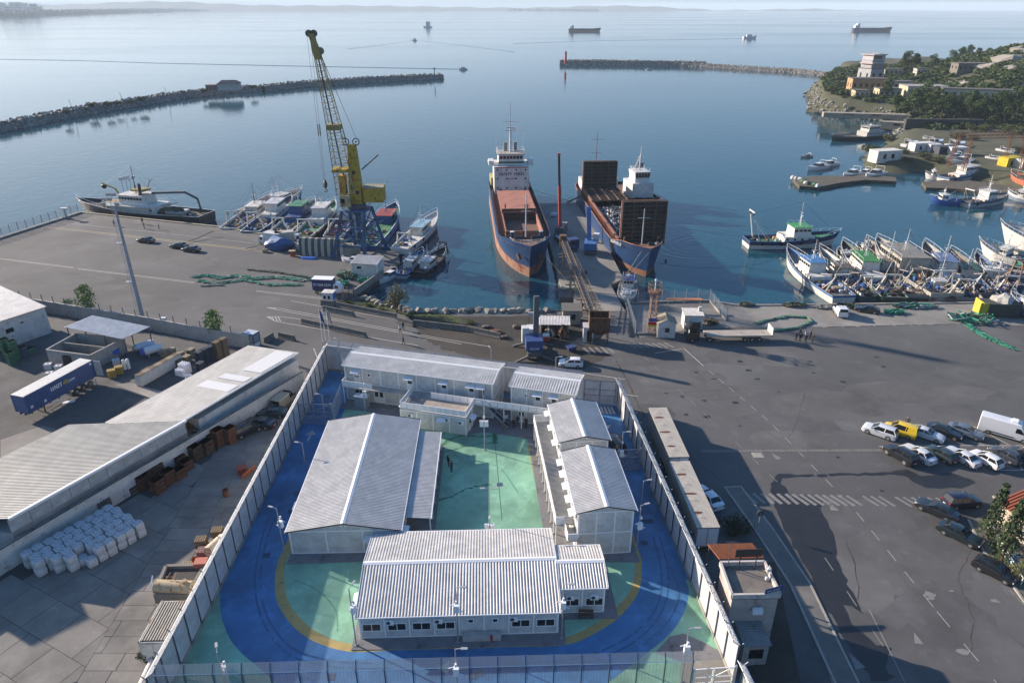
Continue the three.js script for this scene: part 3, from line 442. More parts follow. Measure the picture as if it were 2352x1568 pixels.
new B().box(0,0,0,2.1,2.0,1.1).build('body',BM.metal,cab);for (const x of [-.52,.52]) new B().box(x,.08,.56,.98,1.84,.04).build('door',BM.steel,cab);new B().box(0,2.0,0,2.2,.06,1.2).build('top',BM.box,cab);
}
// ---------------------------------------------------------------- perimeter fences
const wireCache={};
function wirePanel(w,h,sx,sy,th) {const k=[w,h,sx,sy,th].join();if (wireCache[k]) return wireCache[k];const b=new B();for (let y=sy/2;y<h;y+=sy) b.bar([0,y,0],[w,y,0],th,th);for (let x=sx/2;x<w;x+=sx) b.bar([x,0,.008],[x,h,.008],th*.7,th*.7);return wireCache[k]=b.geo();}
const FM={post:mat([.10,.12,.16],{r:.5,m:.4}),wire:mat([.17,.18,.20],{r:.5,m:.5}),galv:mat([.36,.38,.40],{r:.45,m:.5})};
function sheetFence(name,label,a,c,H,inwardSign,plate,segLen=2.45) {  
const t=thing(name,label,'fence',[a[0],0,a[1]],ang(a,c)),L=dst(a,c),n=Math.round(L/segLen),p=L/n,s=inwardSign;
const pan=new B().box(p/2,.35,0,p - .07,H - .4,.05).geo(),post=new B().box(0,0,s*-.1,.09,H,.12).geo(),arm=new B().bar([0,H,0],[0,H + .62,-s*.72],.07,.05).bar([0,H,0],[0,H + .3,s*.3],.06,.05).geo(),pl=new B().box(p/2,0,0,p,.36,.28).geo();
const capG=new B().bar([0,H,0],[p,H,0],.12,.08).geo();
const wp=wirePanel(p,.92,.4,.055,.022);
for (let i=0;i <= n;i++) {const o=put('post',post,FM.post,t);o.position.x=i*p;const m=put('arm',arm,FM.post,t);m.position.x=i*p;}
for (let i=0;i<n;i++) {put('fence_panel',pan,plate,t).position.x=i*p;put('plinth',pl,MA.kerb,t).position.x=i*p;put('top_rail',capG,BM.frame,t).position.x=i*p;const w=put('wire_overhang',wp,FM.galv,t);w.position.set(i*p,H + .02,-s*.02);w.rotation.x=-s*.86;}
return t;
}
const plateA=mat([.58,.59,.60],{r:.5,t:'soft',s:5}),plateB=mat([.60,.60,.60],{r:.5,t:'soft',s:5});
sheetFence('sheet_fence','long pale sheet metal fence with wire overhang between storage yard and blue lane',[-30.9,-104.4],[-30.5,-40.8],4.6,1,plateA);
sheetFence('sheet_fence','bright white sheet metal fence with wire overhang beside the parked semi-trailers',[16.05,-92.6],[19.95,-44.2],4.5,-1,plateB);
sheetFence('sheet_fence','grey sheet metal fence with wire overhang behind the long back block',[-30.9,-104.6],[10.6,-93.7],4.6,1,plateA);
sheetFence('sheet_fence','bright white fence continuing beyond the front gate',[20.2,-43.2],[21.4,-33],3.4,-1,plateB);
{
const a=[-29.9,-41.2],c=[15.5,-42.6],t=thing('mesh_fence','see-through wire mesh fence with dark posts across the front','fence',[a[0],0,a[1]],ang(a,c)),L=dst(a,c),n=19,p=L/n;
const H=4.5,wp=wirePanel(p,H - .25,.3,.075,.013),wo=wirePanel(p,.85,.25,.045,.016),post=new B().box(0,0,0,.1,H,.1).bar([0,H,0],[0,H + .72,-.42],.08,.06).geo(),cap=new B().box(0,H - .04,0,.16,.12,.16).geo(),rail=new B().cyl([0,H,0],[p,H,0],.03,.03,6).geo();
for (let i=0;i <= n;i++) {put('post',post,FM.post,t).position.x=i*p;put('post_cap',cap,FM.galv,t).position.x=i*p;}
for (let i=0;i<n;i++) {put('mesh_panel',wp,FM.wire,t).position.set(i*p,.2,.06);put('top_rail',rail,BM.frame,t).position.x=i*p;const w=put('wire_overhang',wo,FM.galv,t);w.position.set(i*p,H + .02,0);w.rotation.x=-.53;}
}
function frameGate(name,label,a,c,H,wire,m,brace=true,leaves=2,closed) {
const t=thing(name,label,'gate',[a[0],.03,a[1]],ang(a,c)),L=dst(a,c);
for (const x of [0,L]) new B().box(x,0,0,.18,H + .15,.18).build('gate_post',FM.galv,t);
for (let k=0;k<leaves;k++) {const x0=.12 + k*(L - .2)/leaves,x1=x0 + (L - .3)/leaves;const b=new B();for (const y of [.1,H*.38,H*.62,H - .05]) b.bar([x0,y,0],[x1,y,0],.08,.08);b.box(x0 + .04,.1,0,.08,H - .15,.08).box(x1 - .04,.1,0,.08,H - .15,.08);if (brace) b.bar([x0,k?H*.62 :H,0],[x1,k?H :H*.62,0],.07,.07).bar([x0,k?H*.38 :.1,0],[x1,k?.1 :H*.38,0],.07,.07);const o=b.build('gate_leaf',m,t);if (closed) {const q=put('infill',new B().box((x0 + x1)/2,.12,0,x1 - x0 - .1,H - .2,.03).geo(),plateA,o);} else if (wire) {const q=put('mesh',wirePanel(x1 - x0,H - .2,.25,.1,.014),FM.wire,o);q.position.set(x0,.12,.02);}}
return t;
}
frameGate('frame_gate','white braced double gate at the lower right corner of the compound',[15.75,-43.1],[19.6,-43.4],2.9,true,BM.frame);
frameGate('frame_gate','tall grey braced gate across the blue lane left of the hall',g(684,973),g(765,975),3.4,true,FM.galv);
frameGate('frame_gate','grey braced gate across the blue lane beside the courtyard block',g(1418,1080),g(1468,1078),3.2,true,FM.galv);
frameGate('frame_gate','solid grey sliding gate between small back block and white fence',[10.9,-93.6],[15.8,-92.9],4.1,false,FM.post,false,2,true);
{const a=g(766,976),c=g(785,925),t=thing('inner_fence','fine mesh fence dividing blue lane from green yard','fence',[a[0],.03,a[1]],ang(a,c)),L=dst(a,c),n=4;for (let i=0;i <= n;i++) new B().box(i*L/n,0,0,.08,3.2,.08).build('post',FM.galv,t);for (let i=0;i<n;i++) {const q=put('mesh_panel',wirePanel(L/n,3.0,.2,.07,.014),FM.galv,t);q.position.set(i*L/n,.1,0);}}
{const p=g(757,1540);const b=thing('wheelie_bin','dark green wheelie bin against the left fence at the back','bin',[...(q=>[q[0],.03,q[1]])(g(728,885))],.3);new B().loft([[.0,.42],[1.0,.55]].map(([y,s])=>[[-s/2,y,-s/2],[s/2,y,-s/2],[s/2,y,s/2],[-s/2,y,s/2]])).build('body',mat([.03,.07,.03],{}),b);new B().box(0,1.0,0,.62,.08,.64).build('lid',mat([.025,.05,.025],{}),b);}
{const p=g(1129,1474);const t=thing('fire_hydrant','red hydrant post on the yellow band before the front block','hydrant',[p[0],.03,p[1]]);new B().cyl([0,0,0],[0,.75,0],.09,.08,10).build('column',mat([.38,.02,.015],{r:.5}),t,.6);new B().cyl([0,.75,0],[0,.9,0],.13,.06,10).build('cap',mat([.38,.02,.015],{r:.5}),t,.6);new B().cyl([-.16,.55,0],[.16,.55,0],.05,.05,8).build('outlet',mat([.3,.02,.015],{}),t);}
// ---------------------------------------------------------------- lamp posts with cameras
function lampPost(label,x,z,h,o={}) {
const t=thing('lamp_post',label,'lamp post',[x,.03,z],o.ry ?? 0,'camera lamp posts of the compound');
new B().cyl([0,0,0],[0,h,0],.075,.05,8).cyl([0,0,0],[0,.12,0],.16,.16,8).build('pole',FM.galv,t,.6);
const hb=new B();for (const s of o.two?[-1,1] :[1]) hb.bar([0,h - .02,0],[s*.55,h + .06,0],.05,.05).box(s*.75,h + .02,0,.55,.07,.22);hb.build('lamp_head',mat([.30,.31,.33],{r:.5}),t);
if (o.cam !== 0) {const y=h*(o.camY ?? .78);new B().bar([0,y,0],[.0,y,.3],.05,.05).box(0,y + .03,.32,.16,.14,.16).build('camera_bracket',BM.box,t);new B().ball([0,y - .06,.32],.13,8,6).build('dome_camera',BM.box,t,.8);
const yb=h*(o.boxY ?? .66);for (const s of o.twoBox?[-.32,.32] :[.0]) new B().box(s,yb - .42,.22,.5,.84,.34).build('equipment_box',BM.box,t);new B().cyl([-.3,yb + .45,.2],[-.62,yb + .42,.28],.05,.05,6).cyl([.3,yb - .3,.2],[.6,yb - .34,.28],.05,.05,6).build('bullet_camera',BM.box,t);}
return t;
}
const LP=(u,v)=>{const p=g(u,v);return p;};
lampPost('lamp post with white box at the front left corner of the front block',...LP(818,1483),7.2,{ry:1.2});
lampPost('lamp post in front of the middle of the front block',...LP(1052,1476),7.0);
lampPost('lamp post rising at the middle of the mesh fence',-4.7,-41.7,7.0);
lampPost('lamp post at the left end of the mesh fence',-24.6,-41.9,6.4,{ry:2});
lampPost('lamp post beside the white braced front gate',...LP(1565,1566),6.6);
lampPost('lamp post at the corner where the annex meets the front block',...LP(1290,1467),6.9);
lampPost('lamp post at the front corner of the right courtyard block',...LP(1462,1270),6.6,{ry:.3,boxY:.6});
lampPost('lamp post at the front left corner of the hall',...LP(654,1278),6.6,{ry:2.8});
lampPost('slim lamp post without boxes left of the hall, nearest the white arrow',...LP(705,1095),5.2,{cam:0,ry:3});
lampPost('slim lamp post at the blue lane gate',...LP(749,984),5.6,{cam:0,ry:3});
lampPost('lamp post between terrace office and steel cabinet',...LP(840,954),6.6,{ry:2.9,boxY:.55});
lampPost('lamp post at the left end of the long back block',...LP(786,858),6.2,{ry:2.6,boxY:.4,camY:.52});
lampPost('twin-armed lamp post standing in the middle of the green courtyard',...LP(1113,1034),7.6,{two:1,camY:.72,boxY:.58,twoBox:1});
lampPost('twin-armed lamp post in the courtyard just behind the front block',-2.5,-62.6,7.4,{two:1,camY:.5,boxY:.3,twoBox:1});
lampPost('lamp post on the blue lane between courtyard block and white fence',...LP(1424,1085),6.2,{boxY:.5});
lampPost('slim lamp post in the blue lane right of the courtyard block',...LP(1470,1190),5.4,{ry:.2,cam:0});
lampPost('slim lamp post behind the small back block',6.6,-94.2,7.6,{cam:0});
lampPost('slim lamp post behind the right half of the long back block',-3.2,-96.6,7.8,{cam:0,ry:2});
// ---------------------------------------------------------------- builders: cars, people, trees, boxes, boats
const paint=(c,r=.28)=>mat(c,{r,phys:{clearcoat:.8,clearcoatRoughness:.08}});
const RUB=mat([.02,.02,.02],{r:.85}),RIM=mat([.42,.42,.43],{r:.3,m:.7}),GLS=mat([.012,.015,.018],{r:.06,phys:{ior:1.5}}),RED=mat([.30,.01,.01],{r:.25}),LAMPG=mat([.55,.56,.58],{r:.15}),PLATE=mat([.6,.6,.6],{}),BLK=mat([.02,.02,.022],{r:.6});
const tyreG=r=>new B().cyl([0,0,-.1],[0,0,.1],r,r,14).geo(.6),rimG=r=>new B().cyl([0,0,-.105],[0,0,.105],r*.62,r*.55,10).geo();
const wheelCache={};
function wheel(t,x,z,r) {const k='w' + r;wheelCache[k] ??= [tyreG(r),rimG(r)];const w=put('wheel',wheelCache[k][0],RUB,t);w.position.set(x,r,z);put('rim',wheelCache[k][1],RIM,w);}
const CARS={
sedan:{L:4.7,W:1.8,H:1.43,belt:.93,st:[[-.5,.84,.62],[-.485,.93,.9],[-.42,.98,.99],[-.3,1,1],[0,1,.97],[.2,1,.95],[.33,.99,.9],[.44,.94,.82],[.485,.86,.72],[.5,.78,.58]],gh:[-.40,-.24,.02,.22],r:.32},
hatch:{L:4.15,W:1.76,H:1.48,belt:.97,st:[[-.5,.86,.7],[-.485,.95,.96],[-.4,1,1.01],[0,1,.98],[.22,1,.96],[.36,.99,.9],[.45,.92,.82],[.485,.84,.72],[.5,.76,.56]],gh:[-.48,-.36,.03,.26],r:.31},
suv:{L:4.55,W:1.86,H:1.68,belt:1.08,st:[[-.5,.86,.8],[-.485,.95,1.06],[-.4,1,1.11],[0,1,1.08],[.22,1,1.06],[.38,.98,1.0],[.46,.92,.92],[.488,.84,.8],[.5,.78,.62]],gh:[-.485,-.4,.05,.25],r:.37},
caddy:{L:4.4,W:1.8,H:1.84,belt:1.1,st:[[-.5,.9,.9],[-.49,.97,1.1],[-.4,1,1.12],[0,1,1.08],[.22,1,1.02],[.38,.98,.95],[.46,.92,.86],[.488,.84,.76],[.5,.78,.6]],gh:[-.49,-.465,.08,.28],r:.32},
coupe:{L:4.55,W:1.78,H:1.38,belt:.92,st:[[-.5,.82,.62],[-.485,.92,.88],[-.42,.98,.97],[-.3,1,.98],[0,1,.95],[.2,1,.93],[.33,.99,.88],[.44,.94,.8],[.485,.86,.7],[.5,.78,.56]],gh:[-.43,-.2,0,.2],r:.32},
};
function makeCar(kind,color,label,pos,ry,o={}) {
const c=CARS[kind],t=thing(o.name ?? (kind==='caddy'?'small_van' :kind==='suv'?'parked_suv' :'parked_car'),label,o.cat ?? 'car',pos,ry,o.group),L=c.L,w=c.W/2,m=paint(color,o.r);
const b=new B(),rings=c.st.map(([f,k,y])=>{const x=f*L,W=w*k,e=Math.abs(f)>.47?.3 :.22;return [[x,y*.52,-W],[x,y - .08,-W*.975],[x,y,-W*.88],[x,y + .025,0],[x,y,W*.88],[x,y - .08,W*.975],[x,y*.52,W],[x,e,W*.96],[x,e - .03,0],[x,e,-W*.96]];});
b.loft(rings);const body=b.build('body',m,t,.7);
const [r0,r1,f1,f0]=c.gh.map(f=>f*L),y0=c.belt - .03,y1=c.H - .05,b0=w*.9,b1=w*.72,Q=[[r0,y0,-b0],[f0,y0,-b0],[f0,y0,b0],[r0,y0,b0]],T=[[r1,y1,-b1],[f1,y1,-b1],[f1,y1,b1],[r1,y1,b1]];
const gl=new B();gl.loft([Q,T],true,false);const go=gl.build('windows',GLS,t);
const rf=new B(),ring=(x,k,y)=>[[x,y1 - .02,-b1*k*1.02],[x,y,-b1*k*.93],[x,y + .035,0],[x,y,b1*k*.93],[x,y1 - .02,b1*k*1.02]];rf.loft([ring(r1 - .03,.96,y1 + .01),ring(r1 + .25,1,y1 + .045),ring((r1 + f1)/2,1.01,y1 + .05),ring(f1 - .2,1,y1 + .035),ring(f1 + .04,.96,y1)]);rf.build('roof',o.roof?paint(o.roof) :m,t,.8);
const pl=new B();for (const i of [0,1,2,3]) pl.bar(Q[i],T[i],.07,.09);for (const s of [-1,1]) {const xm=(r1 + f1)/2 + .1;pl.bar([xm,y0,s*b0*1.005],[xm - .05,y1,s*b1*1.005],.09,.05);if (o.panel) pl.quad([r0*.97,y0,s*b0*1.01],[xm - .2,y0,s*b0*1.01],[xm - .25,y1,s*b1*1.01],[r1,y1,s*b1*1.01]);} {const po=pl.build('pillars',m,t);po.userData.kind='stuff';}
for (const s of [-1,1]) {for (const f of [-.29,.31]) wheel(t,f*L,s*(w - .1),c.r);
new B().box(L*.475,c.st[7][2]*.72,s*w*.68,.12,.14,.36).build('headlight',LAMPG,t);new B().box(-L*.49,c.belt*.72,s*w*.72,.09,.18,.3).build('taillight',RED,t);new B().box(f0 - .45,c.belt - .02,s*(w + .06),.14,.12,.18).build('wing_mirror',m,t);}
new B().box(-L*.5,.48,0,.05,.12,.5).build('number_plate',PLATE,t);new B().box(L*.495,.42,0,.05,.16,.9).build('grille',BLK,t);
return t;
}
function makeVan(color,label,pos,ry,L=5.9,H=2.55,o={}) {
const t=thing(o.name ?? 'panel_van',label,'van',pos,ry),w=.98,m=paint(color,.4),nose=L/2,b=new B();
const st=[[-L/2,.94,H - .1,H - .1],[-L/2 + .08,1,H,H],[nose - 2.2,1,H,H],[nose - 1.75,.99,H - .08,H - .08],[nose - 1.0,.97,1.35,1.35],[nose - .35,.93,1.08,1.08],[nose - .06,.85,.9,.9],[nose,.78,.62,.62]];
b.loft(st.map(([x,k,y])=>{const W=w*k,n=y>2?.9 :.96;return [[x,.7,-W],[x,Math.min(y - .1,1.2),-W*.99],[x,y - .1,-W*n],[x,y,-W*n*.88],[x,y + .02,0],[x,y,W*n*.88],[x,y - .1,W*n],[x,Math.min(y - .1,1.2),W*.99],[x,.7,W],[x,.32,W*.96],[x,.32,-W*.96]];}));b.build('body',m,t,.6);
new B().quad([nose - 1.02,1.4,-.83],[nose - 1.02,1.4,.83],[nose - 1.62,2.24,.72],[nose - 1.62,2.24,-.72]).build('windscreen',GLS,t);
for (const s of [-1,1]) {new B().quad([nose - 1.15,1.36,s*.965],[nose - 2.2,1.36,s*.985],[nose - 2.2,2.05,s*.915],[nose - 1.68,2.05,s*.90]).build('side_window',GLS,t);new B().box(-L*.08,.5,s*.985,L*.5,.14,.03).build('trim_strip',BLK,t);for (const x of [-L*.29,nose - 1.0]) wheel(t,x,s*.86,.36);new B().box(nose - .14,.72,s*.62,.14,.2,.3).build('headlight',LAMPG,t);new B().box(-L/2 + .0,.9,s*.82,.06,.5,.12).build('taillight',RED,t);new B().box(nose - 1.1,1.32,s*1.1,.14,.3,.2).build('wing_mirror',BLK,t);}
if (o.rear) new B().box(-L/2 - .01,1.35,0,.03,.6,1.4).build('rear_window',GLS,t);if (o.fridge) new B().box(nose - 2.6,H + .01,0,.7,.22,1.1).build('cooling_unit',BM.box,t);
new B().box(nose - .02,.42,0,.06,.18,1).build('grille',BLK,t);return t;
}
const poses={};
function personGeo(pose) {
if (poses[pose]) return poses[pose];
const w=pose==='walk'?.22 :pose==='stride'?.30 :.05,J={hipL:[.09,.92,0],hipR:[-.09,.92,0],kneeL:[.1,.5,w*.7],kneeR:[-.1,.5,-w*.2],anL:[.11,.08,w],anR:[-.11,.09,-w*1.1],toeL:[.12,.04,w + .16],toeR:[-.12,.05,-w*1.1 + .16],pel:[0,.95,0],ch:[0,1.3,.0],nk:[0,1.5,-.01],hd:[0,1.64,.01],hd2:[0,1.58,.05],shL:[.19,1.43,0],shR:[-.19,1.43,0]};
const fwd=pose==='phone'?.3 :0;
J.elL=pose==='phone'?[.25,1.16,.08] :[.26,1.15,-w*.5];J.elR=pose==='phone'?[-.25,1.16,.08] :[-.26,1.15,w*.4];J.wrL=pose==='phone'?[.08,1.22,.32] :[.27,.9,-w*.5 + .06];J.wrR=pose==='phone'?[-.08,1.22,.32] :[-.27,.9,w*.5 + .08];
const C=[['hipL','kneeL',.088,.062],['hipR','kneeR',.088,.062],['kneeL','anL',.06,.045],['kneeR','anR',.06,.045],['anL','toeL',.05,.035],['anR','toeR',.05,.035],['pel','ch',.145,.155],['hipL','hipR',.11,.11],['ch','nk',.14,.055],['shL','shR',.085,.085],['nk','hd',.055,.06],['hd','hd',.1,.1],['hd2','hd2',.078,.078],['shL','elL',.06,.048],['shR','elR',.06,.048],['elL','wrL',.046,.034],['elR','wrR',.046,.034]].map(([a,b,r,s])=>[J[a],J[b],r,s]);
const N=64,mc=new MarchingCubes(N,new THREE.MeshStandardMaterial(),false,false,60000);mc.isolation=0;
const S=.95;
for (let k=0;k<N;k++) for (let j=0;j<N;j++) for (let i=0;i<N;i++) {
const x=(i/N*2 - 1)*S,y=(j/N*2 - 1)*S + .9,z=(k/N*2 - 1)*S;let d=9;
if (Math.abs(x)<.45&&Math.abs(z)<.6) for (const [a,b,r,s] of C) {const bx=b[0] - a[0],by=b[1] - a[1],bz=b[2] - a[2],l2=bx*bx + by*by + bz*bz + 1e-9,t=cl(((x - a[0])*bx + (y - a[1])*by + (z - a[2])*bz)/l2);const e=Math.hypot(x - a[0] - bx*t,y - a[1] - by*t,z - a[2] - bz*t) - (r + (s - r)*t);const h=cl(.5 + .5*(d - e)/.035);d=d*(1 - h) + e*h - .035*h*(1 - h);}
mc.field[i + j*N + k*N*N]=-d;
}
mc.update();
const n=mc.count ?? mc.geometry.drawRange.count,p=[];
for (let i=0;i<n;i++) p.push(mc.positionArray[i*3]*S,mc.positionArray[i*3 + 1]*S + .9,mc.positionArray[i*3 + 2]*S);
const b=new B();for (let i=0;i + 8<p.length;i+=9) b.tri(p.slice(i,i + 3),p.slice(i + 3,i + 6),p.slice(i + 6,i + 9));
for (const s of ['L','R']) {const q=J['wr' + s],sg=s==='L'?1 :-1,dir=pose==='phone'?[-.2*sg,.15,1] :[0,-1,.1];b.bar(q,[q[0] + dir[0]*.09,q[1] + dir[1]*.09,q[2] + dir[2]*.09],.075,.035);for (let f=0;f<4;f++) {const o=(f - 1.5)*.019,st=pose==='phone'?[q[0] + o,q[1] + .02,q[2] + .08] :[q[0],q[1] - .08,q[2] + o + .01];b.cyl(st,[st[0] + dir[0]*.07 - sg*.015,st[1] + dir[1]*.07*(1 - Math.abs(f - 1.3)*.12),st[2] + dir[2]*.07],.009,.007,5);} b.cyl([q[0],q[1] + dir[1]*.02,q[2] + .035],[q[0] - sg*.02,q[1] + dir[1]*.08,q[2] + .07],.01,.008,5);}
b.cyl([0,1.63,.1],[0,1.60,.125],.012,.018,5).ball([.1,1.63,0],.025,5,4).ball([-.1,1.63,0],.025,5,4);
return poses[pose]=b.geo(1.2);
}
const SKIN=[.36,.21,.15];
function person(label,uv,ry,o={},pose='stand',h=0) {
const G=personGeo(pose).clone(),P=G.attributes.position,col=new Float32Array(P.count*3),top=o.top ?? [.02,.02,.025],leg=o.leg ?? [.02,.022,.03],hair=o.hair ?? [.02,.015,.012];
for (let i=0;i<P.count;i++) {const x=Math.abs(P.getX(i)),y=P.getY(i),z=P.getZ(i);let c;if (y>1.51) c=(y>1.67||z<-.02&&y>1.56)?hair :SKIN;else if (y<.1) c=[.015,.015,.015];else if (y>.96||(x>.2&&y>.91)) c=pose==='phone'&&z>.31?SKIN :top;else c=x>.21?SKIN :leg;col.set(c,i*3);}
G.setAttribute('color',new THREE.BufferAttribute(col,3));
const m=matCache.person ??= new THREE.MeshStandardMaterial({vertexColors:true,roughness:.85});const p=Array.isArray(uv[0])?uv[0] :g(uv[0],uv[1],h);
const t=put('person',G,m);t.position.set(p[0],h + (o.lift ?? 0),p[1]);t.rotation.y=ry;t.scale.setScalar(o.s ?? 1.02);return tag(t,label,'person',o.group);
}
const leafM=(c)=>{const k='leaf' + c;return matCache[k] ??= Object.assign(new THREE.MeshStandardMaterial({vertexColors:true,roughness:.95,side:THREE.DoubleSide}),{color:new THREE.Color().setRGB(...c)});};
function leaves(b,c,rad,n,size,sy=1,shell=.45) {
for (let i=0;i<n;i++) {
let x,y,z,l;do {x=rr(-1,1);y=rr(-1,1);z=rr(-1,1);l=Math.hypot(x,y,z);} while (l>1||l<shell);
const p=[c[0] + x*rad,c[1] + y*rad*sy,c[2] + z*rad],s=size*rr(.6,1.3),a=V3(rr(-1,1),rr(-.6,.6),rr(-1,1)).normalize(),d=V3(rr(-1,1),rr(-1,1),rr(-1,1)).cross(a).normalize();const v=rr(.7,1.15);b.c=[v*rr(.9,1.15),v,v*rr(.75,1)];
b.tri([p[0] - a.x*s,p[1] - a.y*s,p[2] - a.z*s],[p[0] + d.x*s*.7,p[1] + d.y*s*.7,p[2] + d.z*s*.7],[p[0] + a.x*s,p[1] + a.y*s,p[2] + a.z*s]);
b.tri([p[0] - a.x*s*.8,p[1] - a.y*s*.8,p[2] - a.z*s*.8],[p[0] + a.x*s,p[1] + a.y*s,p[2] + a.z*s],[p[0] - d.x*s*.7,p[1] - d.y*s*.7,p[2] - d.z*s*.7]);
}
}
const BARK=mat([.075,.055,.04],{r:1,t:'soft',s:1});
function treeProto(kind,v) {  
seed=1000 + v*37 + kind.length*501;const tr=new B(),cr=new B();cr.c=[1,1,1];
if (kind==='pine') {const H=7;tr.cyl([0,0,0],[.15,H*.5,.1],.2,.14,7);for (let i=0;i<11;i++) {const a=i*2.4,y=H*rr(.42,.95),q=rr(.5,1.9)*(1.15 - y/H*.55);const e=[Math.cos(a)*q,y,Math.sin(a)*q];tr.cyl([.1,H*.36 + y*.18,.05],e,.07,.03,5);leaves(cr,e,rr(.85,1.35),150,.2,.72);} leaves(cr,[0,H*.9,0],1.1,150,.2,.8);}
if (kind==='cone') {const H=6;tr.cyl([0,0,0],[0,H*.9,0],.14,.04,7);for (let i=0;i<9;i++) {const y=1 + i*.58,R=1.45*(1 - i/10.5),n=5;for (let k=0;k<n;k++) {const a=k/n*6.28 + i*.7;leaves(cr,[Math.cos(a)*R*.6,y,Math.sin(a)*R*.6],R*.52 + .1,34,.15,.7,.1);}}}
if (kind==='egg') {tr.cyl([0,0,0],[0,1.8,0],.1,.05,6);for (let i=0;i<9;i++) {const y=.7 + i*.32,R=1.05*Math.sin(Math.PI*(i + 1.4)/11.5);for (let k=0;k<4;k++) {const a=k*1.57 + i;leaves(cr,[Math.cos(a)*R*.55,y,Math.sin(a)*R*.55],R*.55 + .08,46,.1,.8,.2);}}}
if (kind==='bush') {tr.cyl([0,0,0],[0,.5,0],.1,.05,5);for (let i=0;i<7;i++) {const a=i*1.1,q=i?rr(.5,1) :0;leaves(cr,[Math.cos(a)*q,rr(.5,1.1),Math.sin(a)*q],rr(.55,.8),90,.14,.8);tr.cyl([0,.2,0],[Math.cos(a)*q*.7,.8,Math.sin(a)*q*.7],.05,.03,4);}}
if (kind==='feather') {tr.cyl([0,0,0],[0,1.5,0],.14,.06,6);for (let i=0;i<26;i++) {const a=i*2.4,q=rr(.3,1.6),y=rr(1.2,4.2)*(1.1 - q*.22);tr.cyl([0,.9,0],[Math.cos(a)*q,y,Math.sin(a)*q],.05,.015,4);leaves(cr,[Math.cos(a)*q,y,Math.sin(a)*q],rr(.5,.8),70,.12,1.1,.1);}}
const q={trunk:tr.geo(),crown:cr.geo()};seed=5000 + v;return q;
}
const treeCache={};
function tree(name,label,cat,kind,v,col,pos,s,sy=1,group) {
const k=kind + v,q=treeCache[k] ??= treeProto(kind,v),t=thing(name,label,cat,pos,v*1.3 + pos[0],group);t.scale.set(s,s*sy,s);put('trunk',q.trunk,BARK,t);put('crown',q.crown,leafM(col),t);return t;
}
function rockGeo(s,sd) {const q=seed;seed=sd;const b=new THREE.IcosahedronGeometry(s,1);const p=b.attributes.position,map={};for (let i=0;i<p.count;i++) {const k=[p.getX(i),p.getY(i),p.getZ(i)].map(v=>v.toFixed(3)).join();map[k] ??= rr(.68,1.2);p.setXYZ(i,p.getX(i)*map[k]*1.15,p.getY(i)*map[k]*.8,p.getZ(i)*map[k]);} b.computeVertexNormals();seed=q;return b;}
const W1=mat([.21,.155,.10],{r:.9,t:'grime',s:1.5}),W2=mat([.36,.30,.21],{r:.9,t:'grime',s:1.5}),W3=mat([.11,.10,.09],{r:.95,t:'grime',s:2});
function palletGeo() {const b=new B();for (let i=0;i<5;i++) b.box(-.5 + i*.25,.12,0,.17,.022,1.0);for (const z of [-.45,0,.45]) b.box(0,.022,z,1.2,.098,.1);return b.geo();}
const PAL=palletGeo();
function palletStack(label,pos,ry,n,m,group,name='pallet_stack',sx=1) {const t=thing(name,label,'pallets',pos,ry,group);for (let i=0;i<n;i++) {const o=put('pallet',PAL,m,t);o.position.set(rr(-.03,.03),i*.144,rr(-.03,.03));o.rotation.y=rr(-.04,.04);o.scale.x=sx;} return t;}
function ibc(label,pos,ry,group,full=true) {const t=thing('liquid_tote',label,'tote',pos,ry,group);put('pallet',PAL,W3,t);if (full) new B().box(0,.16,0,1.08,.92,.92).build('tank',mat([.52,.53,.54],{r:.5}),t);const b=new B();for (const x of [-.56,-.28,0,.28,.56]) for (const z of [-.48,.48]) b.box(x,.15,z,.02,1,.02);for (const z of [-.24,0,.24]) for (const x of [-.56,.56]) b.box(x,.15,z,.02,1,.02);for (const y of [.35,.65,.95,1.15]) b.bar([-.56,y,-.48],[.56,y,-.48],.02).bar([-.56,y,.48],[.56,y,.48],.02).bar([-.56,y,-.48],[-.56,y,.48],.02).bar([.56,y,-.48],[.56,y,.48],.02);b.build('cage',BM.metal,t);if (full) new B().cyl([0,1.08,0],[0,1.14,0],.12,.12,8).build('cap',BLK,t);return t;}
function crateStack(label,pos,ry,n,w,h,d,m,group,name='crate_stack') {const t=thing(name,label,'crates',pos,ry,group);for (let i=0;i<n;i++) {const b=new B();const y=i*h;b.box(0,y + .03,0,w - .06,h - .05,d - .06).box(0,y + h - .12,0,w,.1,d);for (const x of [-1,1]) for (const z of [-1,1]) b.box(x*(w/2 - .05),y,z*(d/2 - .05),.1,h - .02,.1);const o=b.build('crate',m,t);o.position.x=rr(-.04,.04);o.rotation.y=rr(-.03,.03);} return t;}
function shippingBox(b,L,W,H) {const n=Math.round(L/.3);for (const s of [-1,1]) for (let i=0;i<n;i++) {const x=-L/2 + (i + .5)*L/n;b.box(x,.12,s*(W/2 - .03),L/n*.55,H - .24,.05);} b.box(0,.06,0,L - .06,H - .1,W - .08);for (const x of [-1,1]) for (const z of [-1,1]) b.box(x*(L/2 - .08),0,z*(W/2 - .08),.16,H,.16);for (const z of [-1,1]) for (const y of [0,H - .14]) b.box(0,y,z*(W/2 - .05),L,.14,.1);return b;}
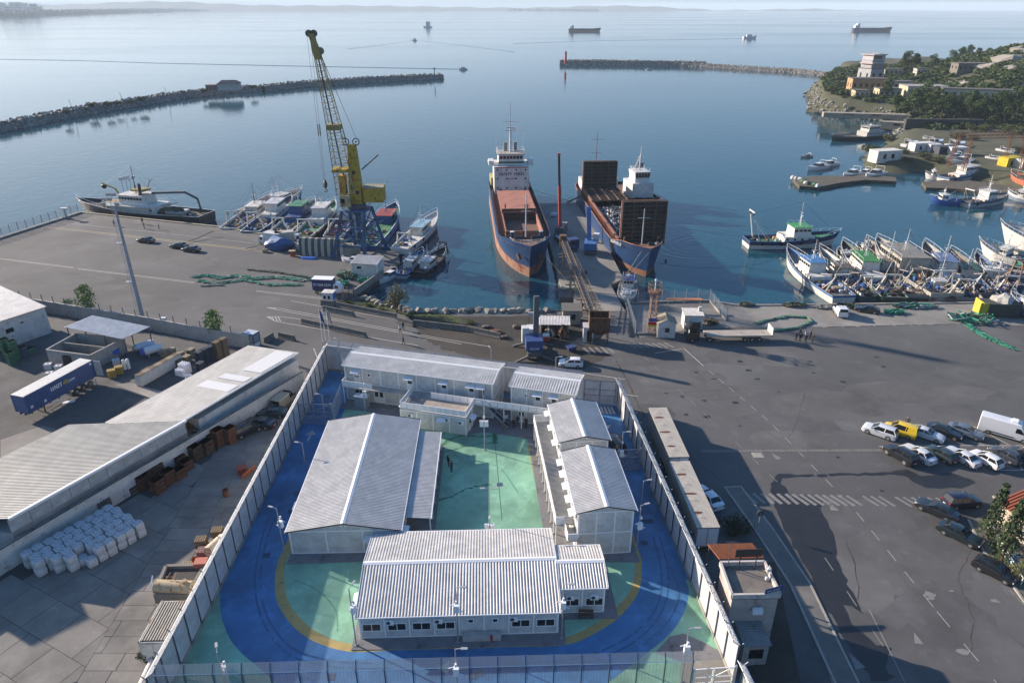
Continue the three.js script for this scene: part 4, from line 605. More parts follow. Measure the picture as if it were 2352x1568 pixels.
function hullRings(L,Bm,o={}) {
const N=14,R=[],sh=o.sheer ?? 1.0,fb=o.free ?? 1.5;
for (let i=0;i <= N;i++) {const t=i/N,w=Bm/2*(t<.55?.80 + .20*Math.sin(Math.min(1,t/.4)*Math.PI/2) :Math.pow(1 - Math.pow((t - .55)/.45,2.1),.75) + .002),s=fb + sh*1.1*Math.pow(Math.max(0,t - .35)/.65,2) + sh*.12*Math.pow(1 - t,2),x=(t - .5)*L,rake=(y)=>x + (t>.7?(y + .5)*.28*(t - .7)/.3*sh :0);R.push({t,w,s,x,rake});}
return R;
}
function fishingBoat(name,label,pos,ry,o) {
const L=o.L,Bm=o.B ?? L*.27,t=thing(name,label,'boat',pos,ry,o.group),R=hullRings(L,Bm,o),hm=mat(o.hull,{r:.5,t:o.rusty?'rust' :'grime',s:5});
const band=o.bandAt ?? .72,sec=(r,ys)=>ys.map(k=>{const y=-.6 + (r.s + .6)*k,wk=r.w*(k<.25?.55 + 1.4*k :.90 + .10*(k - .25)/.75);return [r.rake(y),y,wk];});
const side=(ys)=>{const b=new B();for (const s of [-1,1]) for (let i=0;i + 1<R.length;i++) {const a=sec(R[i],ys),c=sec(R[i + 1],ys);for (let k=0;k + 1<ys.length;k++) b.quad([a[k][0],a[k][1],s*a[k][2]],[c[k][0],c[k][1],s*c[k][2]],[c[k + 1][0],c[k + 1][1],s*c[k + 1][2]],[a[k + 1][0],a[k + 1][1],s*a[k + 1][2]]);} const q=sec(R[0],ys);for (let k=0;k + 1<ys.length;k++) b.quad([q[k][0],q[k][1],-q[k][2]],[q[k][0],q[k][1],q[k][2]],[q[k + 1][0],q[k + 1][1],q[k + 1][2]],[q[k + 1][0],q[k + 1][1],-q[k + 1][2]]);return b;};
side([0,.25,.45,band]).build('hull',hm,t,.7);side([band,.9,1]).build('hull_band',mat(o.band ?? o.hull,{r:.5,t:'grime',s:5}),t,.7);
const dk=new B(),bl=o.bulwark ?? .55;for (let i=0;i + 1<R.length;i++) {const a=R[i],c=R[i + 1],ya=a.s - bl,yc=c.s - bl;dk.quad([a.rake(ya),ya,-a.w*.95],[c.rake(yc),yc,-c.w*.95],[c.rake(yc),yc,c.w*.95],[a.rake(ya),ya,a.w*.95]);} dk.build('deck',mat(o.deck ?? [.16,.15,.13],{r:.9,t:'grime',s:3}),t);
const gw=new B();for (const s of [-1,1]) for (let i=0;i + 1<R.length;i++) gw.bar([R[i].rake(R[i].s),R[i].s,s*R[i].w],[R[i + 1].rake(R[i + 1].s),R[i + 1].s,s*R[i + 1].w],.16,.1);gw.bar([R[0].x,R[0].s,-R[0].w],[R[0].x,R[0].s,R[0].w],.12,.1);gw.build('gunwale',mat(o.rail ?? o.band ?? [.5,.5,.5],{r:.6}),t);
const dy=f=>{const i=cl((f + .5)*14,0,14) | 0;return R[i].s - bl;};
if (o.house !== 0) {
const hx=(o.hx ?? .12)*L,hl=(o.hl ?? .2)*L,hw=Bm*(o.hw ?? .62),hh=o.hh ?? 2.3,y0=dy(hx/L - hl/L/2) - .05,wm=mat(o.wall ?? [.66,.66,.64],{r:.5,t:'grime',s:3});
const lower=o.lower ?? 0;if (lower) new B().box(hx - hl*.15,y0,0,hl*1.7,lower,hw*1.15).build('deckhouse',wm,t);if (lower) for (const s of [-1,1]) for (let i=0;i<4;i++) new B().box(hx - hl*.85 + hl*.42*i,y0 + lower*.5,s*hw*.575,.5,.5,.06).build('porthole',GLS,t);
const wh=new B();wh.loft([[0,1],[1,.93]].map(([k,f])=>[[hx - hl/2,y0 + lower + k*hh,-hw/2*f],[hx + hl/2 - k*.15,y0 + lower + k*hh,-hw/2*f],[hx + hl/2 - k*.15,y0 + lower + k*hh,hw/2*f],[hx - hl/2,y0 + lower + k*hh,hw/2*f]]));const ho=wh.build('wheelhouse',wm,t);
const yy=y0 + lower + hh*.55,n=Math.max(2,Math.round(hw/.8));for (let i=0;i<n;i++) new B().box(hx + hl/2 - .06,yy,-hw/2*.85 + hw*.85*(i + .5)/n,.1,hh*.26,hw*.85/n - .14).build('window',GLS,ho);const ns=Math.max(1,Math.round(hl/1.1));for (const s of [-1,1]) for (let i=0;i<ns;i++) new B().box(hx - hl/2 + hl*(i + .5)/ns,yy,s*hw*.478,hl/ns - .25,hh*.24,.1).build('window',GLS,ho);
new B().box(hx - .05,y0 + lower + hh,0,hl + .5,.1,hw + .25).build('wheelhouse_roof',mat(o.roof ?? [.6,.6,.6],{r:.6,t:'grime',s:3}),t);const ty=y0 + lower + hh + .1;
const mh=o.mast ?? 4;const mm=mat(o.mastC ?? [.62,.62,.6],{r:.5});new B().cyl([hx,ty,0],[hx - .1,ty + mh,0],.1,.05,6).bar([hx - .05,ty + mh*.55,-.8],[hx - .05,ty + mh*.55,.8],.05).bar([hx,ty,-.5],[hx - .05,ty + mh*.5,0],.06).bar([hx,ty,.5],[hx - .05,ty + mh*.5,0],.06).build('mast',mm,t);new B().box(hx + .1,ty + mh*.42,0,.12,.1,1.3).box(hx + .1,ty + mh*.32,0,.4,.3,.3).build('radar',BM.box,t);
const rl=new B();for (const s of [-1,1]) {rl.bar([hx - hl/2,ty + .6,s*hw*.5],[hx + hl/2 - .2,ty + .6,s*hw*.5],.035);for (let i=0;i<4;i++) rl.box(hx - hl/2 + i*(hl - .2)/3,ty,s*hw*.5,.03,.6,.03);} rl.build('roof_rail',BM.frame,t);
}
if (o.gantry) {const gx=-L*(o.gx ?? .36),y0=dy(-.4),gh=o.gantry,w=Bm*.38,lean=o.lean ?? 1.2;const gm=mat(o.gantryC ?? [.68,.68,.66],{r:.5,t:'grime',s:3});const b=new B();for (const s of [-1,1]) b.bar([gx,y0,s*w],[gx - lean,y0 + gh,s*w*.55],.24,.24).bar([gx + gh*.45,y0,s*w*.9],[gx - lean*.8,y0 + gh*.8,s*w*.58],.12,.12);b.bar([gx - lean,y0 + gh,-w*.7],[gx - lean,y0 + gh,w*.7],.28,.28);b.build('stern_gantry',gm,t);for (const s of [-1,1]) new B().cyl([gx - lean,y0 + gh - .6,s*w*.4 - .08],[gx - lean,y0 + gh - .6,s*w*.4 + .08],.25,.25,8).build('block',BLK,t);}
if (o.house !== 0&&(o.mast ?? 4)>2) {const hx=(o.hx ?? .12)*L,my=dy(hx/L) + (o.lower ?? 0) + (o.hh ?? 2.3) + (o.mast ?? 4),e=R[13];const rg=new B().cyl([hx,my,0],[e.rake(e.s),e.s + .5,0],.025,.025,4,false).cyl([hx,my,0],[-L*.36,dy(-.4) + (o.gantry||1),0],.025,.025,4,false);for (const s of [-1,1]) rg.cyl([hx,my*.95,0],[hx - L*.1,R[6].s,s*R[6].w],.022,.022,4,false);rg.build('rigging',BLK,t);new B().bar([hx - L*.1,dy(0) + 1.2,.4],[-L*.3,dy(0) + 3.6,-.5],.14,.14).build('derrick_boom',mat(o.mastC ?? [.45,.42,.36],{r:.7,t:'rust',s:2}),t);}
const br=new B();for (const s of [-1,1]) {let pr=null;for (let i=9;i<R.length;i++) {const p=[R[i].rake(R[i].s + .7),R[i].s + (o.rh ?? .75),s*R[i].w*.98];br.bar([R[i].rake(R[i].s),R[i].s,s*R[i].w],p,.035);if (pr) br.bar(pr,p,.045);pr=p;}} br.build('bow_rail',BM.frame,t);
const ty=o.tyres ?? 3;for (let i=0;i<ty;i++) {const r=R[2 + i*3],s=o.tyreSide ?? 1;put('tyre_fender',wheelCache.tf ??= new B().torus([0,0,0],.38,.13,'z').geo(.8),RUB,t).position.set(r.x,r.s - .55,s*(r.w + .08));}
if (o.clutter !== 0) {const n=o.clutter ?? 7;const q=seed;for (let i=0;i<n;i++) {const f=rr(-.42,-.05),y=dy(f),k=i % 3;if (k===0) put('winch',wheelCache.wn ??= new B().cyl([0,.35,-.5],[0,.35,.5],.3,.3,8).box(0,0,-.55,.5,.7,.08).box(0,0,.55,.5,.7,.08).geo(),mat(pick([[.12,.12,.13],[.2,.06,.04],[.05,.09,.2]]),{r:.7}),t).position.set(f*L,y,rr(-.2,.2)*Bm);else if (k===1) put('fish_box',wheelCache.fb ??= new B().box(0,0,0,.9,.35,.6).box(.05,.36,.05,.9,.33,.6).geo(),mat(pick([[.45,.46,.48],[.05,.12,.32],[.35,.22,.1]]),{r:.7}),t).position.set(f*L,y,rr(-.3,.3)*Bm);else put('net_pile',wheelCache.np ??= rockGeo(.75,99),mat(pick([[.03,.12,.09],[.2,.17,.12],[.05,.05,.06],[.03,.08,.2]]),{r:1,b:.2,bs:.6}),t).position.set(f*L,y + .15,rr(-.25,.25)*Bm);} seed=q + 1;}
return t;
}
function netPile(label,uv,rx,rz,h,cols,group) {const [x,z]=g(uv[0],uv[1]),t=thing('fishing_net',label,'net',[x,0,z],0,group);const q=seed;for (let i=0;i<8;i++) {const b=new B();let p=null;const n=14;for (let k=0;k <= n;k++) {const a=i*.8 + k/n*5.5,f=rr(.25,1),c=[Math.cos(a)*rx*f,rr(.05,h),Math.sin(a)*rz*f];if (p) b.cyl(p,c,.12,.12,5,false);p=c;} b.build('net_strand',mat(cols[i % cols.length],{r:1,b:.1,bs:.4}),t);} seed=q + 13;return t;}
function netTrail(label,pts,w,cols) {const P=pts.map(([u,v])=>g(u,v)),t=thing('fishing_net',label,'net',[P[0][0],0,P[0][1]]);const q=seed;for (let s=0;s<9;s++) {const b=new B();let pr=null;for (let i=0;i + 1<P.length;i++) {const n=Math.max(2,Math.round(dst(P[i],P[i + 1])/.7));for (let k=0;k<n;k++) {const c=lerp2(P[i],P[i + 1],k/n),e=[c[0] - P[0][0] + rr(-w,w),rr(.05,.3),c[1] - P[0][1] + rr(-w,w)];if (pr) b.cyl(pr,e,rr(.03,.1),rr(.03,.1),5,false);pr=e;}} b.build('net_strand',mat(cols[s % cols.length],{r:1,b:.1,bs:.4}),t);} seed=q + 17;return t;}
const NETG=[[.03,.22,.14],[.035,.26,.17],[.05,.18,.12]],NETB=[[.10,.085,.06],[.16,.13,.09],[.03,.12,.09]];
// ---------------------------------------------------------------- storage yard left of the compound
{
const clip=(poly,a,b)=>{const out=[];for (let i=0;i<poly.length;i++) {const p=poly[i],q=poly[(i + 1) % poly.length],s=P=>(b[0] - a[0])*(P[1] - a[1]) - (b[1] - a[1])*(P[0] - a[0]);const sp=s(p),sq=s(q);if (sp >= 0) out.push(p);if (sp*sq<0) out.push(lerp2(p,q,sp/(sp - sq)));} return out;};
const area=P=>Math.abs(P.reduce((s,p,i)=>{const q=P[(i + 1) % P.length];return s + p[0]*q[1] - q[0]*p[1];},0))/2;
const yard=struct(new B().sheet([[-56.5,-56],[-36.5,-97],[-31.2,-97],[-31.1,-36],[-58,-36]],.004).build('storage_yard',mat([.06,.056,.05],{r:1})));
const mats=[[.255,.245,.225],[.235,.225,.208],[.27,.258,.235],[.222,.214,.20]].map(c=>mat(c,{r:.92,t:'ground',s:17}));
const slab=(poly)=>{if (poly.length<3||area(poly)<.4) return;const c=poly.reduce((s,p)=>[s[0] + p[0]/poly.length,s[1] + p[1]/poly.length],[0,0]);put('slab',new B().prism(poly.map(p=>{const d=dst(p,c);return lerp2(p,c,Math.min(.2,.028/d*1.4));}),.0045,.03 + rr(0,.012)).geo(),pick(mats),yard);};
const j0=g(409,1176),j1=g(176,1566);  
const zoneA=[j0,j1,[-31.9,-36],[-31.3,-97],[-36.2,-97]].slice();zoneA[4]=lerp2(j1,j0,1.55);
const zoneB=[[-56.3,-56],[-55.6,-57],lerp2(j1,j0,1.5),j0,j1,[-58,-36]];
const ccw=P=>P.reduce((s,p,i)=>{const q=P[(i + 1) % P.length];return s + p[0]*q[1] - q[0]*p[1];},0)>0?P :P.slice().reverse();
const cut=(q,Z)=>{Z=ccw(Z);let p=ccw(q);for (let i=0;i<Z.length&&p.length;i++) p=clip(p,Z[i],Z[(i + 1) % Z.length]);return p;};
const A1=ccw([[-31.3,-36],[-31.3,-97],lerp2(j1,j0,1.55),j1]);
for (let r=0,z=-98;z<-36;r++,z+=1.95) {let x=-50 - (r % 3)*1.3;while (x<-30) {const w=rr(3.4,4.8);slab(cut([[x,z],[x + w,z],[x + w,z + 1.95],[x,z + 1.95]],A1));x+=w;}}
const d=[.455,-.89],n=[.89,.455],o=[-58,-36],B1=ccw([j1,lerp2(j1,j0,1.6),[-42,-84],[-56.4,-56],[-60,-48],[-60,-36]]);
const bx=(s,t)=>[o[0] + d[0]*s + n[0]*t,o[1] + d[1]*s + n[1]*t];
for (let i=0,s=-14;s<54;i++,s+=3.9) {let t=-6 + (i % 2)*2;while (t<34) {const w=rr(3.6,4.6);slab(cut([bx(s,t),bx(s + 3.9,t),bx(s + 3.9,t + w),bx(s,t + w)],B1));t+=w;}}
}
const WHT=mat([.62,.61,.60],{r:.8,t:'grime',s:7}),ROOFC=mat([.50,.475,.41],{r:.5,t:'soft',s:9});
{
const wa=[-33.1,-98.4],wb=[-58.5,-50.5],t=thing('boundary_wall','long white plastered wall between hangars and stacked crates','wall',[wa[0],0,wa[1]],ang(wa,wb)),L=dst(wa,wb);new B().box(L/2,0,0,L,2.9,.3).build('wall',WHT,t);new B().box(L/2,2.9,0,L,.08,.42).build('coping',MA.kerb,t);new B().path([[2,3.1,-.3],[L*.3,3.05,-.35],[L*.6,3.1,-.32],[L - 2,3.05,-.3]],.05,5).build('cable',BLK,t);
const roofQuad=(tt,P,pitch,m,name='roof_sheet')=>{const [a,b_,c,d]=P.map(p=>V3(...p));const u=b_.clone().sub(a),v=d.clone().sub(a),n=v.clone().cross(u).normalize();if (n.y<0) n.negate();const b=new B();corrugated(b,a.toArray(),u.clone().normalize().toArray(),u.length(),v.clone().normalize().toArray(),v.length(),n.toArray(),pitch,.06);return b.build(name,m,tt);};
const h1=thing('storage_hangar','nearest cream ribbed-roof hangar cut off by the left edge','hangar');
const e0=g(426,965,5.6),e1=g(17,1192,5.6),dir=[(e1[0] - e0[0])/dst(e0,e1),(e1[1] - e0[1])/dst(e0,e1)],nn=[-dir[1]*-1,dir[0]*-1];const wv=[g(157,975,3.9)[0] - e0[0],g(157,975,3.9)[1] - e0[1]];
const T=(p,y)=>[p[0],y,p[1]],add=(p,v,k=1)=>[p[0] + v[0]*k,p[1] + v[1]*k];
const en=e1;
roofQuad(h1,[T(e0,5.6),T(en,5.6),T(add(en,wv),3.9),T(add(e0,wv),3.9)],.33,ROOFC);
new B().bar(T(e0,5.55),T(en,5.55),.35,.3).build('gutter',BM.trim,h1);
const inn=(p)=>add(p,wv,.012);{const a=inn(e0),b=inn(en);const w=new B();w.prism([a,b,add(b,wv,.95),add(a,wv,.95)],0,3.7);w.build('wall',mat([.40,.40,.40],{r:.7,t:'soft',s:6}),h1);for (let i=0;i<10;i++) {const p=lerp2(a,b,(i + .5)/10);new B().at(p[0],0,p[1],ang(a,b)).box(0,.2,.03,dst(a,b)/10 - .05,5.1,.06).build('cladding_panel',mat([.47,.47,.465],{r:.6,t:'soft',s:5}),h1);}}
const h2=thing('storage_hangar','long pale ribbed-roof hangar behind the nearest one, reaching the compound fence','hangar');
const tl=g(570,793,4),tr=g(684,809,5.2),bl=g(240,970,4);
const back=[tr[0] - tl[0],tr[1] - tl[1]],e2=add(bl,back,1);
roofQuad(h2,[T(tl,4),T(bl,4),T(add(bl,back),5.2),T(tr,5.2)],.33,mat([.50,.485,.45],{r:.5,t:'soft',s:9}));
{const a=lerp2(tr,add(bl,back),.004),b=lerp2(tr,add(bl,back),.76),i2=p=>add(p,back,-.02),q=add(lerp2(tr,add(bl,back),.76),back,-.97),r=add(tr,back,-.97);new B().prism([i2(a),i2(b),q,r],0,3.9).build('wall',WHT,h2);new B().bar(T(tr,5.12),T(add(bl,back),5.12),.25,.2).build('gutter',BM.trim,h2);
const sk=mat([.56,.56,.56],{r:.4});for (const [f0,f1,k0,k1] of [[.36,.42,.45,.96],[.46,.54,.36,.96],[.02,.3,.62,.98]]) {const P=(f,k)=>{const p=lerp2(tl,bl,f),y=4 + 1.2*k;return [p[0] + back[0]*k,y + .07,p[1] + back[1]*k];};roofQuad(h2,[P(f0,k0),P(f1,k0),P(f1,k1),P(f0,k1)],.33,sk,'skylight_sheet');}}
const off=thing('shade_house','plain plastered house standing left of the storage yard','building',[-75.5,0,-64.5],.74);new B().box(0,0,0,14,9.2,9).build('wall',WHT,off);new B().box(0,9.2,0,14.4,.3,9.4).build('roof',MA.kerb,off);for (const x of [-4,0,4]) new B().box(x,3,4.52,1.2,1.4,.06).build('window',GLS,off);new B().box(2.5,9.5,0,5,2.4,5).build('stair_head',WHT,off);
}
{
const bag=()=>{const b=new B(),prof=[[0,.46],[.06,.5],[.45,rr(.51,.525)],[.88,.50],[.96,.44],[.97,.3]];b.loft(prof.map(([y,s])=>{const r=[];for (let k=0;k<16;k++) {const a=k/16*6.28319,c=Math.cos(a),e=Math.sin(a),q=s/Math.pow(Math.pow(Math.abs(c),8) + Math.pow(Math.abs(e),8),.125)*(1 + .03*Math.sin(k*2.7 + y*9));r.push([c*q,y + (y>.8?.03*Math.cos(a*4) :0),e*q]);} return r;}));return b.geo(.9);};
const BG=[bag(),bag(),bag()],loop=new B().bar([-.3,.975,-.25],[.3,.975,-.28],.06,.04).bar([.3,.975,-.28],[.28,.975,.3],.06,.04).bar([.28,.975,.3],[-.3,.975,.27],.06,.04).bar([-.3,.975,.27],[-.3,.975,-.25],.06,.04).bar([-.42,.96,-.42],[-.1,1.02,-.1],.06,.03).bar([.42,.96,.42],[.05,1.0,.2],.06,.03).geo(),M1=mat([.66,.66,.67],{r:.9,t:'grime',s:1.6,b:.05,bs:.5}),M2=mat([.30,.32,.37],{r:.95});  // dark square of bars paints the shaded recess outline of the bag top
const o=g(60,1296),e=g(232,1199),u=[(e[0] - o[0]),(e[1] - o[1])],UL=Math.hypot(...u);u[0] /= UL;u[1] /= UL;const v=[-u[1],u[0]];seed=42;
const rows=[7,8,9,9,10,9],st=[0,0,0,1,2,3];
const mk=(i,j,y)=>{const s=i*1.12 + .2 + rr(-.06,.06) + (j % 2)*.25,q=j*1.1 + .7 + rr(-.06,.06),t=thing('bulk_bag',(y?'upper' :'lower') + ' white bulk bag, ' + ORD[j] + ' row from the wall, ' + ORD[i] + ' from the near end','bag',[o[0] + u[0]*s + v[0]*q,.04 + y*.95,o[1] + u[1]*s + v[1]*q],Math.atan2(-u[1],u[0]) + rr(-.1,.1),y?'upper bulk bags' :'lower bulk bags');put('bag',pick(BG),M1,t);put('loop',loop,M2,t);t.scale.set(1,rr(.94,1.05),1);};
for (let j=0;j<6;j++) for (let i=0;i<9;i++) {if (i<j*.8 - 1.6||(j>4&&i>8)) continue;mk(i,j,0);if (!(j===5&&i<4)&&!(j===4&&i<4&&i % 2===1)&&i - (j>3?1 :0) >= 0) mk(i,j,1);}
}
const wallAng=ang([-55,-57.8],[-48,-71.6]);
{
const RB=mat([.12,.052,.03],{r:.9,t:'rust',s:2.5}),RB2=mat([.10,.06,.042],{r:.9,t:'rust',s:2}),OR=mat([.50,.13,.03],{r:.8,t:'grime',s:3});
const spots=[[305,1128,2,'short brown box stack at the near end of the crate row'],[330,1122,4,''],[345,1105,4,''],[365,1130,4,''],[362,1095,4,''],[388,1110,4,''],[385,1078,3,''],[412,1098,3,''],[412,1068,3,''],[430,1078,3,'low brown box stack draped with torn sheet'],[405,1050,3,''],[428,1048,4,''],[452,1052,4,''],[455,1035,4,''],[478,1040,4,''],[462,1015,4,''],[486,1022,4,''],[505,1020,5,'tall orange-brown box stack, second from the black cars'],[531,1016,5,'tall orange-brown box stack nearest the black cars']];
spots.forEach(([u,v,n,lab],i)=>{const p=g(u,v);crateStack(lab||'rusty brown box stack, ' + ORD[i] + ' along the white wall from the near end',[p[0],.04,p[1]],wallAng,n,1.45,.5,1.2,i>16?mat([.19,.075,.04],{r:.9,t:'rust',s:2}) :i % 2?RB :RB2,lab?undefined :'rusty box stacks along the wall','box_stack');});
for (const [a,b,lab] of [[g(356,1138),g(384,1118),'orange plank leaning on the rusty box stacks, lower one'],[g(384,1117),g(428,1096),'orange plank leaning on the rusty box stacks, upper one']]) {const t=thing('orange_plank',lab,'plank',[a[0],.04,a[1]],ang(a,b));new B().at(0,0,0,0,-.9).box(dst(a,b)/2,0,0,dst(a,b),1.0,.06).build('plank',OR,t);}
palletStack('dark pallet stack between bulk bags and white wall',at0([240,1172]),wallAng,11,W3,null,'pallet_stack',1.3);
{const p=g(519,1139),t=thing('steel_drum','rusty open drum standing alone on the slabs','drum',[p[0],.04,p[1]]);new B().cyl([0,0,0],[0,.95,0],.36,.36,14,false).cyl([0,.03,0],[0,.05,0],.35,.35,14).build('shell',mat([.20,.08,.045],{r:.8,t:'rust',s:1}),t,.6);for (const y of [.32,.64,.94]) new B().torus([0,y,0],.365,.02,'y',14,4).build('ring',mat([.16,.07,.04],{}),t);}
{const p=g(557,1086),t=thing('red_box','pair of dusty red plastic boxes beside an orange board','box',[p[0],.04,p[1]],.3);for (const y of [0,.5]) {new B().box(0,y,0,1.2,.46,.9).box(0,y + .36,0,1.28,.08,.98).build('box',mat([.28,.07,.045],{r:.8,t:'grime',s:2}),t);} const q=g(567,1090),s=thing('orange_board','orange board leaning beside the dusty red boxes','board',[q[0],.04,q[1]],1.15);new B().at(0,0,0,0,.5).box(0,0,0,2.3,1,.06).build('board',OR,s);}
{const p=g(463,1299),t=thing('red_box','salmon red lidded crate by the pit','box',[p[0],.04,p[1]],.1);new B().box(0,0,0,1.25,.55,1).build('box',mat([.36,.11,.075],{r:.8}),t);new B().box(0,.55,0,1.32,.14,1.06).build('lid',mat([.38,.13,.09],{r:.8}),t);
const q=g(450,1293),s=thing('orange_tub','round orange tub beside the salmon red crate','tub',[q[0],.04,q[1]]);new B().cyl([0,0,0],[0,.6,0],.3,.4,12,false).cyl([0,.02,0],[0,.04,0],.3,.3,12).build('tub',mat([.4,.09,.03],{}),s,.6);
const w=g(469,1273),x=thing('perforated_box','maroon box with rows of round holes painted black by the fence','box',[w[0],.04,w[1]],.1);new B().box(0,0,0,1.3,.7,1).build('box',mat([.22,.10,.09],{r:.8}),x);for (let i=0;i<4;i++) for (let j=0;j<3;j++) new B().cyl([-.48 + i*.32,.702,-.32 + j*.32],[-.48 + i*.32,.712,-.32 + j*.32],.1,.1,10).build('hole',BLK,x);  // flat black discs paint the dark inside of the holes
palletStack('weathered wooden pallet stack by the left fence',at0([463,1252],.04),.1,7,W1);palletStack('second wooden pallet stack half hidden behind the fence top',at0([500,1228],.04),.1,6,W1);palletStack('single pale pallet lying by the pit',at0([430,1298],.04),.1,1,W2);
const k=g(487,1268),tk=thing('storage_tank','upright cream tank half hidden by the fence','tank',[k[0] + .6,.04,k[1]],1.2);new B().cyl([-1.2,.9,0],[1.2,.9,0],.7,.7,14).box(-.8,0,0,.2,.4,1).box(.8,0,0,.2,.4,1).build('shell',mat([.62,.52,.36],{r:.6,t:'rust',s:2}),tk,.6);}
{
const P=A([[382,1305],[470,1303],[445,1347],[362,1350]]),t=thing('concrete_pit','shallow concrete pit with raised rim beside the left fence','pit');new B().sheet(P,.048).build('pit_floor',mat([.075,.07,.065],{r:.9,t:'ground',s:6}),t);for (let i=0;i<4;i++) {const a=P[i],b=P[(i + 1) % 4];new B().bar([a[0],.22,a[1]],[b[0],.22,b[1]],.35,.42).build('rim',MA.concrete,t);}
const q=g(402,1383),s=thing('rusty_tank','rust-streaked horizontal tank on a stand above the white container','tank',[q[0],.04,q[1] - .5],-.05);new B().cyl([-1.9,1.5,0],[1.9,1.5,0],.72,.72,16).build('shell',mat([.50,.40,.24],{r:.7,t:'rust',s:2.2}),s,.6);new B().box(0,.1,.45,3.6,1.3,.9).build('stand',mat([.20,.19,.17],{t:'grime',s:2}),s);new B().cyl([1.2,2.1,0],[1.2,2.5,0],.25,.25,10).build('hatch',mat([.4,.3,.2],{t:'rust',s:1}),s);new B().path([[-1.9,1.2,.5],[-2.1,2.3,.3],[-2.1,2.8,-.2]],.07,6).build('pipe',BM.frame,s);new B().bar([-.9,2.2,-.3],[-.4,2.9,-.6],.04).bar([-.1,2.2,-.3],[.2,2.9,-.6],.04).bar([-.9,2.5,-.4],[.1,2.5,-.4],.04).build('ladder',mat([.4,.2,.1],{}),s);
const b0=g(347,1474,2.6),b1=g(399,1377,2.6),c=mid(b0,b1),CL=dst(b0,b1),ct=thing('site_container','white rust-edged container with ribbed dark roof, lower left by the fence','container',[c[0],.04,c[1]],ang(b0,b1));shippingBox(new B(),CL,2.5,2.5).build('body',mat([.58,.56,.50],{r:.6,t:'rust',s:6}),ct);for (let i=0;i<9;i++) new B().box(0,2.5,-1.0 + i*.25,CL - .4,.06,.13).build('roof_rib',mat([.40,.38,.34],{r:.7,t:'grime',s:2}),ct);new B().box(0,2.46,0,CL - .3,.05,2.2).build('roof_sheet',mat([.035,.035,.035],{r:.8}),ct);for (const z of [-.55,.55]) new B().box(-CL/2 - .02,.2,z,.06,2.1,1.05).build('door',mat([.66,.65,.62],{r:.6,t:'grime',s:2}),ct);
for (const [u,v] of [[332,1515],[362,1512]]) {const p=g(u,v);tree('weed_bush',u<340?'small weed at the left corner of the white container' :'small weed between white container and fence','bush','bush',3,[.03,.055,.015],[p[0],.04,p[1]],.55,1.2);}
const pp=[g(330,1568),g(352,1520)],pipe=thing('drain_pipe','pale pipe lying below the white container','pipe',[pp[0][0],.35,pp[0][1]],ang(pp[0],pp[1]));new B().cyl([-3,0,0],[dst(...pp),0,0],.3,.3,10).build('pipe',WHT,pipe,.6);}
makeCar('suv',[.012,.012,.014],'black car parked by the wall next to the brown box stacks',at0([567,995],.04),.85);makeCar('sedan',[.014,.012,.012],'black saloon with orange taillight between two other dark cars by the fence',at0([598,978],.04),2.9);makeCar('sedan',[.03,.045,.05],'dull grey-green saloon by the fence, roof catching light',at0([625,955],.04),3.2,{r:.6});
makeVan([.36,.31,.22],'old cream minibus with rusty roof parked between wall and fence',at0([655,930],.04),1.25,4.6,2.1,{rear:1,name:'old_minibus'});
{const p=g(455,1020),t=thing('rubbish_heap','heap of yellow sacks and debris between hangar end and wall','rubbish',[p[0] - 1.2,.0,p[1] - 1.6]);seed=9;for (let i=0;i<10;i++) {const o=put('debris',rockGeo(rr(.3,.6),300 + i),mat(pick([[.5,.3,.05],[.2,.12,.06],[.1,.2,.4],[.3,.28,.25],[.06,.05,.04]]),{r:.9}),t);o.position.set(rr(-1.2,1.2),rr(2.2,2.7),rr(-1.2,1.2));} new B().box(0,0,0,3.4,2.3,3).build('bin',MA.wall,t);}
}
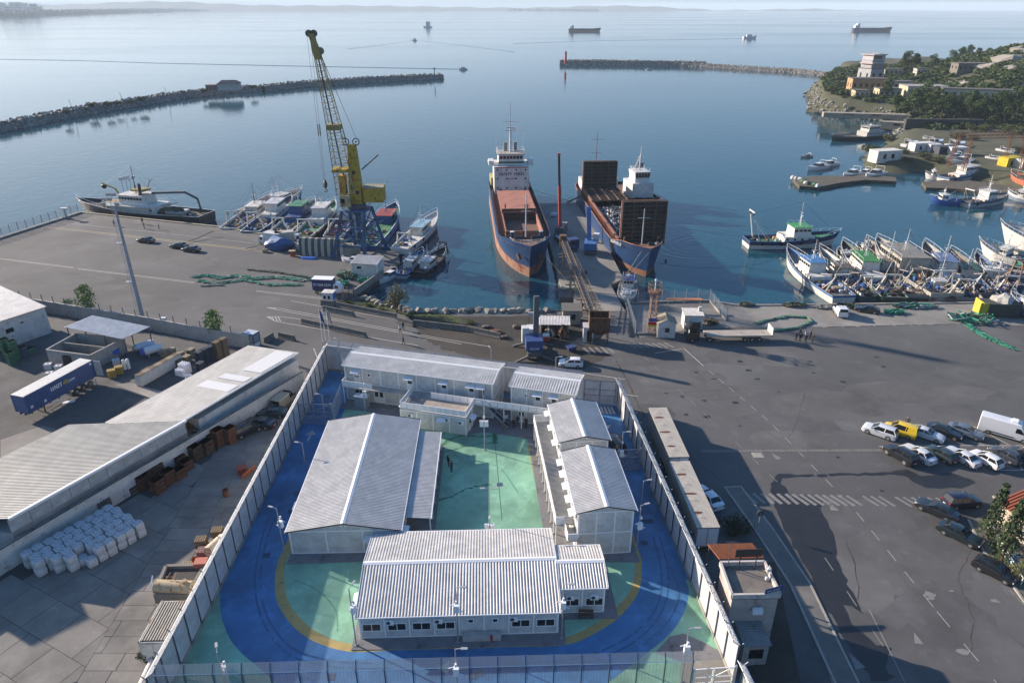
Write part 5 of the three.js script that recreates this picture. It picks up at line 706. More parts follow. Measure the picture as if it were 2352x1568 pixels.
{
const dk=mat([.105,.104,.104],{r:.95,t:'ground',s:18});struct(new B().sheet([g(-40,800),g(110,790),g(250,795),g(560,800),g(480,900),g(250,990),g(-60,1110)],.004).build('dark_yard',dk));
const wt=g(100,702,5.4),wl=g(-60,753,5.4),d=[(wl[0] - wt[0])/dst(wt,wl),(wl[1] - wt[1])/dst(wt,wl)],t=thing('white_store','white plastered building with grey ribbed roof at the left edge','building',[wt[0],0,wt[1]],ang(wt,wl)),L=dst(wt,wl);
new B().box(L/2,0,8,L,5.2,16).build('wall',WHT,t);{const b=new B();corrugated(b,[-.3,5.25,-.3],[1,0,0],L + .3,[0,.06,1],16.5,[0,1,-.06],.4);b.build('roof_sheet',mat([.33,.35,.37],{r:.5,t:'soft',s:8}),t);} new B().box(6.6,2.6,-.03,1.3,.8,.06).build('window',GLS,t);new B().box(10.4,1.5,-.03,1.0,.8,.06).build('window',GLS,t);new B().bar([4,3.7,-.1],[4.5,3.9,-.5],.08).box(4.6,3.8,-.6,.3,.16,.3).build('wall_lamp',BLK,t);
const bw=[g(-20,697),g(105,718),g(346,758),g(497,788),g(575,800)];const w=thing('yard_wall','pale plastered wall topped by wire fence posts along the quay','wall');for (let i=0;i + 1<bw.length;i++) new B().bar([bw[i][0],1.3,bw[i][1]],[bw[i + 1][0],1.3,bw[i + 1][1]],.3,2.6).build('wall_section',mat([.40,.39,.38],{r:.9,t:'grime',s:5}),w);for (let i=0;i + 1<bw.length;i++) {const n=Math.round(dst(bw[i],bw[i + 1])/3);for (let k=0;k<n;k++) {const p=lerp2(bw[i],bw[i + 1],k/n);new B().box(p[0],2.6,p[1],.1,1.3,.1).build('fence_post',FM.post,w);} for (const y of [3,3.4,3.8]) new B().bar([bw[i][0],y,bw[i][1]],[bw[i + 1][0],y,bw[i + 1][1]],.02).build('wire',FM.wire,w);}
const S=[[146,751],[211,724],[344,750],[298,771]].map(([u,v],i)=>{const y=i===1||i===2?4.3 :3.6,p=g(u,v,y);return [p[0],y,p[1]];});const sh=thing('open_shed','open shed with pale ribbed lean-to roof against the yard wall','shed');{const a=V3(...S[1]),u=V3(...S[2]).sub(a),v=V3(...S[0]).sub(a),n=u.clone().cross(v).normalize();if (n.y<0) n.negate();const b=new B();corrugated(b,a.toArray(),u.clone().normalize().toArray(),u.length(),v.clone().normalize().toArray(),v.length(),n.toArray(),.35);b.build('roof_sheet',mat([.50,.53,.55],{r:.45,t:'soft',s:5}),sh);for (const k of [0,.33,.66,1]) {const p=V3(...S[0]).addScaledVector(u,k*.98);new B().box(p.x + .3,0,p.z - .3,.14,p.y - .15,.14).build('post',FM.post,sh);const q=V3(...S[1]).addScaledVector(u,k*.98);new B().box(q.x + .1,0,q.z + .4,.14,q.y - .2,.14).build('post',FM.post,sh);}}
const W=[g(105,802,2.8),g(205,815,2.8),g(282,776,2.8),g(172,765,2.8)],bay=thing('walled_bays','roofless concrete bays with pale outer walls behind the blue container','walls');for (const [a,b] of [[0,1],[1,2],[2,3],[3,0]]) {new B().bar([W[a][0],1.4,W[a][1]],[W[b][0],1.4,W[b][1]],.25,2.8).build('wall',mat([.36,.35,.34],{r:.95,t:'grime',s:4}),bay);} {const a=lerp2(W[0],W[3],.5),b=lerp2(W[1],W[2],.5);new B().bar([a[0],1.3,a[1]],[b[0],1.3,b[1]],.2,2.6).build('wall',MA.wall,bay);}
const c0=[-71.6,-89.0],c1=[-68.2,-100.1],C=mid(c0,c1),CL=12.4,ct=thing('container_trailer','blue forty-five foot container with white roof on a black trailer','container',[C[0],0,C[1]],ang(c0,c1));const CB=mat([.045,.10,.26],{r:.5,t:'grime',s:4});
const bx=shippingBox(new B(),CL,2.5,2.85).build('container',CB,ct);bx.position.y=1.25;const rf=new B();for (let i=0;i<30;i++) rf.box(-CL/2 + .3 + i*(CL - .6)/29,4.1,0,.28,.04,2.3);rf.build('roof_ribs',mat([.68,.66,.60],{r:.5}),ct);new B().box(0,4.07,0,CL - .1,.04,2.45).build('roof',mat([.62,.60,.54],{r:.6,t:'rust',s:9}),ct);
const ch=new B();ch.box(0,.95,.45,CL,.28,.14).box(0,.95,-.45,CL,.28,.14);for (let i=0;i<8;i++) ch.box(-5.5 + i*1.55,1.0,0,.12,.2,2.3);ch.build('chassis',BLK,ct);for (const s of [-1,1]) {for (const x of [2.2,3.5,4.8]) wheel(ct,x,s*1.05,.5);new B().box(-3.3,0,s*.7,.16,1,.16).build('landing_leg',BLK,ct);new B().bar([-2.4,.9,s*1.2],[1.2,.9,s*1.2],.06).bar([-2.4,.55,s*1.2],[1.2,.55,s*1.2],.06).build('side_guard',BM.frame,ct);}
new B().at(CL/2,1.4,1.25,-1.4).box(.6,0,0,1.2,2.6,.06).build('door',mat([.55,.55,.53],{t:'grime',s:2}),ct);
const tx=put('lettering',textGeo('UNIT',.62,.03),mat([.7,.7,.7],{}),ct);tx.position.set(-.9,2.75,1.27);const t2=put('lettering',textGeo('45',.62,.03),mat([.45,.38,.05],{}),ct);t2.position.set(.7,2.75,1.27);const t3=put('lettering',textGeo('.com',.4,.03),mat([.7,.7,.7],{}),ct);t3.position.set(1.75,2.75,1.27);for (const [x,y] of [[-5.4,1.9],[5.6,3.5],[-3.2,1.7]]) new B().box(x,y,1.27,.4,.4,.02).build('sticker',PLATE,ct);
const GC=mat([.03,.15,.085],{r:.7,t:'grime',s:1.5}),BC=mat([.05,.10,.15],{r:.7,t:'grime',s:1.5});for (const [u,v,n,m,lab] of [[20,822,6,GC,'tall green crate stack nearest the left edge'],[38,826,6,GC,'tall green crate stack second from the left edge'],[30,838,4,GC,'green crate stack in front of the two tall ones'],[56,818,3,BC,'blue-grey crate stack beside the green crates'],[72,812,2,GC,'low green crate stack farthest from the left edge']]) crateStack(lab,at0([u,v]),wallAng,n,1.2,.62,1.0,m,null);
ibc('caged tote at the left of the pair before the bay wall',at0([113,848]),.2);ibc('caged tote at the right of the pair before the bay wall',at0([137,852]),.2);ibc('caged tote beside the far end of the blue container',at0([116,868]),.3);crateStack('black square crate stack before the bay wall',at0([161,842]),.2,2,1.3,1.1,1.2,BLK);ibc('caged tote under a blue tarpaulin by the bay wall',at0([268,838]),.5);ibc('empty caged tote on the dark ground beyond the trailer',at0([213,888]),.3,null,false);
{const p=g(262,822),tt=thing('blue_tarpaulin','bright blue tarpaulin sheet draped beside the caged tote','tarpaulin',[p[0],0,p[1]],.5);new B().box(0,1.5,0,2.2,.05,1.2).box(0,.9,.6,2.2,.62,.05).box(-.9,0,0,.08,1.5,.08).box(.9,0,0,.08,1.5,.08).build('sheet',mat([.03,.10,.38],{r:.6}),tt);}
palletStack('yellow pallet stack beside the bay wall',at0([258,865]),.5,9,mat([.38,.27,.07],{t:'grime',s:2}));palletStack('yellow pallet stack beside the bay wall, right one',at0([275,857]),.5,9,mat([.38,.27,.07],{t:'grime',s:2}));
for (const [u,v,l] of [[287,848,'left of two white upright gas cylinders'],[296,846,'right of two white upright gas cylinders']]) {const p=g(u,v),q=thing('gas_cylinder',l,'cylinder',[p[0],0,p[1]]);new B().cyl([0,0,0],[0,1.7,0],.25,.25,12).build('body',mat([.66,.66,.64],{}),q,.6);new B().ball([0,1.7,0],.25,10,6,.6).build('shoulder',mat([.66,.66,.64],{}),q,.8);}
for (const [u,v,l] of [[335,806,'grey horizontal gas tank nearer the shed'],[352,815,'white horizontal gas tank with blue end']]) {const p=g(u,v),q=thing('gas_tank',l,'tank',[p[0],0,p[1]],.75);new B().cyl([-1.4,1.1,0],[1.5,1.1,0],.7,.7,14).build('shell',mat([.50,.52,.54],{r:.4}),q,.6);new B().ball([-1.4,1.1,0],.7,12,8).build('end_cap',u>340?mat([.04,.08,.3],{}) :BM.metal,q,.9);new B().box(-.8,0,0,.2,.6,1).box(.8,0,0,.2,.6,1).build('saddle',BM.steel,q);}
const r0=g(327,884),r1=g(407,838);for (let i=0;i<7;i++) {const p=lerp2(r0,r1,i/6),q=thing('wrapped_pallet',i===0?'white shrink-wrapped pallet at the near end of the long row' :i===6?'white shrink-wrapped pallet at the far end of the long row' :'white shrink-wrapped pallet, ' + ORD[i] + ' from the near end of the long row','pallet load',[p[0],0,p[1]],ang(r0,r1),'wrapped pallets in a row');put('base_pallet',PAL,W2,q);new B().loft([[.15,.6],[.5,.62],[1.6,.61],[1.9,.58]].map(([y,s])=>[[-s,y,-s*.95],[s,y,-s],[s*.98,y,s],[-s,y,s*.97]])).build('wrapped_load',mat([.64,.64,.64],{r:.45,t:'grime',s:1.4,b:.06,bs:.5}),q,.5);const o=put('top_pallet',PAL,i % 2?W2 :W1,q);o.position.y=1.9;}
for (const [u,v,n,m,l] of [[412,842,9,W1,'brown pallet stack right beside the wrapped row'],[430,832,9,W2,'pale topped pallet stack behind the canisters'],[415,826,10,W2,'pale topped pallet stack nearest the gas tanks'],[440,818,10,W2,'pale topped pallet stack against the dark pallets'],[395,815,9,W2,'pale pallet stack at the back of the wrapped row'],[380,818,8,W2,'pallet stack left of the back row'],[462,838,18,mat([.02,.035,.06],{}),'dark blue plastic pallet stack, leftmost'],[475,832,19,mat([.02,.035,.06],{}),'dark blue plastic pallet stack, middle'],[488,826,19,mat([.02,.035,.06],{}),'dark blue plastic pallet stack, rightmost'],[462,853,12,mat([.02,.035,.06],{}),'lower dark pallet stack in front of the tall dark ones'],[502,822,22,W1,'tallest brown pallet stack, left of two by the hangar'],[517,816,23,W1,'tallest brown pallet stack, right of two by the hangar']]) palletStack(l,at0([u,v]),ang(r0,r1),n,m);
{const p=g(422,858),q=thing('canister_load','cluster of white plastic canisters on the ground by the dark pallets','canisters',[p[0],0,p[1]],ang(r0,r1));seed=3;const cg=new B().cyl([0,0,0],[0,.5,0],.2,.2,9).cyl([0,.5,0],[0,.62,0],.2,.08,9).geo(.6),cm=mat([.70,.70,.71],{r:.5});for (let i=0;i<5;i++) for (let j=0;j<4;j++) for (let k=0;k<2 + (i>1?1 :0);k++) put('canister',cg,cm,q).position.set((i - 2)*.44,k*.6,(j - 1.5)*.44);}
crateStack('white crate with blue sacks in front of the canisters',at0([434,874]),.6,2,1,.5,.8,mat([.35,.4,.55],{}));
{const p=g(157,923),q=thing('foam_sheet','white foam sheet lying on the dark ground beside the trailer','sheet',[p[0],.01,p[1]],.4);new B().prism([[-.9,-.3],[-.3,-.4],[.9,-.35],[.85,.3],[.2,.4],[-.8,.35]],0,.06).build('sheet',PLATE,q);}
{const P0=A([[262,883],[300,879],[372,899],[352,916]]);struct(new B().sheet(P0,.008).build('concrete_strip',MA.concrete));struct(new B().sheet(A([[0,1010],[95,978],[130,985],[60,1025],[0,1050]]),.008).build('concrete_strip',MA.concrete));}
tree('yard_tree','rounded green tree behind the open shed','tree','egg',1,[.11,.19,.04],at0([206,724]),1.7,1.05);tree('yard_tree','smaller pale green bush left of the rounded tree','tree','egg',2,[.11,.19,.05],at0([161,719]),1.1,.75);tree('yard_tree','rounded green tree by the guard booth','tree','egg',3,[.12,.20,.035],at0([497,780]),1.6,1.05);tree('yard_tree','tiny conifer by the fence at the left edge','tree','cone',4,[.04,.07,.02],at0([17,700]),.45);
{
const p=g(580,793),q=thing('guard_booth','small glazed guard booth with blue frame by the entrance','booth',[p[0],0,p[1]],-.35);new B().box(0,0,0,2.2,.9,1.7).build('lower_wall',PLATE,q);const f=new B();for (const x of [-1.1,1.1]) for (const z of [-.85,.85]) f.box(x,0,z,.12,2.6,.12);for (const y of [.9,2.5]) f.bar([-1.1,y,-.85],[1.1,y,-.85],.1).bar([-1.1,y,.85],[1.1,y,.85],.1).bar([-1.1,y,-.85],[-1.1,y,.85],.1).bar([1.1,y,-.85],[1.1,y,.85],.1);f.build('frame',mat([.03,.05,.10],{r:.5}),q);for (const [x,z,r] of [[0,.85,0],[0,-.85,0],[1.1,0,1.57],[-1.1,0,1.57]]) new B().at(x,0,z,r).box(0,1,0,r?1.5 :2,1.45,.03).build('pane',mat([.25,.28,.30],{r:.1}),q);new B().box(0,2.6,0,2.3,.06,1.8).build('roof',mat([.42,.45,.47],{r:.3}),q);new B().box(.0,2.45,.93,2.0,.2,.05).build('blue_fascia',mat([.03,.08,.35],{}),q);}
{
const p=g(330,742),q=thing('floodlight_mast','very tall grey lattice-laddered floodlight mast on the left quay','mast',[p[0],0,p[1]]),H=23;new B().cyl([0,0,0],[-.15,H,0],.42,.2,10).build('pole',mat([.30,.33,.37],{r:.5,t:'soft',s:4}),q,.7);const l=new B();for (let i=0;i<56;i++) l.bar([-.75,.6 + i*.4,-.2],[-.75,.6 + i*.4,.2],.025);l.bar([-.75,.4,-.2],[-.75,H,-.2],.04).bar([-.75,.4,.2],[-.75,H,.2],.04);for (let i=0;i<22;i++) l.bar([-.35,1 + i,0],[-.75,1 + i,0],.03);l.build('ladder',FM.galv,q);for (const y of [8.5,16]) new B().box(-.9,y,0,1.1,.06,.9).bar([-1.4,y + .9,-.45],[-1.4,y + .9,.45],.04).bar([-1.4,y,-.45],[-1.4,y + .9,-.45],.04).bar([-1.4,y,.45],[-1.4,y + .9,.45],.04).build('rest_platform',FM.galv,q);const hd=new B();hd.box(-.2,H,0,2.2,.1,1.6).bar([-1.2,H + 1,-.8],[.9,H + 1,-.8],.05).bar([-1.2,H + 1,.8],[.9,H + 1,.8],.05);for (const x of [-1.2,-.2,.9]) for (const z of [-.8,.8]) hd.box(x,H,z,.05,1,.05);hd.build('head_platform',FM.galv,q);for (const [x,y] of [[-1.3,1.1],[-.3,1.1],[-1.6,.2],[.8,.2],[-.3,1.9],[.6,1.9]]) new B().at(x,H + y,.7,0,.5).box(0,0,0,.75,.55,.3).build('floodlight',mat([.35,.37,.39],{r:.4}),q);new B().box(4.2,0,.5,1,1.4,.6).build('switch_box',PLATE,q);}
}
// ---------------------------------------------------------------- harbour crane
const YEL=mat([.46,.32,.03],{r:.7,t:'rust',s:5}),BLU=mat([.03,.11,.25],{r:.6,t:'rust',s:6}),LAT=mat([.42,.36,.18],{r:.8,t:'rust',s:3}),RUST=mat([.16,.085,.05],{r:.9,t:'rust',s:3}),STL=mat([.10,.105,.115],{r:.7,t:'grime',s:3}),CBL=mat([.05,.05,.055],{r:.7});
function truss(b,a,c,w0,w1,n,r=.09,tri=false) {
const A0=V3(...a),d=V3(...c).sub(A0),L=d.length();d.normalize();const s=(Math.abs(d.y)>.9?V3(1,0,0) :V3(0,1,0)).cross(d).normalize(),q=d.clone().cross(s).normalize();const P=(i,k)=>{const t=i/n,w=(w0 + (w1 - w0)*t)/2,[u,v]=[[-1,-1],[1,-1],[1,1],[-1,1]][k];return A0.clone().addScaledVector(d,L*t).addScaledVector(s,u*w).addScaledVector(q,v*w).toArray();};
for (let k=0;k<4;k++) {b.bar(P(0,k),P(n,k),r*1.6);for (let i=0;i<n;i++) {b.bar(P(i,k),P(i + 1,(k + 1) % 4),r*.8);b.bar(P(i,k),P(i,(k + 1) % 4),r*.8);}} return b;
}
{
const t=thing('harbour_crane','tall harbour crane with blue portal legs and yellow tower and lattice jib','crane',[-37.4,0,-166.4]);const legs=[[-5.8,2.7],[1.8,3.7],[5.7,-3.1],[-2.1,-4.4]],top=[[-2.3,2.0],[1.9,2.2],[2.5,-1.9],[-1.9,-2.2]];
for (let i=0;i<4;i++) {const [x,z]=legs[i],[u,v]=top[i];new B().bar([x,.8,z],[u*1.25,11.2,v*1.25],.75,.75).build('leg',BLU,t);new B().box(x,0,z,1.9,.9,.9,.15).build('bogie',BLU,t);const [x2,z2]=legs[(i + 1) % 4],[u2,v2]=top[(i + 1) % 4];const m=(f,k)=>{const a=i + k & 3;const [p,q]=legs[a],[r,s]=top[a];return [p + (r*1.25 - p)*f,.8 + 10.4*f,q + (s*1.25 - q)*f];};new B().bar(m(.18,0),m(.18,1),.3,.35).build('tie_beam',BLU,t);new B().bar(m(.18,0),m(.62,1),.24).bar(m(.62,0),m(.18,1),.24).bar(m(.62,0),m(.62,1),.25).bar(m(.62,0),m(.96,1),.18).build('brace',BLU,t);}
new B().cyl([0,11.0,0],[0,11.5,0],3.6,3.6,20).build('ring_platform',BLU,t);new B().cyl([0,11.5,0],[0,12.6,0],2.4,2.4,18).build('slew_ring',STL,t,.6);const rl=new B();for (let i=0;i<18;i++) {const a=i/18*6.283,c=(i + 1)/18*6.283;rl.bar([3.5*Math.cos(a),12.5,3.5*Math.sin(a)],[3.5*Math.cos(c),12.5,3.5*Math.sin(c)],.06).box(3.5*Math.cos(a),11.5,3.5*Math.sin(a),.05,1,.05);} rl.build('railing',BLU,t);
new B().cyl([0,4,0],[0,11,0],.7,.8,10).build('centre_column',BLU,t,.6);const st=new B();for (let i=0;i<9;i++) st.bar([-2 + i*.5,2 + i*.8,2.6],[-1.6 + i*.5,2.6 + i*.8,2.6],.9,.08);st.build('stair',STL,t);
new B().loft([[12.6,1.5,1.5],[17,1.35,1.4],[24,1.0,1.0],[26.2,.8,.8]].map(([y,a,c])=>[[-a + .4,y,-c],[a + .4,y,-c],[a + .4,y,c],[-a + .4,y,c]])).build('tower',YEL,t);for (const [x,y,z,w,h] of [[-.1,16,1.42,.8,1],[1.0,15,1.44,.7,.8],[.4,19.5,1.25,.6,.9]]) new B().box(x,y,z,w,h,.08).build('hatch',BLK,t);
new B().box(4.6,13,-.6,4.6,3.4,4.2).build('machine_house',YEL,t);new B().box(4.6,16.4,-.6,4.9,.15,4.5).build('house_roof',mat([.30,.28,.2],{t:'grime',s:3}),t);const hr=new B();for (const z of [-2.7,1.5]) hr.bar([2.5,17.4,z],[7.5,17.4,z],.05);for (const x of [2.5,5,7.5]) for (const z of [-2.7,1.5]) hr.box(x,16.5,z,.05,.9,.05);hr.build('house_rail',LAT,t);
new B().box(-1.7,12.4,2.4,2.4,2.5,2.4).build('cab',mat([.42,.36,.20],{r:.7,t:'rust',s:4}),t);new B().box(-2.2,13.4,3.61,1,1,.06).build('cab_window',GLS,t);new B().box(-2.92,13.4,2.4,.06,1,1.6).build('cab_window',GLS,t);
new B().box(-2.5,14.6,0,1.4,4.6,2.4).build('boom_foot',YEL,t);new B().box(-2.6,20.2,.6,3.6,.7,3.6).build('platform',YEL,t);for (const x of [-1.0,1.4]) new B().torus([x,26.8,0],.75,.12,'z',14,5).cyl([x,26.8,-.1],[x,26.8,.1],.2,.2,8).build('sheave',BLK,t);new B().bar([2.2,20.5,0],[6.2,23.8,-.5],.35,.3).build('counter_arm',STL,t);
const J=[-1.6,15,.6],K=[-3.6,30,-1.5],T=[-5.9,44.5,-3];truss(new B(),J,K,4.2,3.0,11,.1).build('boom_lower',LAT,t);truss(new B(),K,T,2.9,1.4,11,.09).build('boom_upper',LAT,t);new B().bar(J,T,.28,.28).build('boom_pipe',BLK,t);new B().box(K[0],K[1] - .7,K[2],3.2,1.2,2.6).build('splice_box',mat([.33,.28,.1],{t:'rust',s:2}),t);
new B().loft([[44.2,1.5,-5.85],[46,1.7,-6.2],[48,1.1,-6.6],[49.6,1.3,-6.9]].map(([y,w,x])=>[[x - w/2,y,-3.7],[x + w/2,y,-3.7],[x + w/2,y,-2.4],[x - w/2,y,-2.4]])).build('boom_head',mat([.38,.32,.10],{r:.8,t:'rust',s:2}),t);for (const x of [-7.4,-6.3]) new B().cyl([x,49.6,-3.2],[x,49.6,-2.7],.75,.75,14).build('head_sheave',mat([.10,.11,.07],{}),t);new B().cyl([-5.3,46,-2.8],[-5.3,46,-3.4],.8,.8,12).build('guide_sheave',mat([.2,.2,.1],{}),t);
new B().cyl([-7.9,49.3,-3],[-6.9,18.2,.5],.035,.035,4).cyl([-7.1,49.3,-3],[-6.6,18.2,.5],.035,.035,4).build('hoist_rope',CBL,t);for (const x of [-7.3,-6.85]) new B().cyl([x - .05,30.5,-1.3],[x,28,-1],.13,.13,6).build('rope_weight',BLK,t);new B().loft([[18.2,.2],[17.4,.55],[16.6,.5],[16.1,.12]].map(([y,r])=>[[-6.7 - r,y,.5],[-6.7,y,.5 - r],[-6.7 + r,y,.5],[-6.7,y,.5 + r]])).build('hook_block',BLK,t);new B().torus([-6.7,15.6,.5],.35,.1,'z',10,5).build('hook',BLK,t);
new B().cyl([-5.6,46,-3],[1.6,27.4,0],.04,.04,4).cyl([-5.6,46,-3],[-.8,27.4,0],.04,.04,4).cyl([-6.6,49.2,-3],[1.6,27.4,0],.04,.04,4).build('luffing_rope',CBL,t);
}
// ---------------------------------------------------------------- boats on the left quay
const pos=(a,h=SEA)=>[a[0],h,a[1]];
function boatAt(label,sternUV,bowUV,o,name='fishing_boat') {const s=g(...sternUV,SEA),b=g(...bowUV,SEA),L=o.L ?? dst(s,b),d=dst(s,b),c=lerp2(s,b,.5 + (d - L)/d*-.5*0);return fishingBoat(name,label,pos(c),ang(s,b),{...o,L});}
const W_=[.62,.62,.60],NAVY=[.02,.04,.11],BLUE=[.025,.12,.29],DK=[.035,.038,.045];
boatAt('large dark-hulled purse seiner with white superstructure lying along the left quay',[478,512],[196,487],{hull:DK,band:[.05,.05,.055],rail:W_,deck:[.10,.09,.07],free:2.6,sheer:1.6,B:9.5,hx:.03,hl:.19,hh:2.6,lower:2.7,hw:.62,mast:8,mastC:DK,clutter:14,tyres:0,bulwark:.9,rh:1},'purse_seiner');
{const s=g(478,512,SEA),b=g(196,487,SEA),c=mid(s,b),t=scene.children[scene.children.length - 1],L=dst(s,b);
new B().box(1.5,1.6,0,14,2.5,7.6).build('main_house',SHWl(),t);new B().box(2.2,4.1,0,16,.16,8.6).build('boat_deck',SHWl(),t);railing(new B(),[[-5.6,4.2,-4.2],[10,4.2,-4.2],[10,4.2,4.2],[-5.6,4.2,4.2]],1).build('deck_railing',BM.frame,t);for (let i=0;i<7;i++) new B().box(-4 + i*1.9,2.5,3.82,.7,.7,.06).build('house_window',GLS,t);for (const x of [-5.2,9.4]) for (const z of [-4,4]) new B().box(x,1.5,z,.2,2.7,.2).build('deck_pillar',SHWl(),t);new B().cyl([-1.5,7,-1.6],[-1.8,10.5,-1.6],.5,.4,8).build('funnel',DK_M(),t);put('dark_net_pile',rockGeo(2.6,233),mat([.035,.03,.025],{r:1,b:.2,bs:.6}),t).position.set(-13,2.2,-1.2);put('dark_net_pile',rockGeo(1.8,234),mat([.05,.06,.05],{r:1,b:.2,bs:.6}),t).position.set(13,3.2,.8);
const boom=new B();boom.bar([-3,7.2,1.4],[-14,8.0,2],.55,.6).bar([-14,8.0,2],[-17.5,6.2,2.6],.5,.5).bar([-17.5,6.2,2.6],[-18,3.2,2.6],.4,.4).bar([-17.4,2.2,2.6],[-18,3.2,2.6],.9,.9);boom.build('net_boom',STL,t);new B().bar([6,3,0],[8.5,8,0],.35,.35).bar([8.5,8,0],[13,9.4,0],.3,.3).bar([6.6,3,1],[8.2,7,.4],.2).build('yellow_derrick',YEL,t);new B().cyl([12.8,8.2,0],[12.8,8.6,.6],.7,.7,12).build('power_block',BLK,t);new B().box(9.8,2.6,-.4,4.2,1.7,4.4).build('box_stack',mat([.38,.27,.15],{t:'grime',s:2}),t);
new B().loft([[1.9,3,2.8],[2.8,2.8,2.4],[3.4,1.5,1.2]].map(([y,a,c2])=>[[-7 - a,y,-c2],[-7 + a,y,-c2],[-7 + a,y,c2],[-7 - a,y,c2]])).build('net_heap',mat([.09,.07,.03],{r:1,b:.2,bs:.6}),t);new B().box(-11.5,1.8,2.6,3.6,.8,1.8).build('white_sacks',mat([.55,.55,.58],{r:.9,b:.1,bs:.5}),t);
new B().loft([[2.2,.5],[3.2,1.3],[3.5,1.3]].map(([y,w])=>[[-17,y,-3.4 - w],[-11.5,y,-3.4 - w*.8],[-10.6,y,-3.4],[-11.5,y,-3.4 + w*.8],[-17,y,-3.4 + w]])).build('skiff',mat([.2,.21,.2],{t:'grime',s:2}),t);const fr=new B();for (const z of [-1.5,1.5]) for (const x of [2.6,4.2]) fr.box(x,7.8,z,.07,3.2,.07);fr.bar([2.6,11,-1.5],[2.6,11,1.5],.07).bar([4.2,11,-1.5],[4.2,11,1.5],.07);fr.build('light_frame',DK_M(),t);for (const [x,z] of [[4.4,-1.4],[4.4,0],[4.4,1.4],[2.4,1.3]]) new B().box(x,11.1,z,.3,.8,1.1).build('floodlight',mat([.5,.5,.5],{}),t);new B().bar([-1.5,8,1.5],[-3.5,11,1],.15).bar([-3.5,11,1],[-5,11.4,.8],.15).build('small_derrick',YEL,t);new B().box(-.5,8.1,0,4.5,.5,3.2).build('roof_gear',mat([.36,.27,.08],{t:'grime',s:2}),t);}
function SHWl() {return mat([.52,.52,.50],{r:.6,t:'grime',s:3});}
function DK_M() {return mat(DK,{r:.6});}
const mo={B:6.2,free:1.9,sheer:1.3,gantry:4.4,clutter:18,tyres:2,bulwark:.8};
boatAt('fishing boat with red-and-white derrick, leftmost of the moored group by the crane',[527,540],[622,470],{...mo,hull:NAVY,band:W_,deck:[.12,.10,.09],roof:W_,gantryC:[.5,.48,.46],mast:6,mastC:DK,rail:W_});
boatAt('fishing boat with blue rails, second of the moored group by the crane',[575,548],[668,474],{...mo,hull:BLUE,band:BLUE,deck:[.14,.13,.11],roof:[.55,.56,.6],mast:7,rail:W_,lower:1.6,gantry:5});
boatAt('fishing boat with green deck roof and white gantry, third of the moored group',[632,556],[722,482],{...mo,hull:BLUE,band:W_,deck:[.04,.16,.09],roof:[.05,.22,.12],wall:[.05,.10,.26],lower:1.8,mast:5});
boatAt('fishing boat with white wheelhouse and green deck, fourth of the moored group',[692,560],[768,484],{...mo,hull:[.02,.02,.025],band:W_,deck:[.04,.18,.08],roof:[.62,.62,.6],lower:1.6,mast:4});
boatAt('fishing boat with yellow hoops on deck behind the moored group',[560,500],[690,455],{...mo,gantry:0,hull:[.05,.14,.35],band:W_,deck:[.25,.18,.06],roof:[.5,.5,.52],mast:6,clutter:4});
boatAt('white boat half hidden behind the crane legs',[765,560],[822,480],{...mo,hull:NAVY,band:W_,deck:[.2,.05,.04],roof:W_,mast:4});
boatAt('blue-hulled boat with red deck rail, right of the crane legs',[838,588],[908,497],{...mo,B:7.4,free:2.6,hull:[.03,.10,.32],band:[.03,.10,.32],deck:[.05,.2,.1],wall:[.04,.10,.28],roof:[.3,.05,.04],rail:W_,mastC:BLUE,gantryC:BLUE,hx:.2,mast:5});
boatAt('white patrol-like boat with blue lower hull and pale blue canopy, end of the quay',[918,592],[1000,518],{B:5.6,hull:[.03,.06,.16],band:W_,bandAt:.5,deck:[.55,.55,.53],free:2.3,sheer:1.4,hx:.08,hl:.26,roof:[.25,.42,.55],gantry:3.6,mast:5,clutter:5,tyres:2,tyreSide:1,rh:1});
boatAt('small white-cabined boat moored beside the quay end, nearer the kiosk',[921,640],[970,592],{B:3.6,hull:[.45,.46,.47],band:BLUE,deck:[.3,.28,.25],free:1.1,sheer:.8,hx:-.05,hl:.28,mast:3,hh:2,clutter:4,tyres:1});
boatAt('small dark boat with white cabin, outermost at the quay end',[962,638],[1020,588],{B:4.2,hull:[.02,.025,.035],band:[.02,.025,.035],deck:[.06,.055,.05],free:1.3,sheer:.8,hx:-.15,hl:.24,mast:3.5,hh:2,clutter:8,tyres:2,gantry:3,gx:-.42,lean:-.6,gantryC:DK});
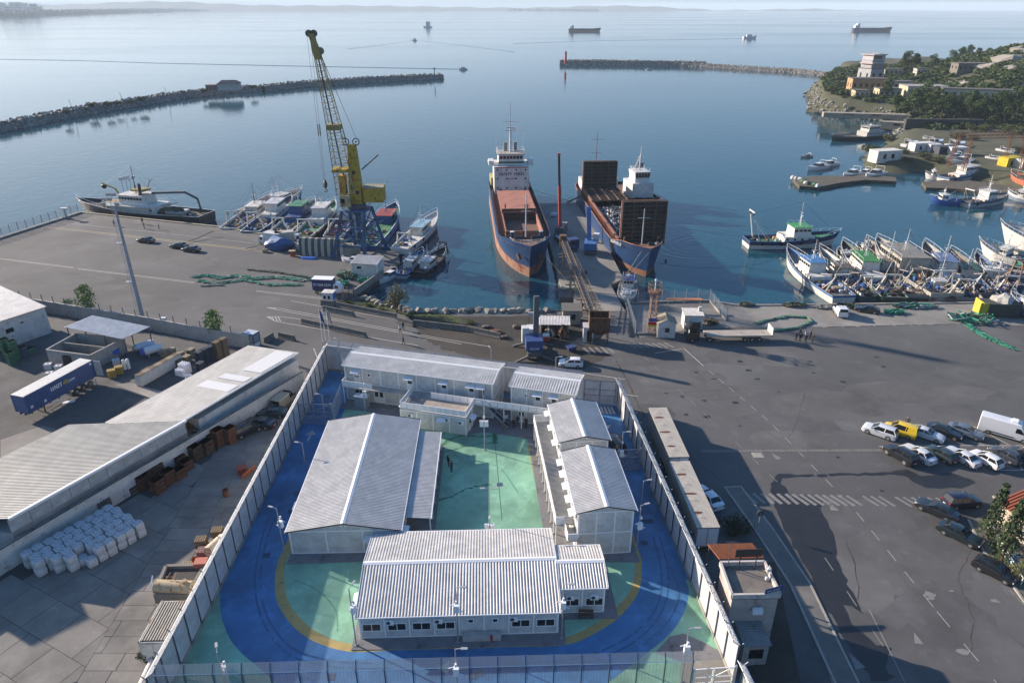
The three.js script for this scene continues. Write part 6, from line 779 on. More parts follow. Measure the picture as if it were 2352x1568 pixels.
function motorBoat(label,sUV,bUV,o={}) {const s=g(...sUV,o.h ?? SEA),b=g(...bUV,o.h ?? SEA),L=dst(s,b),c=mid(s,b),w=L*.17,t=thing('motor_boat',label,'boat',[c[0],(o.h ?? SEA),c[1]],ang(s,b),o.group),m=paint(o.hull ?? [.62,.62,.62],.35);const R=hullRings(L,w*2,{free:L*.11,sheer:L*.05});new B().loft(R.map(r=>[[r.x,-.2,0],[r.x,.05,-r.w*.75],[r.rake(r.s),r.s,-r.w],[r.rake(r.s),r.s + .06,0],[r.rake(r.s),r.s,r.w],[r.x,.05,r.w*.75]])).build('hull',m,t,.6);const y=L*.12;new B().loft([[0,1],[L*.09,.7]].map(([k,f])=>[[-L*.2 + k*.5,y + k,-w*.72*f],[L*.16 - k*1.2,y + k,-w*.6*f],[L*.16 - k*1.2,y + k,w*.6*f],[-L*.2 + k*.5,y + k,w*.72*f]])).build('windscreen',GLS,t);new B().box(-L*.06,y + L*.09,0,L*.24,.07,w*1.05).build('cabin_top',m,t);new B().box(-L*.36,y + .0,0,L*.2,.06,w*1.3).build('cockpit',mat(o.deck ?? [.3,.25,.2],{}),t);const q=new B();q.path([[-L*.22,y,-w*.8],[-L*.26,y + L*.17,-w*.7],[-L*.26,y + L*.17,w*.7],[-L*.22,y,w*.8]],.05,5);q.build('arch',BM.frame,t);const br=new B();for (const z of [-1,1]) br.path([[0,y + .4,z*w*.9],[L*.3,y + .6,z*w*.6],[L*.48,y + .7,z*.1]],.025,4);br.build('bow_rail',BM.frame,t);return t;}
motorBoat('white motor cruiser beside the kiosk wall',[916,628],[872,652]);
// ---------------------------------------------------------------- quay furniture, left
{
const fl=[g(180,489),g(0,546)],t=thing('quay_fence','wire mesh fence along the seaward quay edge at the far left','fence',[fl[0][0],.4,fl[0][1]],ang(fl[0],[fl[1][0] - 3,fl[1][1] + 9])),L=dst(fl[0],fl[1]) + 9,n=14;for (let i=0;i <= n;i++) new B().box(i*L/n,0,0,.09,2.3,.09).build('post',STL,t);for (let i=0;i<n;i++) {const q=put('mesh_panel',wirePanel(+(L/n).toFixed(3),2.1,.25,.12,.018),FM.galv,t);q.position.set(i*L/n,.1,0);}
{const p=g(152,502),s=thing('bollard_lamp','white-capped concrete quay lamp at the fence corner','lamp',[p[0],0,p[1]]);new B().box(0,0,0,1.3,.7,1.3).build('base',MA.kerb,s);new B().cyl([0,.7,0],[0,2.9,0],.35,.3,10).build('column',WHT,s,.6);new B().box(0,2.9,0,1.8,.25,1.2).build('cap',WHT,s);}
makeCar('sedan',[.015,.017,.02],'black car standing alone on the open left quay',at0([335,556]),2.9);makeCar('sedan',[.015,.025,.025],'dark green-black car, rear one of a pair on the left quay',at0([411,569]),2.95);makeCar('sedan',[.02,.02,.022],'dark car, front one of a pair on the left quay',at0([439,577]),2.9);
person('person in light top walking on the quay beside the purse seiner',[262,519],1,{top:[.3,.3,.28]},'walk');person('person in dark clothes beside the purse seiner, left of a pair',[327,514],.5,{});person('person in brown jacket beside the purse seiner, right of a pair',[331,525],2,{top:[.12,.07,.04]});person('person in grey top standing near the purse seiner stern',[365,527],2.4,{top:[.25,.25,.25]});
person('person in white jacket on the entrance road, left of two',[919,765],.6,{top:[.6,.6,.58]},'walk');person('person in dark clothes on the entrance road, right of two',[926,758],.6,{top:[.05,.05,.06]},'walk');person('person in dark blue jacket bending near the compound back fence',[926,790],1.8,{top:[.02,.05,.12]},'walk');
for (const [a,b,l] of [[[430,555,.3],[490,530,1.2],'grey mooring rope from quay to the purse seiner stern'],[[565,571,.3],[610,555,1.5],'grey mooring rope across the quay line']]) {const p=g(a[0],a[1],a[2]),q=g(b[0],b[1],b[2]);tag(new B().path([[p[0],a[2],p[1]],[(p[0] + q[0])/2,(a[2] + b[2])/2 - .15,(p[1] + q[1])/2],[q[0],b[2],q[1]]],.09,5).build('mooring_rope',STL),l,'rope');}
const lorry=(label,uv,ry,cab,box)=>{const p=g(...uv),t=thing('box_lorry',label,'truck',[p[0],0,p[1]],ry);new B().box(-1.3,.95,0,4.6,2.5,2.3).build('cargo_box',mat(box,{r:.5,t:'grime',s:4}),t);new B().loft([[.55,1.2,2.9],[1.35,1.2,2.85],[2.3,1.2,2.2]].map(([y,x0,x1])=>[[x0,y,-1],[x1,y,-1],[x1,y,1],[x0,y,1]])).build('cab',paint(cab),t);new B().quad([2.87,1.4,-.9],[2.87,1.4,.9],[2.28,2.2,.85],[2.28,2.2,-.85]).build('windscreen',GLS,t);for (const s of [-1,1]) {new B().box(1.8,1.4,s*1.0,.8,.65,.05).build('side_window',GLS,t);for (const x of [-2.4,2.1]) wheel(t,x,s*.9,.4);} new B().box(-.3,.6,0,6,.3,.9).build('chassis',BLK,t);return t;};
lorry('white box lorry on the quay behind the blue tarpaulin',[620,562],2.75,[.6,.6,.6],[.62,.62,.62]);lorry('second white lorry partly hidden behind the rolled nets',[668,560],.4,[.55,.55,.55],[.5,.48,.44]);
const heap=(name,label,cat,uv,rx,ry_,rz,c,s,o={})=>{const p=g(...uv),t=put(name,rockGeo(1,s),mat(c,{r:o.r ?? .8,t:o.t ?? 'grime',s:1.5,b:.15,bs:1}));t.position.set(p[0],ry_*.55,p[1]);t.scale.set(rx,ry_,rz);t.rotation.y=o.ry ?? 0;return tag(t,label,cat);};
heap('covered_heap','bright blue tarpaulin over a heap on the quay','tarpaulin',[640,572],3.6,2.6,2.6,[.02,.10,.30],21,{r:.5});heap('covered_heap','white tarpaulin bundle beside the striped net rolls','tarpaulin',[697,575],1.6,2.2,1.6,[.5,.5,.5],22);heap('covered_heap','pale net heap behind the crane leg','net',[800,585],2.6,2.2,1.8,[.35,.33,.3],23);
{const p=g(742,585),t=thing('net_rolls','striped grey and beige net curtain rolls draped in a row below the crane','nets',[p[0],0,p[1]],-.12);for (let i=0;i<14;i++) {const x=-5.2 + i*.8;new B().loft([[0,1.3],[1.6,1.25],[3.3,.9],[4.2,.35]].map(([y,d])=>[[x - .37,y,-d],[x + .37,y,-d],[x + .37,y,d],[x - .37,y,d]])).build('net_roll',mat(i % 2?[.40,.37,.31] :[.10,.09,.08],{r:1,b:.1,bs:.6}),t);}}
{const p=g(672,588),t=thing('orange_cabinet','small orange cabinet with pale top on the quay edge line','cabinet',[p[0],0,p[1]]);new B().box(0,0,0,.9,1.3,.8).build('body',mat([.4,.08,.02],{}),t);new B().box(0,1.3,0,1.6,.12,1.2).build('top',W2,t);crateStack('small brown cardboard box on the quay near the blue tarpaulin',at0([609,579]),.2,1,1.2,.8,.9,W2,null,'cardboard_box');}
{const p=g(709,594),t=thing('blue_dinghy','flat bright blue dinghy lying upside down on the quay','dinghy',[p[0],0,p[1]],-.12);new B().loft([[-1.9,.7],[-1,1],[.8,.95],[2,.2]].map(([x,w])=>[[x,0,-w*.8],[x,.4,-w*.5],[x,.5,0],[x,.4,w*.5],[x,0,w*.8]])).build('hull',mat([.03,.11,.4],{r:.5}),t,.6);}
motorBoat('long white rigid boat stored on the quay below the crane',[838,604],[785,599],{h:.05,deck:[.4,.4,.4]});
netTrail('long green and beige trawl net spread across the left quay',[[446,636],[480,633],[505,640],[540,634],[580,640],[640,638],[690,645],[735,640]],.9,[...NETG,[.4,.37,.3]]);netTrail('second green net strip beside the long one',[[455,645],[500,652],[560,644],[620,655],[700,655]],.7,[...NETG,[.38,.35,.28]]);netTrail('dark rope trail behind the green nets',[[570,620],[640,627],[720,640],[770,652]],.4,NETB);netTrail('short beige rope bundle before the green nets',[[460,658],[490,656],[520,655]],.3,[[.42,.38,.3],[.36,.33,.27]]);
netPile('dark and green net heap beside the kiosk',[800,636],3.2,2,1.1,[...NETB,...NETG]);netPile('green net heap against the kiosk wall',[835,648],1.6,1.2,1,NETG);netPile('green net heap under the blue lorry tail',[782,655],2.2,1.8,1,NETG);
{
const p=g(846,632),t=thing('white_kiosk','white prefabricated kiosk with ribbed roof at the end of the quay','kiosk',[p[0],0,p[1]],-.18);new B().box(0,0,0,6,3.4,4).build('wall',WHT,t);const b=new B();corrugated(b,[-3.2,3.45,2.3],[1,0,0],6.4,[0,.12,-1],4.6,[0,1,.12],.3);b.build('roof_sheet',BM.roof,t);new B().box(-1.2,2.2,2.02,1,.5,.05).build('vent',GLS,t);for (const x of [-3,3]) for (const z of [-2,2]) new B().box(x,0,z,.14,3.45,.14).build('corner_post',BM.frame,t);
const w0=g(880,634),w1=g(814,680),w=thing('quay_wall','grey concrete parapet wall from kiosk to grass','wall',[w0[0],0,w0[1]],ang(w0,w1));new B().box(dst(w0,w1)/2,0,0,dst(w0,w1),1.5,.35).build('wall',MA.wall,w);
const f0=g(812,682),f1=g(778,694),ff=thing('mesh_fence','short rusty mesh fence beside the small booth','fence',[f0[0],0,f0[1]],ang(f0,f1)),FL=dst(f0,f1);for (let i=0;i<4;i++) new B().box(i*FL/3,0,0,.1,2.2,.1).build('post',STL,ff);for (let i=0;i<3;i++) put('mesh_panel',wirePanel(+(FL/3).toFixed(3),2,.2,.12,.02),RUST,ff).position.set(i*FL/3,0,0);
const q=g(757,693),k=thing('ticket_booth','small white booth with blue side panel behind the FISH CITY lorry','booth',[q[0],0,q[1]],-.12);new B().box(0,0,0,2.2,2.2,1.8).build('wall',PLATE,k);new B().box(0,2.2,0,2.5,.15,2.1).build('roof',WHT,k);new B().box(1.12,.8,0,.04,1.1,1.6).build('blue_panel',mat([.05,.16,.42],{}),k);for (const x of [-.6,.3]) new B().box(x,1,.92,.5,.7,.04).build('window',GLS,k);
const r=g(746,672),fc=thing('box_lorry','navy box lorry lettered FISH CITY on the left quay','truck',[r[0],0,r[1]],-.1);new B().box(0,.9,0,4.4,2.4,2.1).build('cargo_box',mat([.02,.03,.10],{r:.45}),fc);new B().box(0,3.3,0,4.5,.08,2.2).build('box_roof',BM.box,fc);new B().loft([[.5,2.3,3.9],[1.4,2.3,3.85],[2.3,2.3,3.3]].map(([y,a,c])=>[[a,y,-1],[c,y,-1],[c,y,1],[a,y,1]])).build('cab',paint([.6,.6,.62]),fc);new B().box(3.0,1.4,1.0,.8,.7,.06).build('side_window',GLS,fc);new B().box(.8,.55,0,5.8,.3,.9).build('chassis',BLK,fc);for (const s of [-1,1]) for (const x of [-1.4,2.9]) wheel(fc,x,s*.85,.38);const tx=put('lettering',textGeo('FISH CITY',.5,.02),PLATE,fc);tx.position.set(.35,1.9,1.06);new B().ball([-1.5,2.2,1.06],.42,8,6).build('fish_emblem',mat([.12,.16,.3],{}),fc).scale.z=.99;}
const bar=(u0,v0,u1,v1,n,lab)=>{const a=g(u0,v0),b=g(u1,v1),L=dst(a,b);for (let i=0;i<n;i++) {const p=lerp2(a,b,(i + .5)/n),l=L/n - .08,t=thing('concrete_barrier',lab + (n>1?[', first section from the left',', second section from the left',', third section from the left',', fourth section from the left',', fifth section',', sixth section'][i] :''),'barrier',[p[0],0,p[1]],ang(a,b),'concrete road barriers');new B().loft([[0,.32],[.15,.32],[.45,.16],[1.1,.12]].map(([y,w])=>[[-l/2,y,-w],[l/2,y,-w],[l/2,y,w],[-l/2,y,w]])).build('block',mat([.17,.165,.155],{r:.95,t:'grime',s:3}),t);}};
bar(742,713,814,727,2,'concrete barrier between the upper entrance lanes');bar(693,743,842,775,4,'concrete barrier between the lower entrance lanes');bar(640,775,678,783,1,'short concrete barrier nearest the guard booth');bar(608,788,628,775,1,'concrete barrier set crosswise beside the guard booth');bar(737,700,770,703,1,'concrete barrier at the foot of the small booth');bar(772,704,912,732,4,'long concrete edge barrier below the grass');bar(912,740,950,750,1,'pale concrete barrier beside the pedestrians');bar(950,746,1070,760,4,'concrete barrier by the dirt shoulder');bar(1072,760,1150,778,3,'concrete barrier toward the scrap yard');
for (const [u,v,fc,l] of [[741,785,0,'flag pole with blue flag hanging limp'],[757,783,1,'flag pole with green, white and red flag hanging limp'],[748,784,2,'bare pole between the two flags']]) {const p=g(u,v),t=thing('flag_pole',l,'flag pole',[p[0],0,p[1]]);new B().cyl([0,0,0],[0,6.4,0],.06,.04,6).build('pole',BM.frame,t);if (fc<2) for (let i=0;i<3;i++) new B().bar([.15 + i*.12,6.1 - i*.2,0],[.3 + i*.22,4.2 - i*.35,.1],.16,.05).build('flag',mat(fc?[[.02,.25,.06],[.6,.6,.6],[.45,.03,.03]][i] :[.02,.04,.2],{}),t);}
tree('tamarisk_bush','large feathery olive bush on the grass by the water','bush','feather',1,[.15,.14,.075],at0([912,718]),1.35,1.0);for (const [u,v,s,l] of [[845,703,.7,'low green bush on the grass verge, left'],[875,712,.6,'low green bush on the grass verge, middle'],[940,728,.6,'low green bush right of the feathery bush'],[1080,742,.7,'dry bush among the dirt behind the barriers'],[800,697,.5,'low green bush by the mesh fence']]) tree('verge_bush',l,'bush','bush',1 + Math.round(u) % 3,[.08,.10,.025],at0([u,v]),s,.6);
seed=77;const rk=[rockGeo(1,51),rockGeo(1,52),rockGeo(1,53)],rg='boulders of the shore wall';for (let i=0;i<26;i++) {const f=i/25,p=f<.35?lerp2(g(838,686),g(938,715),f/.35) :lerp2(g(938,715),g(1255,716),(f - .35)/.65),o=put('shore_boulder',rk[i % 3],mat(pick([[.24,.225,.2],[.2,.19,.175],[.27,.25,.22]]),{r:.95,t:'grime',s:2,b:.1,bs:1}));o.position.set(p[0] + rr(-.3,.3),.15,p[1] + rr(-.4,.3));o.scale.set(rr(.8,1.2),rr(.6,.85),rr(.7,1));o.rotation.y=rr(0,6);tag(o,'grey boulder, ' + ORD[i] + ' from the left in the stone edge of the inner basin','boulder',rg);}
}
// ---------------------------------------------------------------- cargo ships: local x forward, water line y = 0
function cargoHull(t,L,Bm,deck,bow,split,up,low,rail,bul=1) {
const N=22,S=[];for (let i=0;i <= N;i++) {const f=i/N,w=k=>{const e=k>.5?.80 :.68,p=k>.5?2.2 :1.7;return Bm/2*(f<.12?.78 + .22*Math.sqrt(f/.12) :f<e?1 :Math.max(.004,Math.pow(1 - Math.pow((f - e)/(1 - e),p),.75)));};const yd=deck + (bow - deck)*ss(.84,.9,f) + .5*ss(.9,1,f);const x=(f - .5)*L,rk=(y)=>x + (f>.85?(f - .85)/.15*(y - 1)*.35 :0);S.push({x,w0:w(0),w1:w(1),yd,rk});}
const W=(s,y)=>s.w0 + (s.w1 - s.w0)*cl((y + 1)/(bow + 1));const strip=(a,b)=>{const q=new B();for (const z of [-1,1]) for (let i=0;i<N;i++) {const s=S[i],r=S[i + 1],n=3;for (let k=0;k<n;k++) {const y=(s,k)=>a(s) + (b(s) - a(s))*k/n,P=(s,k)=>[s.rk(y(s,k)),y(s,k),z*W(s,y(s,k))];q.quad(P(s,k),P(r,k),P(r,k + 1),P(s,k + 1));}} const s=S[0];q.quad([s.x,a(s),-W(s,0)],[s.x,a(s),W(s,0)],[s.x,b(s),W(s,4)],[s.x,b(s),-W(s,4)]);return q;};
strip(()=>-1.2,()=>split).build('lower_hull',low,t,.5);strip(()=>split,s=>s.yd).build('upper_hull',up,t,.5);const d=new B(),g2=new B();for (let i=0;i<N;i++) {const s=S[i],r=S[i + 1];d.quad([s.rk(s.yd - bul),s.yd - bul,-W(s,s.yd)*.99],[r.rk(r.yd - bul),r.yd - bul,-W(r,r.yd)*.99],[r.rk(r.yd - bul),r.yd - bul,W(r,r.yd)*.99],[s.rk(s.yd - bul),s.yd - bul,W(s,s.yd)*.99]);for (const z of [-1,1]) g2.bar([s.rk(s.yd),s.yd,z*W(s,s.yd)],[r.rk(r.yd),r.yd,z*W(r,r.yd)],.22,.14);} d.build('deck',mat([.17,.10,.075],{r:.9,t:'grime',s:5}),t);g2.build('bulwark_rail',rail,t);
return S;
}
function railing(b,pts,h=1) {for (let i=0;i + 1<pts.length;i++) {const a=pts[i],c=pts[i + 1],n=Math.max(1,Math.round(Math.hypot(c[0] - a[0],c[2] - a[2])/1.6));for (const k of [.5,1]) b.bar([a[0],a[1] + h*k,a[2]],[c[0],c[1] + h*k,c[2]],.05);for (let j=0;j <= n;j++) {const f=j/n;b.box(a[0] + (c[0] - a[0])*f,a[1] + (c[1] - a[1])*f,a[2] + (c[2] - a[2])*f,.06,h,.06);}} return b;}
const SHB=mat([.012,.05,.15],{r:.45,t:'grime',s:9}),SHR=mat([.34,.18,.12],{r:.85,t:'rust',s:7}),SHW=mat([.66,.66,.66],{r:.5,t:'grime',s:6}),SHO=mat([.33,.15,.10],{r:.8,t:'rust',s:8}),HAT=mat([.40,.17,.12],{r:.85,t:'grime',s:7});
{
const bow=[4.0,-153.2],st=[-1.6,-234],c=mid(bow,st),L=dst(bow,st),t=thing('cargo_ship','blue and rust coaster with white bridge lettered SAFETY FIRST, left of the pier','ship',[c[0],SEA,c[1]],ang(st,bow)),H=L/2;cargoHull(t,L,13,6.0,7.8,2.7,SHB,SHR,SHB);
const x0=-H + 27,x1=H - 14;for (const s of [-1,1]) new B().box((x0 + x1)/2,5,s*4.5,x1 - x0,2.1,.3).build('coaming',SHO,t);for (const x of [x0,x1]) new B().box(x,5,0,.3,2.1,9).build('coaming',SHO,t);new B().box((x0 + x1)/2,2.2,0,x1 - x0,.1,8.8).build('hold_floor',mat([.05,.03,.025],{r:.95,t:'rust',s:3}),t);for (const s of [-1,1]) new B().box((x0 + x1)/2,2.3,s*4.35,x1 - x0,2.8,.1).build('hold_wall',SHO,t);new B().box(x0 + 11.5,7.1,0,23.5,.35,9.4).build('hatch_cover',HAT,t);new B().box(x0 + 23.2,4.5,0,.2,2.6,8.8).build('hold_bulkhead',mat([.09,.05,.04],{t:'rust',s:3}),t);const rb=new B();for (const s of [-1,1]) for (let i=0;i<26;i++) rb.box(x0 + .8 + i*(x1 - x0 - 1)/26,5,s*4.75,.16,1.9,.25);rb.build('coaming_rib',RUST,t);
new B().box(x0 + 23,7.4,0,.3,.7,9.2).bar([x0 + 22,7.45,-3],[x0 + 22,8.6,-3],.08).bar([x0 + 22,8.6,-3],[x0 + 22,8.6,0],.06).build('cover_edge',RUST,t);
for (const s of [-1,1]) {new B().cyl([H - 8,6.9,s*3.4],[H - 8,8.6,s*3.4],.45,.45,10).build('vent_post',SHB,t);new B().cyl([H - 8,8.6,s*3.4],[H - 8,8.75,s*3.4],.52,.52,10).build('vent_cap',SHW,t);new B().cyl([H - 6.5,7.5,s*2 - 1],[H - 6.5,7.5,s*2 + 1],.55,.55,10).build('windlass',BLK,t);new B().bar([H + .2,4.6,s*2.2],[H - .6,5.6,s*2.6],.7,.7).build('anchor',RUST,t);} new B().cyl([H - 10,6.8,0],[H - 10,17,0],.2,.1,8).bar([H - 10,13,-1.2],[H - 10,13,1.2],.1).bar([H - 10.5,10,0],[H - 10,14,0],.08).build('fore_mast',SHW,t);railing(new B(),[[H - 5.5,7,-4.2],[H - 3.4,7.1,-3.5],[H - 2.4,7.2,0],[H - 3.4,7.1,3.5],[H - 5.5,7,4.2]],1.1).build('bow_railing',BM.frame,t);railing(new B(),[[-H + 24,6,-6.2],[H - 16,6,-6.3]],1).build('side_railing',RUST,t);railing(new B(),[[-H + 24,6,6.2],[H - 16,6,6.3]],1).build('side_railing',RUST,t);
const b0=-H + 12;new B().box(b0 + 4,5,0,10,8.2,10.4).build('bridge_block',SHW,t);new B().box(b0 + 3.2,13.2,0,8,.25,13.6).build('bridge_deck',SHW,t);for (const s of [-1,1]) new B().box(b0 + 4.5,13.4,s*6.0,4.4,1.1,1.5).build('bridge_wing',SHW,t);new B().box(b0 + 4.2,13.4,0,6.4,3.1,7.6).build('wheelhouse',SHW,t);new B().box(b0 + 4.2,16.5,0,7.0,.25,8.4).build('wheelhouse_roof',mat([.42,.40,.36],{t:'grime',s:3}),t);for (let i=0;i<7;i++) new B().box(b0 + 7.43,15.2,-3.0 + i,.08,.85,.8).build('bridge_window',GLS,t);new B().box(b0 + 7.45,13.9,0,.06,.55,7.6).build('green_band',mat([.03,.12,.07],{}),t);new B().box(b0 + 9.05,12.85,0,.08,.25,9.6).build('red_band',mat([.35,.06,.03],{}),t);for (const y of [12.0,9.4,6.6]) for (const z of [-4.2,-1.4,1.4,4.2]) new B().box(b0 + 9.02,y,z,.08,.5,.45).build('porthole',GLS,t);for (const z of [-4.0,3.4]) new B().box(b0 + 9.03,5.2,z,.1,1.3,.9).build('door',SHB,t);const tx=put('lettering',textGeo('SAFETY  FIRST',.85,.04),mat([.03,.03,.08],{}),t);tx.rotation.y=Math.PI/2;tx.position.set(b0 + 9.02,10.6,0);const t2=put('lettering',textGeo('NO SMOKING',.3,.04),mat([.05,.05,.08],{}),t);t2.rotation.y=Math.PI/2;t2.position.set(b0 + 9.02,9.5,-.2);
railing(new B(),[[b0 + 7.5,16.7,-4],[b0 + 7.5,16.7,4],[b0 + 1,16.7,4],[b0 + 1,16.7,-4],[b0 + 7.5,16.7,-4]],1.1).build('top_railing',BM.frame,t);new B().cyl([b0 + 4,16.7,0],[b0 + 4,23.5,0],.45,.28,8).cyl([b0 + 4,23.5,0],[b0 + 4,31,0],.16,.06,6).bar([b0 + 4,25.5,-2.6],[b0 + 4,25.5,2.6],.14).bar([b0 + 4,23,-1.6],[b0 + 4,23,1.6],.18,.3).bar([b0 + 4,28.5,-.6],[b0 + 4,28.5,.6],.1).build('main_mast',SHW,t);new B().bar([b0 + 4.5,23.6,-1.5],[b0 + 4.5,23.9,1.2],.15,.35).build('radar',SHW,t);for (const [x,z] of [[2,-1.6],[2.4,1.4]]) new B().box(b0 + x,16.7,z,1.2,2.6,1).build('exhaust',mat([.25,.25,.24],{t:'grime',s:1}),t);for (const z of [-4,4.2]) new B().cyl([b0 + 2,16.7,z],[b0 + 2,22,z],.03,.02,4).build('antenna',SHW,t);for (const z of [-5.4,5.4]) {new B().box(b0 - 2,6,z,7,2.4,1.3).build('side_house',mat([.45,.42,.2],{t:'grime',s:2}),t);} new B().bar([b0 + 4,22.8,-2.4],[b0 + 4,24.3,-2.5],.45,.03).build('red_flag',mat([.4,.02,.02],{}),t);
const pm=[[-2.4,x0 + 22.2,'left of two people on the terracotta hatch cover'],[-1.7,x0 + 22.1,'right of two people on the terracotta hatch cover'],[3.6,x0 + 22,'person alone at the right side of the terracotta hatch cover']];for (const [z,x,l] of pm) {const a=ang(st,bow),wx=c[0] + x*Math.cos(a) + z*Math.sin(a),wz=c[1] - x*Math.sin(a) + z*Math.cos(a);person(l,[[wx,wz]],1,{},'stand',7.45 + SEA);}
}
{
const bow=[31.0,-153.5],st=[25.5,-226],c=mid(bow,st),L=dst(bow,st),t=thing('cargo_ship','blue coaster named RAFAELO loaded with scrap, hatch covers raised like walls','ship',[c[0],SEA,c[1]],ang(st,bow)),H=L/2;cargoHull(t,L,12.4,5.6,7.2,1.5,SHB,mat([.27,.12,.07],{r:.9,t:'rust',s:6}),SHO);
const x0=-H + 12,x1=H - 9;for (const s of [-1,1]) {new B().box((x0 + x1)/2,4.6,s*4.9,x1 - x0,2.2,.3).build('coaming',SHO,t);const rb=new B();for (let i=0;i<40;i++) rb.box(x0 + .6 + i*(x1 - x0 - 1)/40,4.6,s*5.2,.2,2.0,.35);rb.bar([x0,6.7,s*5.25],[x1,6.7,s*5.25],.3,.2).build('coaming_rib',SHO,t);}
const wall=(x,h,w,n,name,dz=0)=>{const o=new B();o.box(x,5.2,0,.25,h,w);const q=o.build(name,mat([.05,.042,.035],{r:.9,t:'rust',s:3}),t);q.position.z=dz;const r=new B();for (let i=0;i <= n;i++) r.box(x + .25,5.2 + i*h/n - .08,0,.35,.22,w + .1);for (const z of [-w/2,-w/4,0,w/4,w/2]) r.box(x + .22,5.2,z,.4,h,.3);r.build('stiffener',mat([.11,.08,.06],{r:.9,t:'rust',s:3}),q);const r2=new B();for (let i=0;i <= n;i++) r2.box(x - 1.1,5.2 + i*h/n - .08,0,.3,.2,w);r2.box(x - 1.1,5.2,-w/2,.4,h,.3).box(x - 1.1,5.2,w/2,.4,h,.3);r2.build('stiffener',SHO,q);};
wall(x1 - .2,10.2,10.4,10,'raised_hatch_cover',-.9);wall(x0 + 1,9.5,10,9,'raised_hatch_cover');
const fc=new B();for (let i=0;i <= 14;i++) fc.box(x0 + 2.5 + i*1.05,6.8,0,.2,.4,10.4);for (const z of [-5.1,-2.6,0,2.6,5.1]) fc.box(x0 + 9.8,6.8,z,15,.5,.3);fc.build('flat_hatch_cover',mat([.16,.11,.08],{r:.9,t:'rust',s:3}),t);new B().box(x0 + 9.8,6.7,0,15,.08,10.2).build('cover_plate',mat([.05,.045,.04],{t:'rust',s:3}),t);
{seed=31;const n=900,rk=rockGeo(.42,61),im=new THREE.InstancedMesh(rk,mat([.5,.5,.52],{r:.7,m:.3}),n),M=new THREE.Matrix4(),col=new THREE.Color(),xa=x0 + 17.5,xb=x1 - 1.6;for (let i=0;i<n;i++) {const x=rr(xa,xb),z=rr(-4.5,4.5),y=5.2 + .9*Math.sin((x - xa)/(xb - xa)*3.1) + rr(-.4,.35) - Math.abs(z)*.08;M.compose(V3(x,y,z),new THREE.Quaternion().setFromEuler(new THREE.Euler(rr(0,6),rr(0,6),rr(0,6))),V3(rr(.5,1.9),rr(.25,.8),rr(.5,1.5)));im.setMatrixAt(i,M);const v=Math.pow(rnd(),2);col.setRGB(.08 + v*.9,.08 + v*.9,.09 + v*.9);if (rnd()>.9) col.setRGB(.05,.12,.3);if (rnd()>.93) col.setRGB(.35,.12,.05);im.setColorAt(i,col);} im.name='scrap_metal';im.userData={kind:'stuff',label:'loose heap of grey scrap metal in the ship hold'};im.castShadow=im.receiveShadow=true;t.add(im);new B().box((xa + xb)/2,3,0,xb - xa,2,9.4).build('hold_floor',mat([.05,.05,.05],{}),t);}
new B().cyl([H - 6,6.2,0],[H - 6,14.5,0],.16,.1,6).bar([H - 6,12.4,-1.4],[H - 6,12.4,1.4],.1).build('fore_mast',SHW,t);for (const s of [-1,1]) {new B().cyl([H - 4.5,6.5,s*1.8 - .7],[H - 4.5,6.5,s*1.8 + .7],.5,.5,9).build('windlass',BLK,t);new B().cyl([H - 7,6.2,s*4],[H - 7,7.6,s*4],.2,.2,6).build('bollard',SHO,t);} put('rope_coil',wheelCache.np,mat([.42,.38,.3],{r:1,b:.2,bs:.4}),t).position.set(H - 4.6,6.6,-3.2);new B().cyl([-H + 6,5,0],[-H + 6,22,0],.14,.07,6).bar([-H + 6,20,-1.8],[-H + 6,20,1.8],.1).bar([-H + 6,16,-1.8],[-H + 6,16,1.8],.1).build('aft_mast',SHO,t);new B().box(-H + 6,4.6,0,9,3.4,9).build('aft_house',SHW,t);new B().box(-H + 9.8,5,-5.6,1.5,4,1.2).build('stair_house',SHW,t);const tx=put('lettering',textGeo('RAFAELO',.7,.06),SHW,t);tx.position.set(H - 7.2,5.9,5.9);tx.rotation.y=.42;put('tyre_fender',wheelCache.tf,RUB,t).position.set(H - 3.2,2.6,-5.3);
}
{
const bow=g(1493,488,SEA),st=[36.2,-238],c=mid(bow,st),L=dst(bow,st),t=thing('harbour_tug','black-hulled tug with tall white wheelhouse behind the scrap ship','tug',[c[0],SEA,c[1]],ang(st,bow)),H=L/2;cargoHull(t,L,9.5,3.2,4.2,.8,mat([.02,.02,.022],{r:.6}),mat([.02,.02,.022],{r:.6}),BLK,.8);
new B().box(H - 11,2.4,0,8.5,5,7).build('deckhouse',SHW,t);new B().loft([[7.4,2.5,2.4],[9,2.4,2.3],[10.6,2.7,2.6]].map(([y,a,b])=>[[H - 11 - a,y,-b],[H - 10.5 + a,y,-b],[H - 10.5 + a,y,b],[H - 11 - a,y,b]])).build('wheelhouse',SHW,t);for (let i=0;i<5;i++) for (const y of [8.9]) new B().box(H - 7.95,y,-1.9 + i*.95,.2,1.2,.75).build('window',GLS,t);for (let i=0;i<5;i++) new B().box(H - 7.9,10.05,-1.9 + i*.95,.2,.35,.7).build('window',GLS,t);new B().cyl([H - 11,10.6,0],[H - 10.6,18,0],.3,.08,7).bar([H - 12.5,10.6,1.2],[H - 10.8,15.5,0],.2).bar([H - 10.8,14.6,-1],[H - 10.8,14.6,1],.1).build('mast',SHW,t);railing(new B(),[[H - 8.5,10.6,-2.4],[H - 8.5,10.6,2.4],[H - 13,10.6,2.4],[H - 13,10.6,-2.4]],1).build('railing',BM.frame,t);new B().cyl([H - 17,3,-2.6],[H - 17,11.5,-2.6],.9,.9,10).build('funnel',BLK,t,.6);new B().torus([H + .4,3.6,0],2.4,.55,'y',14,6).build('bow_fender',RUB,t,.8);
}
